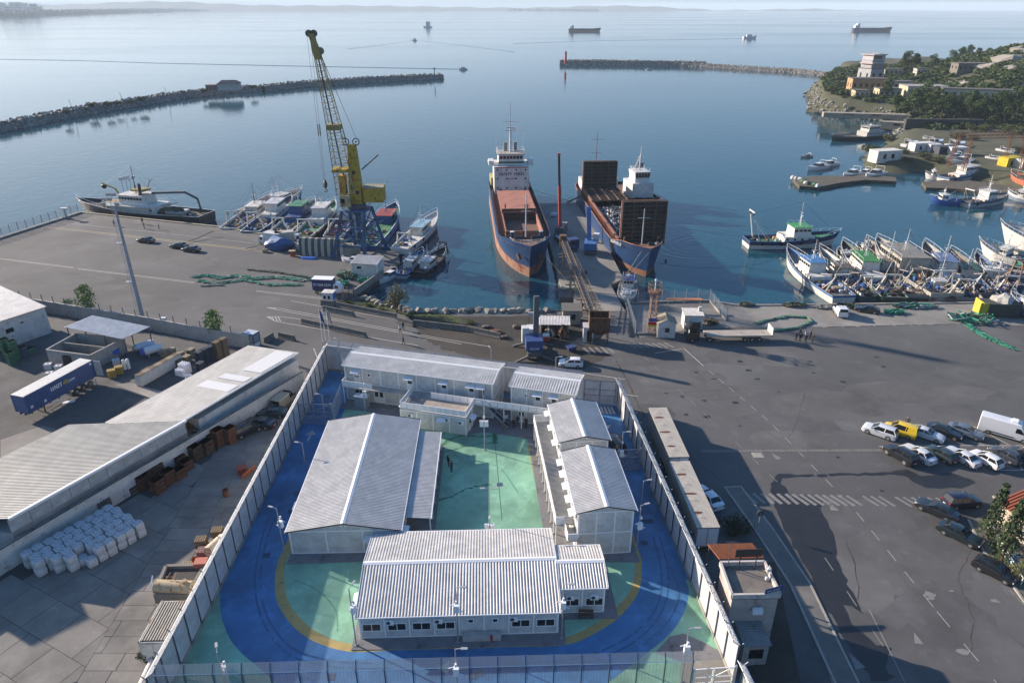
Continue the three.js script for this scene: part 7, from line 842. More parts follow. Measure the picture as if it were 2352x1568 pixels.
for (const [a,b,l] of [[[1255,590,5],[1312,655,.3],'thin mooring line from the left ship bow to the pier'],[[1423,655,1.6],[1473,578,5],'mooring line from the scrap ship bow, left strand'],[[1425,656,1.6],[1492,578,5],'mooring line from the scrap ship bow, right strand'],[[1228,437,5],[1330,468,.3],'mooring line from the left ship stern to the pier end']]) {const p=g(a[0],a[1],a[2]),q=g(b[0],b[1],b[2]);tag(new B().cyl([p[0],a[2],p[1]],[q[0],b[2],q[1]],.06,.06,4).build('mooring_rope',mat([.3,.27,.2],{})),l,'rope');}
{
const p=g(1288,542),t=thing('mobile_crane','mobile crane with raised red telescopic boom on the pier','crane',[p[0],0,p[1]],1.35);new B().box(0,.7,0,8.5,.9,2.4).build('chassis',STL,t);for (const s of [-1,1]) for (const x of [-3,-1.4,1.4,3]) wheel(t,x,s*1,.5);new B().box(3.4,1.6,0,1.6,1.2,2.3).build('cab',mat([.25,.25,.26],{t:'grime',s:1}),t);new B().box(-1,1.6,0,3.6,1.4,2.2).build('turret',STL,t);new B().bar([-1.5,2.4,0],[1.2,13,-.9],.75,.75).build('boom_base',mat([.30,.03,.02],{r:.6}),t);new B().bar([1.2,13,-.9],[2.8,20.5,-1.5],.5,.55).build('boom_tip',mat([.07,.025,.025],{r:.7}),t);new B().box(2.9,20.3,-1.5,.8,.7,.6).build('boom_head',mat([.35,.05,.03],{}),t);new B().cyl([3.2,20.2,-1.5],[3.2,5.5,-1.5],.03,.03,4).build('rope',CBL,t);
const q=g(1303,566),f=thing('flatbed_truck','silver flatbed truck with navy cab parked on the pier','truck',[q[0],0,q[1]],-1.25);new B().box(-2.2,1.1,0,8,.35,2.5).build('bed',mat([.45,.46,.48],{r:.5,t:'grime',s:3}),f);new B().box(3.5,.8,0,2.3,2.4,2.4).build('cab',mat([.03,.05,.13],{r:.5}),f);new B().box(4.66,1.9,0,.06,.9,2).build('windscreen',GLS,f);for (const s of [-1,1]) for (const x of [-4.6,-3.2,3.4]) wheel(f,x,s*1,.5);
const h=g(1356,580),m=thing('material_handler','blue material handler with upright boom beside the scrap ship','crane',[h[0],0,h[1]],1.4);new B().box(0,.2,0,4.6,1,3).build('undercarriage',STL,m);new B().box(-.5,1.4,0,4.4,1.7,3).build('upper_body',mat([.05,.13,.30],{r:.5}),m);new B().box(1.5,2.6,1.2,1.8,1.9,1.4).build('cab',mat([.5,.5,.5],{}),m);new B().box(2.42,3.1,1.2,.05,1.2,1.2).build('cab_window',GLS,m);new B().bar([.5,3,-.4],[1.8,11,-1],.9,1).build('boom',mat([.06,.14,.33],{r:.5}),m);new B().bar([1.8,11,-1],[.9,8,-.9],.5,.6).build('stick',mat([.05,.12,.28],{r:.5}),m);
const bg=g(1272,498);{const o=put('bulk_bag',rockGeo(.9,71),mat([.55,.56,.58],{r:.9}));o.position.set(bg[0],.7,bg[1]);tag(o,'single white bag lying alone on the pier','bag');} person('person in dark clothes walking on the pier',[1346,637],2.6,{top:[.03,.04,.07]},'walk');
{const gw=thing('gangway','dark gangway from pier end up to the scrap ship','gangway');const a=g(1304,466),b=g(1335,450,4.5);new B().bar([a[0],.3,a[1]],[b[0],4.5,b[1]],.8,.25).build('ramp',STL,gw);new B().bar([a[0],1.3,a[1] + .4],[b[0],5.5,b[1] + .4],.06).build('handrail',STL,gw);}
const cv=thing('conveyor_trestle','rusty inclined conveyor gantry on trestle legs beside the pier','conveyor');const CM=mat([.24,.19,.14],{r:.9,t:'rust',s:2});const A1=[11.8,6.6,-156],A2=[15.2,2.6,-121];truss(new B(),A1,A2,1.1,1.1,24,.06).build('conveyor_truss',CM,cv);truss(new B(),[13.3,5.6,-148],[17.2,2.2,-121.5],.9,.9,20,.05).build('conveyor_truss',CM,cv);new B().bar([A1[0],A1[1] + .3,A1[2]],[A2[0],A2[1] + .3,A2[2]],.9,.12).build('belt',STL,cv);for (const [x,z,h,w] of [[12.3,-149,5.4,2.4],[13.3,-139.5,4.2,2.2],[14.6,-128,3,2.2]]) {const b=new B();for (const dx of [-w/2,w/2]) for (const dz of [-1.1,1.1]) b.bar([x + dx,SEA - 1,z + dz],[x + dx*.8,h,z + dz],.22);for (const y of [1.5,h - .3]) b.bar([x - w/2 - .8,y,z - 1.1],[x + w/2 + .8,y,z - 1.1],.2).bar([x - w/2 - .8,y,z + 1.1],[x + w/2 + .8,y,z + 1.1],.2);b.bar([x - w/2,0,z + 1.1],[x + w/2,h,z + 1.1],.12).bar([x + w/2,0,z + 1.1],[x - w/2,h,z + 1.1],.12);b.build('trestle',CM,cv);} new B().box(11.7,6.8,-155.5,1.5,1.1,1.4).build('drive_house',RUST,cv);truss(new B(),[11.4,0,-154.5],[11.6,6.6,-156],1.3,1.1,6,.08).build('end_tower',CM,cv);
const pb=thing('conveyor_pontoon','dark concrete footing under the conveyor beside the pier','footing',[11.6,0,-141.5]);new B().box(0,-4,0,3,3.6,7).build('block',STL,pb);
const hp=g(1374,782),ho=thing('rusty_hopper','square rusty open hopper on legs beside the pier road','hopper',[hp[0],0,hp[1]],-.06);const HM=mat([.15,.075,.04],{r:.9,t:'rust',s:2});for (const [x,z,r] of [[0,1.6,0],[0,-1.6,0],[1.8,0,1.57],[-1.8,0,1.57]]) new B().at(x,0,z,r).box(0,2.6,0,r?3.2 :3.7,2.6,.1).build('side_plate',HM,ho);new B().loft([[2.6,1.75],[1.4,.6]].map(([y,s])=>[[-s,y,-s*.9],[s,y,-s*.9],[s,y,s*.9],[-s,y,s*.9]])).build('funnel',HM,ho);for (const x of [-1.6,1.6]) for (const z of [-1.4,1.4]) new B().box(x,0,z,.18,2.7,.18).build('leg',HM,ho);new B().bar([-1.6,.9,1.4],[1.6,.9,1.4],.14).bar([-1.6,.2,1.4],[1.6,2.4,1.4],.1).build('brace',HM,ho);
const cb=g(1350,781),ca=thing('white_cabin','narrow white cabin with dark glass door beside the hopper','cabin',[cb[0],0,cb[1]],-.06);new B().box(0,0,0,1.8,2.9,2.2).build('wall',WHT,ca);new B().box(0,2.9,0,2,.12,2.4).build('roof',BM.roof,ca);new B().box(.2,.2,1.12,.9,2.2,.05).build('door',GLS,ca);
const c1=g(1223,779),co=thing('white_container','small white container with water tank on its roof frame','container',[c1[0],0,c1[1]],-.02);new B().box(0,0,0,2,2.5,2.2).build('wall',PLATE,co);for (const x of [-.48,.48]) new B().box(x,.1,1.12,.9,2.3,.05).build('door',WHT,co);for (const x of [-.8,.8]) for (const z of [-.8,.8]) new B().box(x,2.5,z,.08,2.2,.08).build('tank_leg',STL,co);new B().cyl([-.9,4.9,0],[.9,4.9,0],.55,.55,12).build('water_tank',mat([.45,.42,.38],{t:'grime',s:1}),co,.6);
const s1=g(1273,762),sd=thing('open_shed','low shed with white ribbed roof in the scrap yard','shed',[s1[0],0,s1[1]],-.03);new B().box(0,0,-1.4,5.2,2.1,.2).box(-2.5,0,0,.2,2.1,2.8).box(2.5,0,0,.2,2.1,2.8).build('wall',MA.wall,sd);{const b=new B();corrugated(b,[-2.9,2.15,1.6],[1,0,0],5.8,[0,.1,-1],3.4,[0,1,.1],.28);b.build('roof_sheet',WHT,sd);}
const g1=g(1312,738),gh=thing('grey_house','little grey masonry hut with dark window in the scrap yard','hut',[g1[0],0,g1[1]],-.03);new B().box(0,0,0,3.4,2.9,3).build('wall',mat([.30,.29,.27],{t:'grime',s:2}),gh);new B().at(0,2.9,0,0,.08).box(0,0,0,3.9,.16,3.5).build('roof',mat([.15,.14,.12],{t:'grime',s:2}),gh);new B().box(.3,1,1.52,.8,1.1,.05).build('window',GLS,gh);
const fx=g(1225,812),fu=thing('material_handler','dark blue wheeled material handler with raised boom near the white car','crane',[fx[0],0,fx[1]],-1.5);new B().box(0,.7,0,5.4,.7,2.4).build('undercarriage',STL,fu);for (const s of [-1,1]) {for (const x of [-1.8,1.8]) wheel(fu,x,s*1.2,.6);for (const x of [-2.6,2.6]) new B().bar([x,.9,s*1],[x*1.2,.1,s*3.2],.35,.3).box(x*1.2,0,s*3.2,.7,.12,.7).build('outrigger',STL,fu);} new B().box(.4,1.5,0,3.4,1.9,2.9).build('upper_body',mat([.03,.06,.17],{r:.5}),fu);new B().box(-1.6,1.6,1.3,1.4,2.9,1.2).build('cab',mat([.5,.5,.48],{}),fu);new B().box(-2.32,2.6,1.3,.05,1.5,1).build('cab_window',GLS,fu);new B().bar([-.6,2.6,-.4],[-1.6,10.2,-.6],.75,.9).build('boom',STL,fu);new B().bar([-1.6,10.2,-.6],[-1.2,6.5,-.9],.5,.5).build('stick',STL,fu);const tx=put('lettering',textGeo('FUCHS',.38,.02),PLATE,fu);tx.rotation.y=Math.PI/2;tx.position.set(2.11,1.75,0);
for (const [u,v,l] of [[1262,776,'half-open rusty scrap grab, left one'],[1292,775,'half-open rusty scrap grab, right one']]) {const a=g(u,v),k=thing('scrap_grab',l,'grab',[a[0],0,a[1]],u);for (let i=0;i<5;i++) {const f=i*1.256;new B().loft([[2,.25],[1.5,.9],[.7,1.1],[0,.5]].map(([y,r])=>[[Math.cos(f - .3)*r,y,Math.sin(f - .3)*r],[Math.cos(f + .3)*r,y,Math.sin(f + .3)*r],[Math.cos(f)*r*.85,y - .05,Math.sin(f)*r*.85]])).build('tine',u>1270?RUST :mat([.35,.30,.25],{t:'rust',s:1}),k);} new B().cyl([0,1.8,0],[0,2.6,0],.3,.2,8).build('head',BLK,k);}
seed=15;for (let i=0;i<9;i++) {const a=g(1190 + i*20,752 + (i % 3)*12),o=put('scrap_piece',rockGeo(1,81 + i),mat(pick([[.12,.1,.085],[.2,.1,.06],[.09,.08,.075]]),{r:.95,t:'rust',s:1}));o.position.set(a[0] - 6 + i*.2,.2,a[1]);o.scale.set(rr(.5,1.2),rr(.3,.6),rr(.5,1));tag(o,'dark lump of rubble, ' + ORD[i] + ' from the left in the scrap yard','rubble','rubble lumps of the scrap yard');}
{const a=g(1254,784),k=thing('red_generator','small red and white engine box in the scrap yard','machine',[a[0],0,a[1]]);new B().box(0,.2,0,1.2,.9,.8).build('body',mat([.35,.04,.03],{}),k);new B().box(0,1.1,0,1.2,.35,.8).build('tank',PLATE,k);const b2=g(1312,805),k2=thing('blue_skip','small blue steel skip lying by the handler','skip',[b2[0],0,b2[1]],.4);new B().loft([[0,.5],[.9,.9]].map(([y,s])=>[[-s,y,-s*.7],[s,y,-s*.7],[s,y,s*.7],[-s,y,s*.7]])).build('tub',mat([.03,.07,.2],{t:'rust',s:1}),k2);}
makeCar('hatch',[.66,.66,.67],'white hatchback parked behind the compound back fence',at0([1311,840]),3.05);
}
// ---------------------------------------------------------------- right quay
boatAt('white and navy trawler under way with green roof and stern gantry',[1712,566],[1908,562],{B:6.6,hull:W_,band:NAVY,bandAt:.62,rail:BLUE,deck:[.05,.2,.09],free:2.0,sheer:1.6,hx:.1,hl:.2,hh:2.3,lower:1.8,hw:.7,roof:[.06,.30,.10],mast:6,gantry:8,gx:.38,lean:2.2,tyres:4,clutter:6,bulwark:.8},'trawler');
const RB_={rail:[.2,.19,.17],B:6.4,free:1.9,sheer:1.7,bulwark:.8,clutter:17,tyres:3,gantry:4.6,lean:1.4,hx:.08,hl:.2,tyreSide:1};
boatAt('white trawler with blue stripe and blue cabin roof, leftmost at the right quay',[1936,700],[1812,606],{...RB_,hull:W_,band:[.05,.16,.42],bandAt:.8,roof:[.06,.2,.45],lower:1.5,mast:4.5,deck:[.2,.2,.19],tyres:4});
boatAt('turquoise-decked fishing boat second from the left at the right quay',[1996,694],[1885,606],{...RB_,hull:[.10,.15,.17],band:W_,roof:[.12,.1,.09],deck:[.10,.15,.16],gantry:3.6,lean:.5,mast:3.5,B:5.2});
boatAt('green-roofed fishing boat with yellow trim at the right quay',[2052,704],[1936,590],{...RB_,hull:[.04,.07,.05],band:[.06,.10,.07],roof:[.05,.22,.06],deck:[.07,.06,.05],lower:1.3,mast:4,hl:.24});
boatAt('rust-streaked fishing boat with small white cabin at the right quay',[2108,698],[1990,584],{...RB_,hull:[.10,.08,.07],band:[.30,.29,.27],rusty:1,roof:[.22,.2,.17],deck:[.14,.08,.06],gantry:5.6,lean:2.2,gantryC:[.4,.38,.34],mast:6.5,hl:.13});
boatAt('largest grey fishing vessel with long plain deckhouse at the right quay',[2170,702],[2016,588],{...RB_,B:8.5,hull:[.38,.37,.34],band:[.40,.39,.36],rail:[.3,.3,.28],wall:[.40,.39,.36],roof:[.25,.24,.21],hl:.34,hw:.78,hh:3.6,free:2.6,hx:.13,mast:5,rusty:1});
boatAt('blue and white fishing boat right of the large grey vessel',[2222,705],[2122,592],{...RB_,hull:[.05,.07,.13],band:[.34,.34,.33],roof:[.14,.2,.36],deck:[.12,.1,.09],gantry:3.4,lean:.8,lower:1.2,mast:5});
boatAt('dark green roofed fishing boat, rightmost of the crowded row',[2268,696],[2182,610],{...RB_,hull:[.04,.06,.06],band:[.16,.15,.14],roof:[.04,.12,.08],deck:[.10,.05,.05],mast:4,gantry:5.2});
boatAt('blue fishing boat with rusty deck between the last gantries',[2316,702],[2240,618],{...RB_,B:5,hull:[.03,.09,.2],band:[.05,.13,.3],deck:[.12,.08,.06],mast:3,hl:.14});
boatAt('short dark skiff wedged between the bows of the moored row',[1960,622],[1925,590],{...RB_,B:3.4,free:1.1,sheer:.7,hull:[.03,.035,.04],band:[.05,.05,.05],deck:[.06,.05,.04],gantry:0,mast:1,hl:.14,clutter:5});
boatAt('rusty flat workboat lying outside the green-roofed boat',[2012,600],[1968,578],{...RB_,B:4,free:1.2,sheer:.6,hull:[.12,.06,.04],band:[.10,.07,.06],rusty:1,deck:[.09,.06,.05],gantry:0,mast:2.6,hl:.12,clutter:6});
boatAt('dark blue boat with tall rusty frame near the right end of the row',[2330,676],[2256,640],{...RB_,B:4.6,hull:[.02,.05,.12],band:[.03,.06,.14],deck:[.07,.05,.04],gantry:6.2,lean:.2,gantryC:[.25,.14,.09],mast:5,hl:.12});
boatAt('low rust-red boat sterns-to between the white gantries',[2196,706],[2120,650],{...RB_,B:4.4,free:1.4,hull:[.16,.06,.045],band:[.13,.07,.05],rusty:1,deck:[.12,.06,.045],gantry:5.6,lean:2.4,gantryC:[.55,.53,.5],mast:6,hl:.12});
{seed=909;const p0=g(1955,694),p1=g(2330,694),t=thing('rigging_poles','tangle of leaning poles and slack lines above the moored boat sterns','rigging');t.userData.kind='stuff';for (let i=0;i<26;i++) {const p=lerp2(p0,p1,rnd()),x=p[0] + rr(-1,1),z=p[1] - rr(3,14),h=rr(3,7.5);new B().cyl([x,SEA + 1.4,z],[x + rr(-2.2,2.2),SEA + 1.4 + h,z + rr(-1.2,1.2)],.09,.05,5).build('pole',mat(pick([[.5,.49,.46],[.16,.09,.06],[.06,.06,.06],[.3,.27,.2]]),{r:.8}),t);if (i % 2) new B().cyl([x,SEA + 1 + h,z],[x + rr(-9,9),SEA + 2,z + rr(-4,4)],.03,.03,4,false).build('line',CBL,t);} for (let i=0;i<34;i++) {const p=lerp2(p0,p1,rnd()),o=put('net_bundle',rockGeo(1,940 + i % 5),mat(pick([[.05,.045,.04],[.12,.07,.05],[.04,.10,.08],[.25,.22,.17],[.03,.05,.12]]),{r:1,b:.2,bs:.5}),t);o.position.set(p[0],SEA + rr(1.5,2.1),p[1] - rr(2,11));o.scale.set(rr(.5,1.5),rr(.3,.8),rr(.5,1.2));}}
boatAt('white fishing boat moored bow-left near the right edge',[2350,612],[2262,590],{...RB_,hull:W_,band:W_,deck:[.5,.5,.48],roof:[.6,.6,.58],gantry:0,mast:3.5,tyres:0,hx:0,free:2.2});
boatAt('tall white ship bow reaching in from the right edge',[2440,592],[2312,560],{...RB_,B:8,hull:W_,band:W_,deck:[.4,.4,.38],free:3.6,gantry:0,mast:4,tyres:0,hx:-.15});
boatAt('small blue and white boat with green awning at the right edge',[2380,640],[2283,622],{...RB_,B:4,hull:W_,band:[.06,.2,.45],roof:[.05,.25,.12],free:1.2,sheer:.9,gantry:0,mast:0.6,hx:-.1,hl:.4});
boatAt('sky-blue boat standing on the quay at the right edge',[2400,770],[2312,722],{...RB_,B:3,hull:[.12,.25,.5],band:[.14,.28,.55],deck:[.2,.2,.2],free:1.1,sheer:.7,gantry:0,mast:.5,hl:.2,clutter:2,tyres:0});scene.children[scene.children.length - 1].position.y=.7;new B().box(0,-.7,0,4,.4,1.2).build('cradle',W3,scene.children[scene.children.length - 1]);
makeVan([.62,.62,.62],'white compact van parked facing away on the right quay apron',at0([1929,722]),1.45,4.2,1.9,{rear:1});makeCar('sedan',[.02,.02,.022],'black car on the quay apron beside the white van',at0([1991,716]),2.75);
[['person in black jacket, leftmost of the standing group',1828,782,.3],['person in dark coat behind the leftmost of the group',1837,772,2],['person in grey jacket with back turned in the group',1838,784,3],['person in pale blue shirt in the middle of the group',1849,779,1],['person in black with hands down, front of the group',1850,787,3.4],['person in dark coat, right rear of the group',1861,778,4],['person in dark jacket, rightmost of the group',1866,786,5]].forEach(([l,u,v,r],i)=>person(l,[u,v],r,{top:i===3?[.25,.32,.5] :[.02 + i*.004,.02,.026],group:'people standing on the right quay'}));
netTrail('green net laid in a loop near the flatbed truck',[[1735,745],[1770,735],[1810,728],[1855,730],[1865,740],[1840,752],[1790,760],[1750,762]],.4,[...NETG,[.3,.26,.2]]);netTrail('long bright green trawl net on the asphalt at the right',[[2195,725],[2220,745],[2255,770],[2300,790],[2338,806]],.8,NETG);netPile('green and white net heap beside the yellow box',[2235,735],5,3,1.2,[...NETG,[.5,.5,.5],[.2,.1,.06]]);netPile('small green net heap on the apron right of the black car',[2055,719],2.2,1,.7,NETG);netPile('brown rope heap at the quay edge, left',[1825,703],2.6,1,.7,NETB);netPile('pale rope heap at the quay edge behind the van',[1890,707],2,.9,.6,[[.4,.38,.33],[.3,.28,.24]]);netPile('long heap of nets and floats at the quay edge',[2100,705],5,1.3,.8,[[.4,.4,.42],...NETB,...NETG]);netPile('brown net bundle behind the white van',[1955,706],1.6,1.1,1,NETB);netPile('coiled brown rope on the apron corner',[1715,702],1.6,.9,.6,NETB);
{const p=g(2275,722),t=thing('net_skip','large dark skip with yellow end heaped with pale nets','skip',[p[0],0,p[1]],-.1);new B().box(1,.2,0,7,2.6,3.2).build('tub',mat([.05,.055,.05],{t:'grime',s:2}),t);new B().box(-2.6,.2,.2,.2,2.8,3.4).box(-2.4,.2,1.66,1.6,2.8,.1).build('yellow_end',mat([.5,.42,.05],{t:'grime',s:2}),t);put('net_heap',rockGeo(1.7,201),mat([.42,.4,.36],{r:1,b:.2,bs:.6}),t).position.set(1.6,3,-.2);}
// ---------------------------------------------------------------- fenced light station, huts and the flatbed lorry
{const F=[[1438,735],[1437,697],[1630,692],[1668,737]],P=F.map(([u,v])=>g(u,v));P.push(g(1460,768),g(1520,768));for (const [a,b,l] of [[1,2,'wire fence on the quay edge behind the light tower'],[2,3,'wire fence on the right side of the light station'],[1,4,'wire fence along the pier road beside the light tower'],[4,5,'low wire fence in front of the light tower']]) {const p=P[a],q=P[b],L=dst(p,q),n=Math.max(3,Math.round(L/2.6)),t=thing('station_fence',l,'fence',[p[0],.02,p[1]],ang(p,q));new B().box(L/2,0,0,L,.35,.25).build('plinth',MA.kerb,t);for (let i=0;i <= n;i++) new B().box(i*L/n,0,0,.09,2.6,.09).bar([i*L/n,2.6,0],[i*L/n,2.9,.25],.06).build('post',FM.galv,t);for (let i=0;i<n;i++) put('mesh_panel',wirePanel(+(L/n).toFixed(3),2.0,.25,.14,.016),FM.galv,t).position.set(i*L/n,.4,0);}
const o=g(1496,765),t=thing('light_tower','rust and white lattice light tower with basket top and sign boards','tower',[o[0],0,o[1]]);truss(new B(),[0,0,0],[0,7.4,0],1.3,1.0,7,.1).build('lattice',mat([.42,.26,.18],{r:.8,t:'rust',s:2}),t);const bk=new B();for (let i=0;i<10;i++) {const a=i*.628,c=(i + 1)*.628;bk.bar([.6*Math.cos(a),7.3,.6*Math.sin(a)],[1.3*Math.cos(a),8.4,1.3*Math.sin(a)],.07).box(1.3*Math.cos(a),8.4,1.3*Math.sin(a),.05,1.5,.05);for (const y of [8.4,9.2,9.9]) bk.bar([1.3*Math.cos(a),y,1.3*Math.sin(a)],[1.3*Math.cos(c),y,1.3*Math.sin(c)],.06);} bk.build('basket',mat([.30,.17,.1],{t:'rust',s:1}),t);new B().cyl([0,8.2,0],[0,8.4,0],1.2,1.2,12).build('floor',RUST,t);new B().cyl([0,8.4,0],[0,10.4,0],.12,.1,6).ball([0,10.5,0],.25,8,6).build('lantern',PLATE,t);for (const [y,c] of [[2.7,[.03,.06,.28]],[2.0,[.40,.03,.04]],[1.6,[.5,.4,.03]]]) new B().box(-.1,y,.75,1.5,y>1.8?.62 :.34,.05).build('sign_board',mat(c,{}),t);
const hut=(l,uv,w,h,d,rf)=>{const p=g(...uv),q=thing('white_hut',l,'hut',[p[0],0,p[1]],-.05);new B().box(0,0,0,w,h,d).build('wall',WHT,q);rf(q,w,h,d);return q;};
const h1=hut('white block hut with brown gable roof left of the black lorry',[1527,768],3.2,2.9,3,(q,w,h,d)=>{for (const s of [-1,1]) new B().quad([0,h + .9,d/2 + .2],[0,h + .9,-d/2 - .2],[s*(w/2 + .3),h - .1,-d/2 - .2],[s*(w/2 + .3),h - .1,d/2 + .2]).build('roof_slope',mat([.26,.23,.17],{t:'grime',s:2}),q);new B().tri([-w/2,h,d/2],[w/2,h,d/2],[0,h + .8,d/2]).tri([-w/2,h,-d/2],[w/2,h,-d/2],[0,h + .8,-d/2]).build('gable',WHT,q);new B().box(.1,1.1,d/2 + .02,.8,.9,.05).build('window',GLS,q);});
hut('small white hut with striped flat roof behind the black lorry',[1588,748],3.4,2.8,3,(q,w,h,d)=>{const b=new B();corrugated(b,[-w/2 - .2,h,d/2 + .2],[1,0,0],w + .4,[0,.05,-1],d + .4,[0,1,.05],.3);b.build('roof_sheet',WHT,q);new B().box(w/2 - .3,h,-.6,.5,.9,.5).build('chimney',WHT,q);});
{const p=g(1570,712),q=thing('tile_shelter','narrow orange-roofed shelter inside the fenced station','shelter',[p[0],0,p[1]],-.02);new B().box(0,2.3,0,7,.12,1).build('roof',mat([.42,.16,.07],{}),q);for (const x of [-3.2,0,3.2]) new B().box(x,0,0,.12,2.3,.12).build('post',FM.galv,q);tree('station_bush','low scrub inside the fenced station behind the lorry','bush','bush',2,[.05,.05,.02],at0([1635,745]),1.1,.6);}
const a=g(1574,781),b=g(1776,779),L=dst(a,b),q=thing('flatbed_lorry','black articulated lorry with empty pale flatbed trailer','truck',[a[0],0,a[1]],ang(a,b));new B().box(L/2 + 1.4,1.15,0,L - 4.2,.22,2.5).build('bed',mat([.40,.37,.32],{r:.9,t:'grime',s:4}),q);new B().box(L/2 + 1.2,.8,0,L - 5,.3,1).build('chassis',BLK,q);new B().box(L - .72,1.3,0,.15,1.4,2.5).build('headboard',WHT,q);new B().loft([[.5,0,2.2],[2,0,2.2],[3.5,.25,2.2]].map(([y,x0,x1])=>[[x0,y,-1.2],[x1,y,-1.2],[x1,y,1.2],[x0,y,1.2]])).build('cab',paint([.012,.012,.014]),q);new B().box(1.4,3.5,0,1.5,.5,2).build('roof_fairing',paint([.012,.012,.014]),q);new B().quad([.0,2.05,-1.05],[.0,2.05,1.05],[.2,3.1,1.05],[.2,3.1,-1.05]).build('windscreen',GLS,q);for (const s of [-1,1]) {for (const x of [1,4.2,10.6,11.9,13.2]) wheel(q,x,s*1.05,.5);new B().box(1,2,s*1.21,1,.9,.03).build('side_window',GLS,q);new B().box(.15,2.1,s*1.4,.1,.6,.25).build('mirror',PLATE,q);}
boatAt('small white-decked launch with blue canopy moored beside the pier root',[1444,654],[1436,708],{B:4,hull:[.03,.07,.2],band:[.35,.34,.32],deck:[.36,.35,.33],free:1.2,sheer:.7,hx:-.28,hl:.24,hh:1.8,roof:[.03,.06,.24],mast:1,clutter:0,tyres:0,bulwark:.15},'launch');new B().box(1.3,1.1,0,3,.5,1.9).build('cabin_trunk',WHT,scene.children[scene.children.length - 1]);}
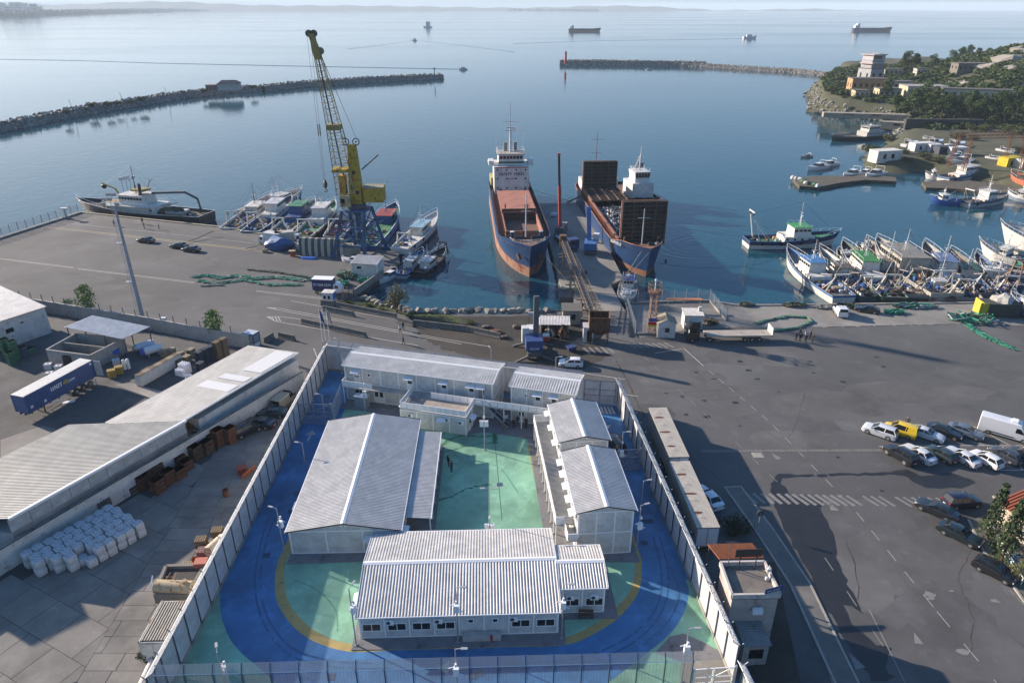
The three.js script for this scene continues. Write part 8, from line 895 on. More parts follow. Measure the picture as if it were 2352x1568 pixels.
// ---------------------------------------------------------------- parking, trailers, house, trees
{const pk=(k,c,l,u,v,r,o)=>makeCar(k,c,l,at0([u,v]),r,{group:'cars in the right car park',...o});const R1=2.43,R2=2.0;
pk('suv',[.52,.53,.55],'silver crossover with black trim, leftmost of the back parking row',2020,998,R1);pk('caddy',[.62,.42,.02],'yellow delivery van in the back parking row',2066,996,R1 + .02,{panel:1});pk('coupe',[.50,.51,.53],'silver coupe right of the yellow van',2128,1004,R1 + Math.PI);pk('sedan',[.012,.012,.014],'black saloon in the back parking row',2168,998,R1 + Math.PI);pk('sedan',[.10,.13,.17],'steel blue saloon nearest the white van',2217,998,R1 + Math.PI);
makeVan([.66,.66,.66],'tall white panel van with roof cooler at the right edge',at0([2307,1000]),R1 + Math.PI + .05,6.6,2.6,{fridge:1});
pk('suv',[.012,.012,.014],'black liftback, leftmost of the front parking row',2067,1052,R2);pk('sedan',[.50,.51,.53],'pale silver saloon second in the front parking row',2108,1050,R2);pk('hatch',[.02,.03,.03],'dark green hatchback third in the front parking row',2160,1050,R2);pk('sedan',[.47,.48,.50],'silver saloon fourth in the front parking row',2208,1056,R2);pk('hatch',[.62,.62,.62],'white hatchback fifth in the front parking row',2263,1062,R2);pk('hatch',[.03,.035,.045],'dark grey hatchback near the right edge of the front row',2308,1052,R2);pk('suv',[.02,.02,.025],'black car cut by the right edge in the front row',2350,1056,R2);
pk('sedan',[.015,.017,.02],'black saloon at the kerb beside the dark estate car',2150,1178,2.3);pk('suv',[.015,.012,.03],'dark estate with roof bars by the verge',2208,1160,.12);pk('sedan',[.012,.02,.022],'dark green saloon parked along the verge',2203,1235,2.25 + Math.PI);pk('hatch',[.012,.012,.013],'black hatchback with bright wheels nearest the bottom right',2283,1318,2.25 + Math.PI);pk('hatch',[.05,.13,.2],'teal car just visible at the right edge below the trees',2362,1310,2.2);
person('person in dark jacket carrying something, striding behind the yellow van',[2082,980],-1.2,{top:[.06,.05,.045]},'stride');pk('suv',[.014,.013,.014],'dark saloon parked on the blue lane inside the compound',1411,1026,1.85,{group:undefined});pk('sedan',[.60,.60,.61],'white saloon half hidden behind the semi-trailer',1625,1150,1.95,{group:undefined});
for (const [a,b,l] of [[[1511,936],[1561,1049],'dirty white semi-trailer farther from the camera beside the white fence'],[[1561,1059],[1628,1211],'dirty white semi-trailer nearer the tiled house']]) {const p=g(...a,3.9),q=g(...b,3.9),L=dst(p,q),c=mid(p,q),t=thing('semi_trailer',l,'trailer',[c[0],0,c[1]],ang(p,q));new B().box(0,1.2,0,L,2.65,2.5).build('body',mat([.30,.29,.27],{r:.7,t:'grime',s:4}),t);new B().box(0,3.85,0,L + .05,.06,2.55).build('roof',mat([.42,.40,.36],{r:.85,t:'grime',s:3}),t);for (const [x,w] of [[-L*.28,1.6],[.3,1.9],[L*.3,1.3]]) {const q2=[...Array(9)].map((_,k)=>[x + .28*Math.cos(k*.7)*rr(.6,1),w*.5*Math.sin(k*.7)*rr(.7,1) + .4]);new B().sheet(q2,3.916).build('rust_stain',mat([.09,.035,.02],{r:1}),t);} for (const z of [-.6,.6]) new B().box(L/2 + .03,1.4,z,.06,2.3,1.1).build('door',PLATE,t);for (const s of [-1,1]) for (const x of [L*.18,L*.28,L*.38]) wheel(t,x,s*1.05,.5);new B().box(0,.9,0,L,.3,1).build('chassis',BLK,t);for (const z of [-.8,.8]) new B().box(-L*.3,0,z,.15,1,.15).build('landing_leg',BLK,t);}
const r=[g(1655,1293,6),g(1756,1291,6),g(1793,1366,6),g(1682,1368,6)],h=thing('gate_house','pinkish flat-roofed house with tiled porch and blue security sign beside the road','house');new B().prism(r.map(p=>lerp2(p,mid(r[0],r[2]),.04)),0,5.5).build('wall',mat([.46,.40,.37],{r:.85,t:'grime',s:5}),h);new B().prism(r,5.5,5.7).build('roof_slab',mat([.22,.20,.18],{r:.9,t:'ground',s:6}),h);for (let i=0;i<4;i++) {const a=r[i],b=r[(i + 1) % 4];new B().bar([a[0],5.95,a[1]],[b[0],5.95,b[1]],.22,.5).build('parapet',mat([.56,.52,.50],{r:.85,t:'grime',s:3}),h);}
const T=[[1625,1250,5],[1728,1247,5],[1757,1278,4.3],[1652,1284,4.3]].map(([u,v,y])=>{const p=g(u,v,y);return [p[0],y,p[1]];}),ux=V3(...T[1]).sub(V3(...T[0])),vx=V3(...T[3]).sub(V3(...T[0])),TL=mat([.42,.14,.06],{r:.85,t:'grime',s:1.5});for (let i=0;i<22;i++) {const a=V3(...T[0]).addScaledVector(ux,(i + .5)/22),b=a.clone().add(vx);new B().cyl(a.toArray(),b.toArray(),ux.length()/44*1.05,ux.length()/44*1.05,7).build('tile_row',TL,h,.8);} new B().quad(...T).build('tile_bed',mat([.2,.08,.04],{}),h);for (const i of [0,3]) new B().box(T[i][0] + .3,0,T[i][2],.15,T[i][1] - .1,.15).build('porch_post',STL,h);
new B().at(...(p=>[p[0],5.75,p[1]])(g(1776,1362,6)),.32).box(0,.25,0,1.9,.7,.06).box(-.6,0,-.06,.06,.3,.05).box(.7,0,-.06,.06,.3,.05).build('security_sign',mat([.02,.035,.13],{r:.5}),h);const sp=g(1776,1362,6);for (const [s,y] of [['NIVELI I SIGURISE 1',6.4],['SECURITY LEVEL',6.12]]) {const x=put('lettering',textGeo(s,.12,.02),PLATE,h);x.position.set(sp[0],y,sp[1]);x.rotation.y=.32;x.translateZ(.05);}
{const p=g(1715,1300,6);new B().at(p[0],5.7,p[1],.05).box(0,1.5,0,2.6,.9,.08).box(-.8,0,.1,.08,1.6,.08).box(.8,0,.1,.08,1.6,.08).build('sign_back',BLK,h);const q=g(1672,1300,6);new B().cyl([q[0],5.7,q[1]],[q[0],9,q[1]],.05,.04,6).bar([q[0] - .5,9,q[1]],[q[0] + .5,9,q[1]],.05).build('antenna',STL,h);const w=g(1763,1325,6);new B().box(w[0],5.7,w[1],.3,.3,.3).cyl([w[0],6,w[1]],[w[0],7.4,w[1]],.06,.05,6).box(w[0],6.8,w[1],.4,.3,.3).build('camera_post',PLATE,h);const e=mid(r[2],r[3]);new B().box(e[0] + .3,4.0,e[1] + .25,.9,.6,.35).build('air_conditioner',BM.box,h);}
{const an=[g(1687,1423,2.8),g(1749,1423,2.8),g(1772,1477,2.8),g(1710,1481,2.8)],t=thing('lean_shed','low shed with grey ribbed roof in front of the pinkish house','shed');new B().prism(an.map(p=>lerp2(p,mid(an[0],an[2]),.06)),0,2.6).build('wall',mat([.34,.33,.32],{t:'grime',s:3}),t);const u=[an[1][0] - an[0][0],0,an[1][1] - an[0][1]],l=Math.hypot(...u),v=[an[3][0] - an[0][0],0,an[3][1] - an[0][1]],m=Math.hypot(...v);const b=new B();corrugated(b,[an[0][0],2.7,an[0][1]],v.map(k=>k/m),m,u.map(k=>k/l),l,[0,1,0],.3);b.build('roof_sheet',mat([.22,.23,.23],{r:.6,t:'grime',s:3}),t);const e=mid(an[2],an[3]);new B().box(e[0] - .1,.9,e[1] - .1,1.6,1.1,.12).build('window',GLS,t);}
{const p=g(1740,1220),t=thing('round_sign','round road sign on a thin pole at the pavement edge','sign',[p[0],.1,p[1]]);new B().cyl([0,0,0],[0,2.6,0],.05,.05,6).build('pole',FM.galv,t);new B().cyl([0,2.5,-.03],[0,2.5,.03],.42,.42,14).build('disc',STL,t);const b=g(1690,1220);tree('roadside_bush','dark bush behind the nearer semi-trailer','bush','bush',1,[.03,.035,.02],[b[0],0,b[1]],1.3,.8);}
{const p=g(2440,1250),t=thing('tiled_house','house with red pantile roof at the right edge behind trees','house',[p[0],.12,p[1]],.2);new B().box(0,0,0,9,3,9).build('wall',mat([.5,.45,.38],{t:'grime',s:4}),t);for (let i=0;i<26;i++) new B().cyl([-4.9,2.9,-4.8 + i*.384],[0,4.6,-4.8 + i*.384],.2,.2,6).build('tile_row',mat([.26,.075,.04],{r:.85,t:'grime',s:2}),t,.8);new B().quad([-4.9,2.85,-4.9],[0,4.55,-4.9],[0,4.55,4.9],[-4.9,2.85,4.9]).quad([4.9,2.85,-4.9],[0,4.55,-4.9],[0,4.55,4.9],[4.9,2.85,4.9]).build('roof_deck',mat([.3,.1,.05],{}),t);}
tree('conifer_tree','tall pointed conifer at the verge, farthest from the camera','tree','cone',1,[.035,.06,.022],at0([2268,1238]),.85,1.55);tree('conifer_tree','broader conifer at the verge, nearest the bottom right','tree','cone',2,[.035,.06,.022],at0([2300,1290]),.95,1.5);tree('conifer_tree','conifer touching the right edge beside the tiled house','tree','cone',3,[.035,.06,.022],at0([2345,1240]),.85,1.4);tree('young_tree','thin leafy young tree by the verge railing at the right edge','tree','feather',2,[.11,.12,.05],at0([2335,1330]),.6,.8);
{const a=g(2270,1215),b=g(2345,1345),t=thing('verge_railing','low white railing along the verge below the trees','railing',[a[0],.12,a[1]],ang(a,b)),L=dst(a,b);for (let i=0;i<14;i++) new B().box(i*L/13,0,0,.07,.9,.07).build('post',BM.frame,t);new B().bar([0,.9,0],[L,.9,0],.06).bar([0,.5,0],[L,.5,0],.05).build('rail',BM.frame,t);}
}
person('person in black uniform in the courtyard, rear one of a pair',[1030,1071],2.2);person('person in black uniform looking at a phone in the courtyard, front one of a pair',[1037,1083],1.2,{},'phone');person('person with camera in light shirt at the courtyard corner, nearest',[1156,993],-.6,{top:[.12,.12,.1],leg:[.1,.1,.12]},'stand',0);person('person in white shirt under the back balcony',[1163,974],.5,{top:[.6,.6,.6]});person('person in black under the back balcony, left of three',[1180,984],.4);person('person in dark jacket and jeans, middle of three under the balcony',[1189,978],.2,{leg:[.06,.08,.14]});person('person in dark clothes, right of three under the balcony',[1208,983],-.3);person('person in dark suit standing on the upper balcony',[1067,906],0,{},'stand',3.0);
// ---------------------------------------------------------------- breakwaters, peninsula, far shore
const STONE=[[.25,.24,.22],[.21,.20,.185],[.29,.27,.245]];
function breakwater(name,pts,w,h,seedv,label) {
const b=new B();for (let i=0;i + 1<pts.length;i++) {const a=pts[i],c=pts[i + 1],d=[c[0] - a[0],c[1] - a[1]],l=Math.hypot(...d),n=[-d[1]/l,d[0]/l],P=(p,k,y)=>[p[0] + n[0]*k,y,p[1] + n[1]*k];b.quad(P(a,-w,SEA - 1),P(c,-w,SEA - 1),P(c,-w*.45,h),P(a,-w*.45,h));b.quad(P(a,-w*.45,h),P(c,-w*.45,h),P(c,w*.45,h),P(a,w*.45,h));b.quad(P(a,w*.45,h),P(c,w*.45,h),P(c,w,SEA - 1),P(a,w,SEA - 1));} struct(b.build(name,mat([.24,.21,.165],{r:1,t:'ground',s:14})));
seed=seedv;let tot=0;for (let i=0;i + 1<pts.length;i++) tot+=dst(pts[i],pts[i + 1]);const N=Math.round(tot*14),im=new THREE.InstancedMesh(rockGeo(1,seedv),mat([1,1,1],{r:.95}),N),M=new THREE.Matrix4(),col=new THREE.Color();for (let k=0;k<N;k++) {let s=rnd()*tot,i=0;while (i + 2<pts.length&&s>dst(pts[i],pts[i + 1])) {s -= dst(pts[i],pts[i + 1]);i++;} const p=lerp2(pts[i],pts[i + 1],s/dst(pts[i],pts[i + 1])),d=[pts[i + 1][0] - pts[i][0],pts[i + 1][1] - pts[i][1]],l=Math.hypot(...d),q=(rnd()<.5?-1 :1)*rr(.42,1.02),y=Math.abs(q)<.5?h + .3 :h - (h - SEA + .6)*(Math.abs(q) - .45)/.55;const z=rr(.3,.85);M.compose(V3(p[0] - d[1]/l*w*q,y,p[1] + d[0]/l*w*q),new THREE.Quaternion().setFromEuler(new THREE.Euler(rr(0,6),rr(0,6),rr(0,6))),V3(z*1.2,z*.8,z));im.setMatrixAt(k,M);const c=pick(STONE),v=rr(.8,1.15);im.setColorAt(k,col.setRGB(c[0]*v,c[1]*v,c[2]*v));} im.name=numbered('rubble_stones');scene.add(im);stuff(im,label,'rubble');im.castShadow=im.receiveShadow=true;
}
const S2=l=>l.map(([u,v])=>g(u,v,SEA));
const bwA=S2([[-60,312],[0,299],[200,259],[400,226],[520,212],[600,209],[680,200],[850,188],[1015,180]]);breakwater('breakwater',bwA,5.6,2.0,401,'loose grey rubble of the long left breakwater');
const bwB=S2([[1286,148],[1400,149],[1560,151],[1620,153]]),bwC=S2([[1612,153],[1720,160],[1830,167],[1920,176]]);breakwater('breakwater',bwB,7,2.8,402,'loose pale rubble of the lighthouse breakwater');breakwater('breakwater',bwC,6,1.2,403,'low rubble spit joining the peninsula');
{const p=g(1299,147,2),t=thing('lighthouse','slim red beacon tower on the far breakwater tip','lighthouse',[p[0],2.4,p[1]]);new B().cyl([0,0,0],[0,10,0],1.3,1,12).build('tower',mat([.42,.035,.05],{r:.6}),t,.6);new B().cyl([0,10,0],[0,10.4,0],1.7,1.7,12).build('gallery',STL,t);new B().cyl([0,10.4,0],[0,12,0],.7,.5,8).build('lantern',GLS,t);const q=g(998,176,2),s=thing('beacon','small dark beacon at the left breakwater end','beacon',[q[0],2.6,q[1]]);new B().cyl([0,0,0],[0,5,0],.4,.3,8).build('post',STL,s);new B().box(0,5,0,1.2,1.4,1.2).build('head',BLK,s);const r=g(1330,148,2),f=thing('marker_frame','thin marker posts beside the red beacon tower','frame',[r[0],2.8,r[1]]);for (let i=0;i<6;i++) new B().box(i*2.2 - 5,0,0,.2,2.6,.2).build('post',STL,f);
const k=g(528,208,2),h=thing('breakwater_house','white pavilion with dark roof on the left breakwater','house',[k[0],2.4,k[1]],.15);new B().box(0,0,0,14,4.4,9).build('wall',mat([.5,.48,.46],{t:'grime',s:4}),h);new B().loft([[4.4,7.6,5],[6.6,4.5,1]].map(([y,a,c])=>[[-a,y,-c],[a,y,-c],[a,y,c],[-a,y,c]])).build('roof',mat([.06,.06,.07],{}),h);new B().box(-10,0,1,10,4,6).build('veranda',mat([.32,.22,.19],{t:'grime',s:2}),h);for (let i=0;i<6;i++) new B().box(-14 + i*1.8,.4,4.05,1.2,2.8,.1).build('dark_opening_panel',mat([.12,.08,.07],{}),h);  // darker panels paint the shade of open veranda bays on a solid box
for (const [u,v,s,l] of [[210,248,2.2,'bush on the left breakwater, first from the left edge'],[247,246,2,'bush on the left breakwater, second from the left edge'],[300,240,1.4,'bush on the left breakwater, third from the left edge'],[150,263,1.6,'bare bush on the left breakwater nearest the left edge'],[268,242,1.6,'bush on the left breakwater between two poles'],[325,235,2.4,'largest bush on the left breakwater'],[468,214,1.8,'small tree on the left breakwater beside the pavilion'],[580,205,2,'bush right of the breakwater pavilion']]) {const p2=g(u,v,2);tree('breakwater_bush',l,'bush','bush',1 + u % 3,[.06,.065,.035],[p2[0],2.3,p2[1]],s,.9);}
for (const [u,v,l] of [[168,258,'leaning pole on the left breakwater, first'],[283,240,'pole on the left breakwater, second'],[385,226,'pole on the left breakwater, third']]) {const p3=g(u,v,2);tag(new B().cyl([p3[0],2,p3[1]],[p3[0] - .8,9,p3[1]],.14,.1,5).build('wooden_pole',W3),l,'pole');}}
const coast=S2([[1925,170],[1895,185],[1850,215],[1862,240],[1858,256],[1920,268],[1990,274],[2045,283],[2070,300],[2035,318],[2030,338],[1990,350],[1975,372],[1990,392],[2060,400],[2120,396],[2180,408],[2250,420],[2330,440],[2420,470]]);
const penPoly=[...coast,[330,-215],[560,-150],[900,-300],[900,-900],[420,-760],g(2120,128,SEA)];
const inPoly=(x,z,P)=>{let c=false;for (let i=0,j=P.length - 1;i<P.length;j=i++) if ((P[i][1]>z) !== (P[j][1]>z)&&x<(P[j][0] - P[i][0])*(z - P[i][1])/(P[j][1] - P[i][1]) + P[i][0]) c=!c;return c;};
const edgeD=(x,z,P,n=P.length)=>{let m=1e9;for (let i=0;i + 1<n;i++) {const a=P[i],b=P[i + 1],dx=b[0] - a[0],dz=b[1] - a[1],t=cl(((x - a[0])*dx + (z - a[1])*dz)/(dx*dx + dz*dz));m=Math.min(m,Math.hypot(x - a[0] - dx*t,z - a[1] - dz*t));} return m;};
function hill(x,z) {const s=Math.max(0,x - 150),n=1.6*Math.sin(x*.05)*Math.cos(z*.043) + .8*Math.sin(x*.13 + z*.11);return 2.2 + ss(-345,-440,z)*(6 + 26*ss(230,360,x)*ss(-640,-470,z) + n*ss(200,260,x));}
{const N=110,b=new B(),X0=100,X1=640,Z0=-760,Z1=-200,P=(i,j)=>{const x=X0 + (X1 - X0)*i/N,z=Z0 + (Z1 - Z0)*j/N;if (!inPoly(x,z,penPoly)) {return [x,SEA - 2.5,z];} const e=edgeD(x,z,coast,coast.length);return [x,SEA + (hill(x,z) - SEA)*ss(-1.5,9,e),z];};const V=[];for (let i=0;i <= N;i++) {V.push([]);for (let j=0;j <= N;j++) V[i].push(P(i,j));} for (let i=0;i<N;i++) for (let j=0;j<N;j++) {const q=[V[i][j],V[i + 1][j],V[i + 1][j + 1],V[i][j + 1]];if (q.some(p=>p[1]>SEA - 2)) b.quad(...q);} struct(b.build('peninsula',mat([.105,.108,.06],{r:1,t:'ground',s:40,b:.3,bs:8}),scene,1));
const gy=(x,z)=>SEA + (hill(x,z) - SEA)*ss(-1.5,9,edgeD(x,z,coast,coast.length));const onHill=(u,v)=>{let h=5;for (let k=0;k<12;k++) {const p=g(u,v,h);h+=(gy(p[0],p[1]) - h)*.6;} const p=g(u,v,h);return [p[0],gy(p[0],p[1]),p[1]];};
seed=88;const sc=new B();sc.c=[1,1,1];leaves(sc,[0,.4,0],1.5,80,.42,.6,.2);const sg=sc.geo(),n=7500,im=new THREE.InstancedMesh(sg,leafM([.055,.085,.028]),n),M=new THREE.Matrix4();let k=0,guard=0;while (k<n&&guard++<90000) {const x=rr(170,560),z=rr(-640,-345),d=Math.sin(x*.07 + 1)*Math.cos(z*.06) + .5*Math.sin(x*.19 + z*.2);if (!inPoly(x,z,penPoly)||d<-1.1||edgeD(x,z,coast,coast.length)<9) continue;const s=rr(.8,2.1);M.compose(V3(x,gy(x,z),z),new THREE.Quaternion().setFromEuler(new THREE.Euler(0,rr(0,6),0)),V3(s,s*rr(.7,1.1),s));im.setMatrixAt(k++,M);} im.count=k;im.name='hill_scrub';scene.add(stuff(im,'dense low green scrub covering the peninsula hill','scrub'));im.castShadow=im.receiveShadow=true;
const m2=700,ir=new THREE.InstancedMesh(rockGeo(1,405),mat([1,1,1],{r:.95}),m2),col=new THREE.Color();for (let i=0;i<m2;i++) {const f=rnd()*9,a=Math.floor(f),p=lerp2(coast[a],coast[a + 1],f - a),s=rr(.35,1.0),o=rr(-1,6);M.compose(V3(p[0] + o,gy(p[0] + o,p[1]) + .1,p[1] + rr(-3,3)),new THREE.Quaternion().setFromEuler(new THREE.Euler(rr(0,6),rr(0,6),0)),V3(s,s*.7,s));ir.setMatrixAt(i,M);const c=pick(STONE);ir.setColorAt(i,col.setRGB(c[0]*1.15,c[1]*1.1,c[2]));} ir.name='shore_stones';scene.add(stuff(ir,'pale loose stones along the peninsula shore','stones'));ir.castShadow=ir.receiveShadow=true;
[[2180,190,5],[2230,190,6],[2270,195,9],[2290,180,7],[2310,200,11],[2330,215,8],[2345,190,10]].forEach(([u,v,s],i)=>{const p=onHill(u,v),o=put('rock_outcrop',rockGeo(s,500 + i),mat([.30,.285,.26],{r:1,t:'grime',s:9,b:.5,bs:5}));o.position.set(p[0],p[1] - s*.25,p[2]);o.scale.y=.6;tag(o,'bare grey hillside outcrop, ' + ORD[i] + ' from the left below the ridge trees','rock','hillside outcrops');});
seed=123;const cnt={},place=(u,v,s,i,kind='pine',c=[.05,.085,.025])=>tree('pine_tree',i + ', ' + ORD[cnt[i]=(cnt[i] ?? -1) + 1] + ' from the left','tree',kind,1 + Math.abs(Math.round(u + v)) % 4,c,onHill(u,v),s,1,'peninsula pines');for (const [u,v] of [[2070,262],[2088,255],[2095,270],[2112,262],[2128,272],[2060,250],[2140,260],[2160,278],[2175,268],[2190,280],[2205,262],[2222,275],[2240,284],[2255,268],[2272,280],[2290,272],[2305,285],[2325,276],[2345,288],[2030,245],[2120,248],[2150,250],[2335,262]].sort((a,b)=>a[0] - b[0])) place(u,v,rr(1.4,2),'dark round pine in the lower peninsula belt');for (const [u,v] of [[2185,158],[2205,148],[2222,143],[2245,140],[2268,138],[2290,142],[2315,145],[2338,140],[2352,150],[2100,165],[2075,168],[2140,168]].sort((a,b)=>a[0] - b[0])) place(u,v,rr(1.5,2.1),'dark pine on the ridge of the peninsula');for (const [u,v] of [[1930,185],[1945,195],[1925,205],[1910,215],[1940,218],[1965,232],[1935,235],[1905,232],[1985,240],[2230,300],[2260,300],[2310,305],[2340,310],[2215,295],[2040,325],[1995,350]].sort((a,b)=>a[0] - b[0])) place(u,v,rr(1.8,3),'rounded shrub tree on the peninsula slope','bush',[.07,.085,.03]);
const bld=(l,u,v,w,h,d,ry,c,o={})=>{const p=onHill(u,v),t=thing(o.name ?? 'hillside_building',l,'building',p,ry);new B().box(0,-2,0,w,h + 2,d).build('wall',mat(c,{t:'grime',s:6}),t);new B().box(0,h,0,w + .5,.35,d + .5).build('roof',mat(o.roof ?? [.12,.11,.10],{t:'grime',s:5}),t);const n=o.n ?? Math.max(2,Math.round(w/3.2));for (let i=0;i<n;i++) new B().box(-w/2 + w*(i + .5)/n,h*.4,d/2 + .02,w/n*.4,h*.3,.1).build('window',GLS,t);for (let i=0;i<2;i++) new B().box(-w/2 - .02,h*.4,-d/4 + i*d/2,.1,h*.3,1.2).build('window',GLS,t);return t;};
const R=.35;const tw=bld('white concrete control tower with stepped upper floors on the peninsula',1996,190,11,9,11,R,[.36,.37,.40],{n:2});new B().box(.5,9,-.5,10,5.2,9).build('upper_floor',mat([.36,.36,.39],{t:'grime',s:5}),tw);new B().box(-.3,12,.5,11.5,.6,11).build('balcony_slab',mat([.38,.32,.31],{}),tw);new B().box(.2,14.2,0,10,3,9).build('control_room',mat([.36,.35,.37],{}),tw);new B().box(-1,15,4.55,6.5,1.5,.1).build('control_window',GLS,tw);new B().box(-.3,17.2,.4,11.5,.6,11).build('top_slab',mat([.36,.31,.30],{}),tw);new B().box(3.8,0,-1.5,3.2,18,7).build('stair_tower',mat([.34,.35,.38],{t:'grime',s:5}),tw);new B().cyl([-1,17.8,0],[-1,20,0],.15,.1,6).bar([-1.8,20,0],[-.2,20,0],.25).build('radar',PLATE,tw);
bld('orange-brown abandoned two storey block below the control tower',1988,212,20,8,10,-.12,[.46,.27,.15]);bld('cream block behind the pines right of the orange block',2062,206,15,5,9,-.1,[.5,.44,.32]);bld('long cream building with pale flat roof and windows above the pine belt',2117,222,22,6,13,-.1,[.52,.46,.34],{roof:[.34,.33,.31],n:6});bld('small cream house at the left below the orange block',1975,224,8,4,7,-.1,[.5,.42,.28]);bld('cream house with four windows between orange block and pines',2036,224,12,5,9,-.1,[.48,.41,.28],{n:4});bld('ruined long cream wall building high on the slope',2240,228,34,5,8,-.35,[.52,.48,.38],{n:9});bld('low pale house near the ridge behind the control tower',2048,172,12,4,7,-.1,[.42,.37,.28]);bld('tiny white house on the ridge left of the pines',2117,170,9,3.5,6,-.1,[.6,.58,.54]);bld('dark stone bunker house among ridge pines',2225,165,18,5,10,-.1,[.16,.15,.13]);
const box=(name,l,cat,u,v,w,h,d,ry,c,y=0)=>{const p=onHill(u,v),t=thing(name,l,cat,[p[0],Math.max(p[1] + y,SEA - 2),p[2]],ry);new B().box(0,-1,0,w,h + 1,d).build('body',mat(c,{t:'grime',s:4}),t);new B().box(0,h,0,w + .2,.18,d + .2).build('top',mat(c.map(k=>Math.min(.7,k*1.1)),{t:'grime',s:3}),t);for (let i=0;i<2;i++) new B().box(-w/5 + i*w/3,.6,d/2 + .03,w*.12,h*.5,.08).build('dark_opening_panel',GLS,t);return t;};
box('ruined_quay','stepped old stone quay along the peninsula shore','quay',1985,266,40,1.2,5,-.22,[.30,.27,.22]);box('ruined_quay','pale stone quay block right of the small inlet','quay',2085,290,24,2,10,-.5,[.34,.30,.24]);box('dark_wall','long dark retaining wall behind the boat yard','wall',2165,292,36,3.6,2,-.05,[.05,.05,.045]);
for (const a of [['waterside_shed','long white shed with grey roof at the boat yard shore','shed',2032,365,11,3.4,5,.25,[.6,.59,.56]],['waterside_shed','white container shed, left of three in the boat yard','shed',2115,345,9,3,4,.2,[.6,.6,.6]],['waterside_shed','white container shed, middle of three in the boat yard','shed',2142,347,5,2.8,4,.1,[.58,.58,.58]],['waterside_shed','dark grey container in the boat yard','container',2168,352,7,2.8,4,.1,[.05,.06,.09]],['waterside_shed','white container shed nearest the rusty gantry','shed',2195,354,7,2.8,4,.1,[.6,.6,.6]],['yellow_container','bright yellow container at the right edge of the boat yard','container',2318,380,7,3,4,.3,[.55,.42,.02]],['waterside_shed','white cabin beside the yellow container','cabin',2345,384,4,2.8,4,.3,[.6,.6,.6]]]) box(...a);
{const t=thing('rusty_gantry','rusty lattice boat hoist gantry in the boat yard','gantry',onHill(2260,385),.1);for (const x of [-11,11]) for (const z of [-3,3]) truss(new B(),[x,0,z*1.4],[x*.9,11,z],1.0,.8,6,.07).build('leg',mat([.20,.10,.06],{r:.9,t:'rust',s:3}),t);for (const z of [-3,3]) truss(new B(),[-12,11.5,z],[13,11.5,z],1.1,1.1,14,.07).build('girder',mat([.20,.10,.06],{r:.9,t:'rust',s:3}),t);}
{
const P=A([[1822,404],[1870,400],[1935,398],[1990,396],[2060,402],[2062,412],[1990,408],[1930,415],[1880,425],[1838,422]],.2);struct(new B().prism(P,SEA - 2,-.5).build('old_jetty',mat([.12,.105,.08],{r:1,t:'ground',s:7})));seed=4;for (let i=0;i<12;i++) {const q=lerp2(P[0],P[8],i/11),o=put('jetty_junk',rockGeo(.9,700 + i),mat(pick([[.35,.33,.3],[.1,.09,.07],[.05,.15,.08],[.5,.5,.48]]),{r:.9}));o.position.set(q[0] + rr(-1,1),-.1,q[1] + rr(-1.5,1.5));tag(o,'lump of gear, ' + ORD[i] + ' from the left on the old jetty','gear','gear on the old jetty');}
const D2=A([[2120,412],[2200,405],[2352,425],[2420,440],[2420,455],[2300,440],[2200,428],[2130,425]],.2);struct(new B().prism(D2,SEA - 2,-.6).build('old_jetty',mat([.12,.105,.08],{r:1,t:'ground',s:7})));}
motorBoat('white cabin cruiser moored behind the old jetty, left',[1900,385],[1856,392]);motorBoat('white cabin cruiser moored behind the old jetty, right',[1925,379],[1880,383]);motorBoat('small white cabin boat at the jetty, left of three',[1975,400],[1938,410]);motorBoat('small white cabin boat at the jetty, middle of three',[2000,398],[1972,406]);motorBoat('small white cabin boat at the jetty, right of three',[2028,401],[1990,412]);motorBoat('small open boat with two men drifting off the peninsula',[1866,360],[1840,362],{hull:[.4,.38,.34]});motorBoat('white boat hull on the yard ground by the gantry',[2230,372],[2185,378],{h:1.5});motorBoat('white speed boat lying near the long white shed',[2075,338],[2105,332],{h:2});
for (const [a,b,l] of [[[2130,332],[2165,328],'white hull stored by the scrubby bank, left'],[[2175,338],[2215,334],'white hull stored by the scrubby bank, right'],[[2210,362],[2175,366],'white hull stored beside the container sheds'],[[2290,345],[2330,352],'white hull stored behind the rusty gantry'],[[2265,362],[2300,368],'white hull stored under the rusty gantry'],[[2150,322],[2120,318],'grey hull stored near the long dark wall']]) motorBoat(l,a,b,{h:2.2,hull:l[0]==='g'?[.3,.3,.3] :undefined});[[2085,372],[2120,378],[2150,382],[2075,352],[2010,345],[2340,350],[2200,318],[2240,322]].forEach(([u,v],i)=>tree('yard_bush',['dark bush left of the yard track','dark bush in the middle of the yard track','dark bush right end of the yard track','dark bush behind the long white shed','dark bush at the shore by the wreck','dark bush near the right edge behind the gantry','dark bush left below the dark wall','dark bush right below the dark wall'][i],'bush','bush',1 + i % 3,[.05,.065,.03],onHill(u,v),rr(1.6,2.6),.7,'boat yard bushes'));
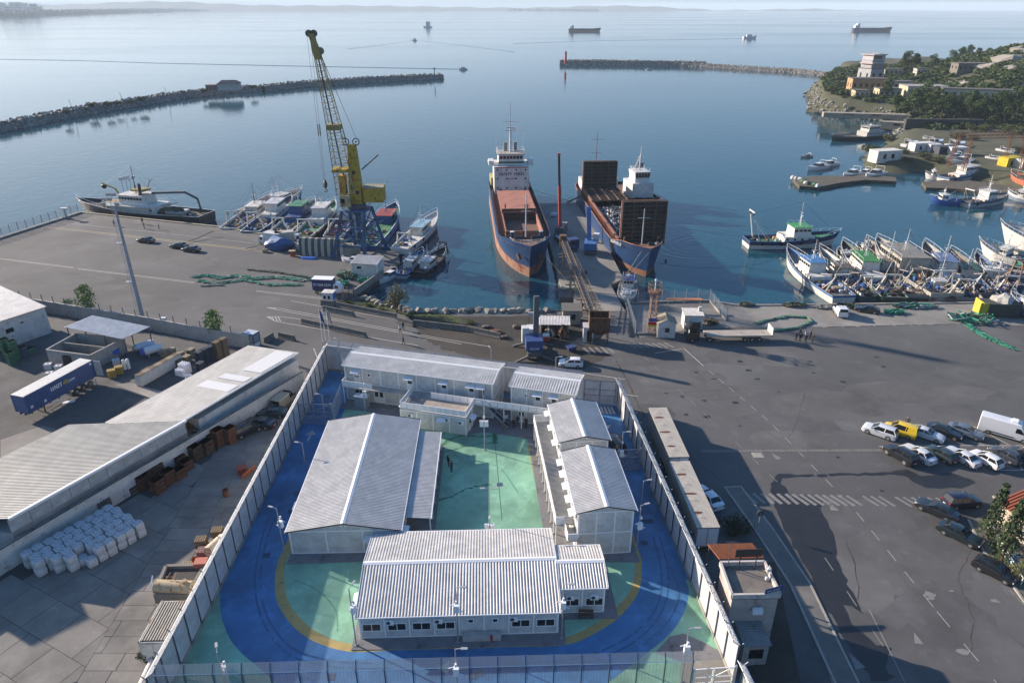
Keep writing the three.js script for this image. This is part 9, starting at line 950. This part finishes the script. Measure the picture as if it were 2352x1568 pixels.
const F2={clutter:4,tyres:1,gantry:0,mast:2.5,bulwark:.5};boatAt('blue-hulled white cabin boat in the right basin',[2200,470],[2140,468],{...F2,B:4.6,hull:[.03,.1,.36],band:[.04,.13,.42],free:1.4,hx:.1,hl:.25});boatAt('white and navy fishing boat with gantry in the right basin',[2212,474],[2305,462],{...F2,B:6,hull:[.5,.5,.48],band:[.06,.09,.15],free:1.6,gantry:4,hx:.05,mast:5,lower:.8});boatAt('white motor yacht moored at the right jetty',[2165,418],[2250,405],{...F2,B:6,hull:W_,band:[.08,.14,.25],free:1.8,hl:.35,lower:1,mast:4});boatAt('small white boat with tyres beside the right jetty',[2165,412],[2128,410],{...F2,B:4,hull:W_,free:1.1,mast:1});boatAt('blue and white boat at the right edge basin',[2390,468],[2318,455],{...F2,B:5,hull:[.2,.25,.35],band:W_,free:1.4,mast:3});boatAt('orange-red hull hauled out at the right edge',[2400,448],[2322,424],{...F2,B:7,hull:[.42,.13,.07],band:[.42,.14,.08],free:3.4,house:0,deck:[.3,.15,.1],clutter:0,tyres:0});
boatAt('grey wrecked naval vessel with derelict superstructure off the peninsula',[2060,312],[1912,323],{...F2,B:9,hull:[.05,.05,.05],band:[.10,.09,.085],rusty:1,deck:[.1,.09,.08],free:1.5,sheer:.8,wall:[.42,.42,.42],roof:[.3,.29,.27],hx:-.05,hl:.16,lower:2.4,mast:1,hw:.6,clutter:10},'wrecked_ship');
}
{
const far=(l,u0,u1,v,c,low)=>{const a=g(u0,v,SEA),b=g(u1,v,SEA),cc=mid(a,b),L=dst(a,b),t=thing('cargo_ship',l,'ship',[cc[0],SEA,cc[1]],ang(a,b)),H=L/2;cargoHull(t,L,L*.15,L*.085,L*.1,low?L*.035 :.2,mat(c,{r:.6,t:'grime',s:9}),mat([.28,.10,.07],{r:.8}),BLK);new B().box(-H + L*.1,L*.08,0,L*.12,L*.07,L*.12).box(-H + L*.12,L*.15,0,L*.06,L*.04,L*.13).build('bridge',SHW,t);new B().cyl([-H + L*.13,L*.19,0],[-H + L*.13,L*.27,0],L*.006,L*.003,6).build('mast',SHW,t);new B().cyl([H - L*.08,L*.1,0],[H - L*.08,L*.18,0],L*.004,L*.003,6).build('fore_mast',SHW,t);};
far('distant cargo ship with orange-red lower hull at anchor',1306,1378,72,[.06,.06,.08],1);far('distant dark blue cargo ship riding low on the right',1958,2046,72,[.05,.05,.10],0);
const sm=(l,u,v,L,h)=>{const a=g(u,v,SEA),t=thing('distant_boat',l,'boat',[a[0],SEA,a[1]],u>1100?.1 :3);cargoHull(t,L,L*.3,L*.12,L*.17,.1,SHW,SHW,BLK);new B().box(-L*.05,L*.08,0,L*.4,h,L*.22).build('cabin',SHW,t);new B().cyl([-L*.3,L*.1,0],[-L*.38,h + L*.2,0],L*.02,L*.01,5).build('derrick',SHW,t);};sm('distant trawler with raised gear trailing a wake to the left',1722,88,26,5);sm('distant boxy work boat beyond the crane tip',982,63,26,14);sm('small distant skiff beyond the left breakwater end',1063,160,9,2);sm('tiny distant boat left of centre trailing ripples',952,93,9,3);sm('tiny white boat off the lighthouse breakwater',1491,160,6,.8);
const wk=(pts,w)=>{const b=new B(),P=S2(pts);for (let i=0;i + 1<P.length;i++) {const a=P[i],c=P[i + 1],d=[c[0] - a[0],c[1] - a[1]],l=Math.hypot(...d),n=[-d[1]/l*w,d[0]/l*w];b.quad([a[0] - n[0],SEA + .02,a[1] - n[1]],[c[0] - n[0],SEA + .02,c[1] - n[1]],[c[0],SEA + .35,c[1]],[a[0],SEA + .35,a[1]]);b.quad([a[0] + n[0],SEA + .02,a[1] + n[1]],[c[0] + n[0],SEA + .02,c[1] + n[1]],[c[0],SEA + .35,c[1]],[a[0],SEA + .35,a[1]]);} const o=b.build('boat_wake',scene.getObjectByName('sea').material);struct(o);};wk([[0,136],[180,139],[360,145],[700,152],[1055,159]],1.6);wk([[1714,88],[1560,91],[1380,93],[1180,100]],3);wk([[946,93],[880,103],[800,112]],2.2);wk([[957,93],[1060,104],[1180,119]],2.2);
seed=51;const shore=(pts,z1,h,name)=>{const P=S2(pts),Q=pts.map(([u])=>g(u,z1,SEA)).reverse();struct(new B().prism([...P,...Q],SEA - 2,h).build(name,mat([.11,.115,.07],{r:1,t:'ground',s:300})));};shore([[-250,42],[0,40],[200,33],[420,26],[640,20.5],[1000,22],[1280,25.5],[1385,26.5]],19.2,1,'far_shore');
{const b=new B(),N=90;let pr=null;for (let i=0;i <= N;i++) {const x=-9000 + i*15000/N,h=30 + 55*ss(-1200,-5200,x) + 34*(Math.sin(i*.33)*.5 + .5) + 16*Math.sin(i*1.1)*Math.cos(i*.7) - 60*ss(1500,5600,x),c=[[x,SEA - 3,-10800],[x,SEA + Math.max(2,h),-11600],[x,SEA - 3,-12400]];if (pr) for (const k of [0,1]) b.quad(pr[k],c[k],c[k + 1],pr[k + 1]);pr=c;} struct(b.build('far_hills',mat([.10,.11,.08],{r:1})));}
const tc=new B();tc.c=[1,1,1];leaves(tc,[0,5,0],6,60,2.6,.9,.1);const tg=tc.geo(),N=2600,im=new THREE.InstancedMesh(tg,leafM([.05,.065,.04]),N),M=new THREE.Matrix4();for (let i=0;i<N;i++) {const u=rr(-60,1370),base=u<200?40 - (u>0?u*.035 :0) :u<640?33 - (u - 200)*.0285 :20.5 + (u - 640)*.0079,p=g(u,base - rr(.1,1)*Math.min(4,base - 18),SEA),s=rr(1.0,2.6)*(u<420?1.5 :u>640&&u<1000?.9 :1.1);M.compose(V3(p[0],SEA + 1.5,p[1]),new THREE.Quaternion(),V3(s*1.6,s*.9,s*1.6));im.setMatrixAt(i,M);} im.name='far_woods';scene.add(stuff(im,'hazy belt of far woods along the horizon shore','woods'));
for (let i=0;i<14;i++) {const u=3 + i*7 + rr(0,5),p=g(u,rr(33,37),SEA),t=thing('far_block','hazy apartment block, ' + ORD[i] + ' from the left in the distant town','building',[p[0],SEA,p[1]],rr(-.3,.3),'distant town blocks'),w=rr(26,48),h=rr(34,82);new B().box(0,0,0,w,h,16).build('wall',mat(pick([[.45,.43,.42],[.38,.37,.37],[.5,.46,.42]]),{}),t);for (let k=0;k<4;k++) new B().box(0,h*(.15 + k*.2),8.1,w*.8,h*.08,.3).build('window_row',GLS,t);}
}
scene.fog=new THREE.FogExp2(0xc2d2de,0.0001);
{
const c=g(1600,562,SEA),b=new B(),N=56,K=72,P=(i,k)=>{const r=i/N*17,a=k/K*6.283,e=.028*Math.sin(r*3.1 + 1.6*Math.sin(a*2 + 1) + .7*Math.sin(a*5))*ss(0,5,r)*ss(17,9,r)*(.55 + .45*Math.sin(a*1.5 + r*.4));return [c[0] + r*1.25*Math.cos(a),SEA + .03 + e - (i===N?.06 :0),c[1] + r*1.1*Math.sin(a)];};
for (let i=2;i<N;i++) for (let k=0;k<K;k++) b.quad(P(i,k),P(i + 1,k),P(i + 1,k + 1),P(i,k + 1));b.quad(P(2,0),P(2,18),P(2,36),P(2,54));struct(b.build('water_ripples',scene.getObjectByName('sea').material,scene,1.5));}
renderer.render(scene,camera);
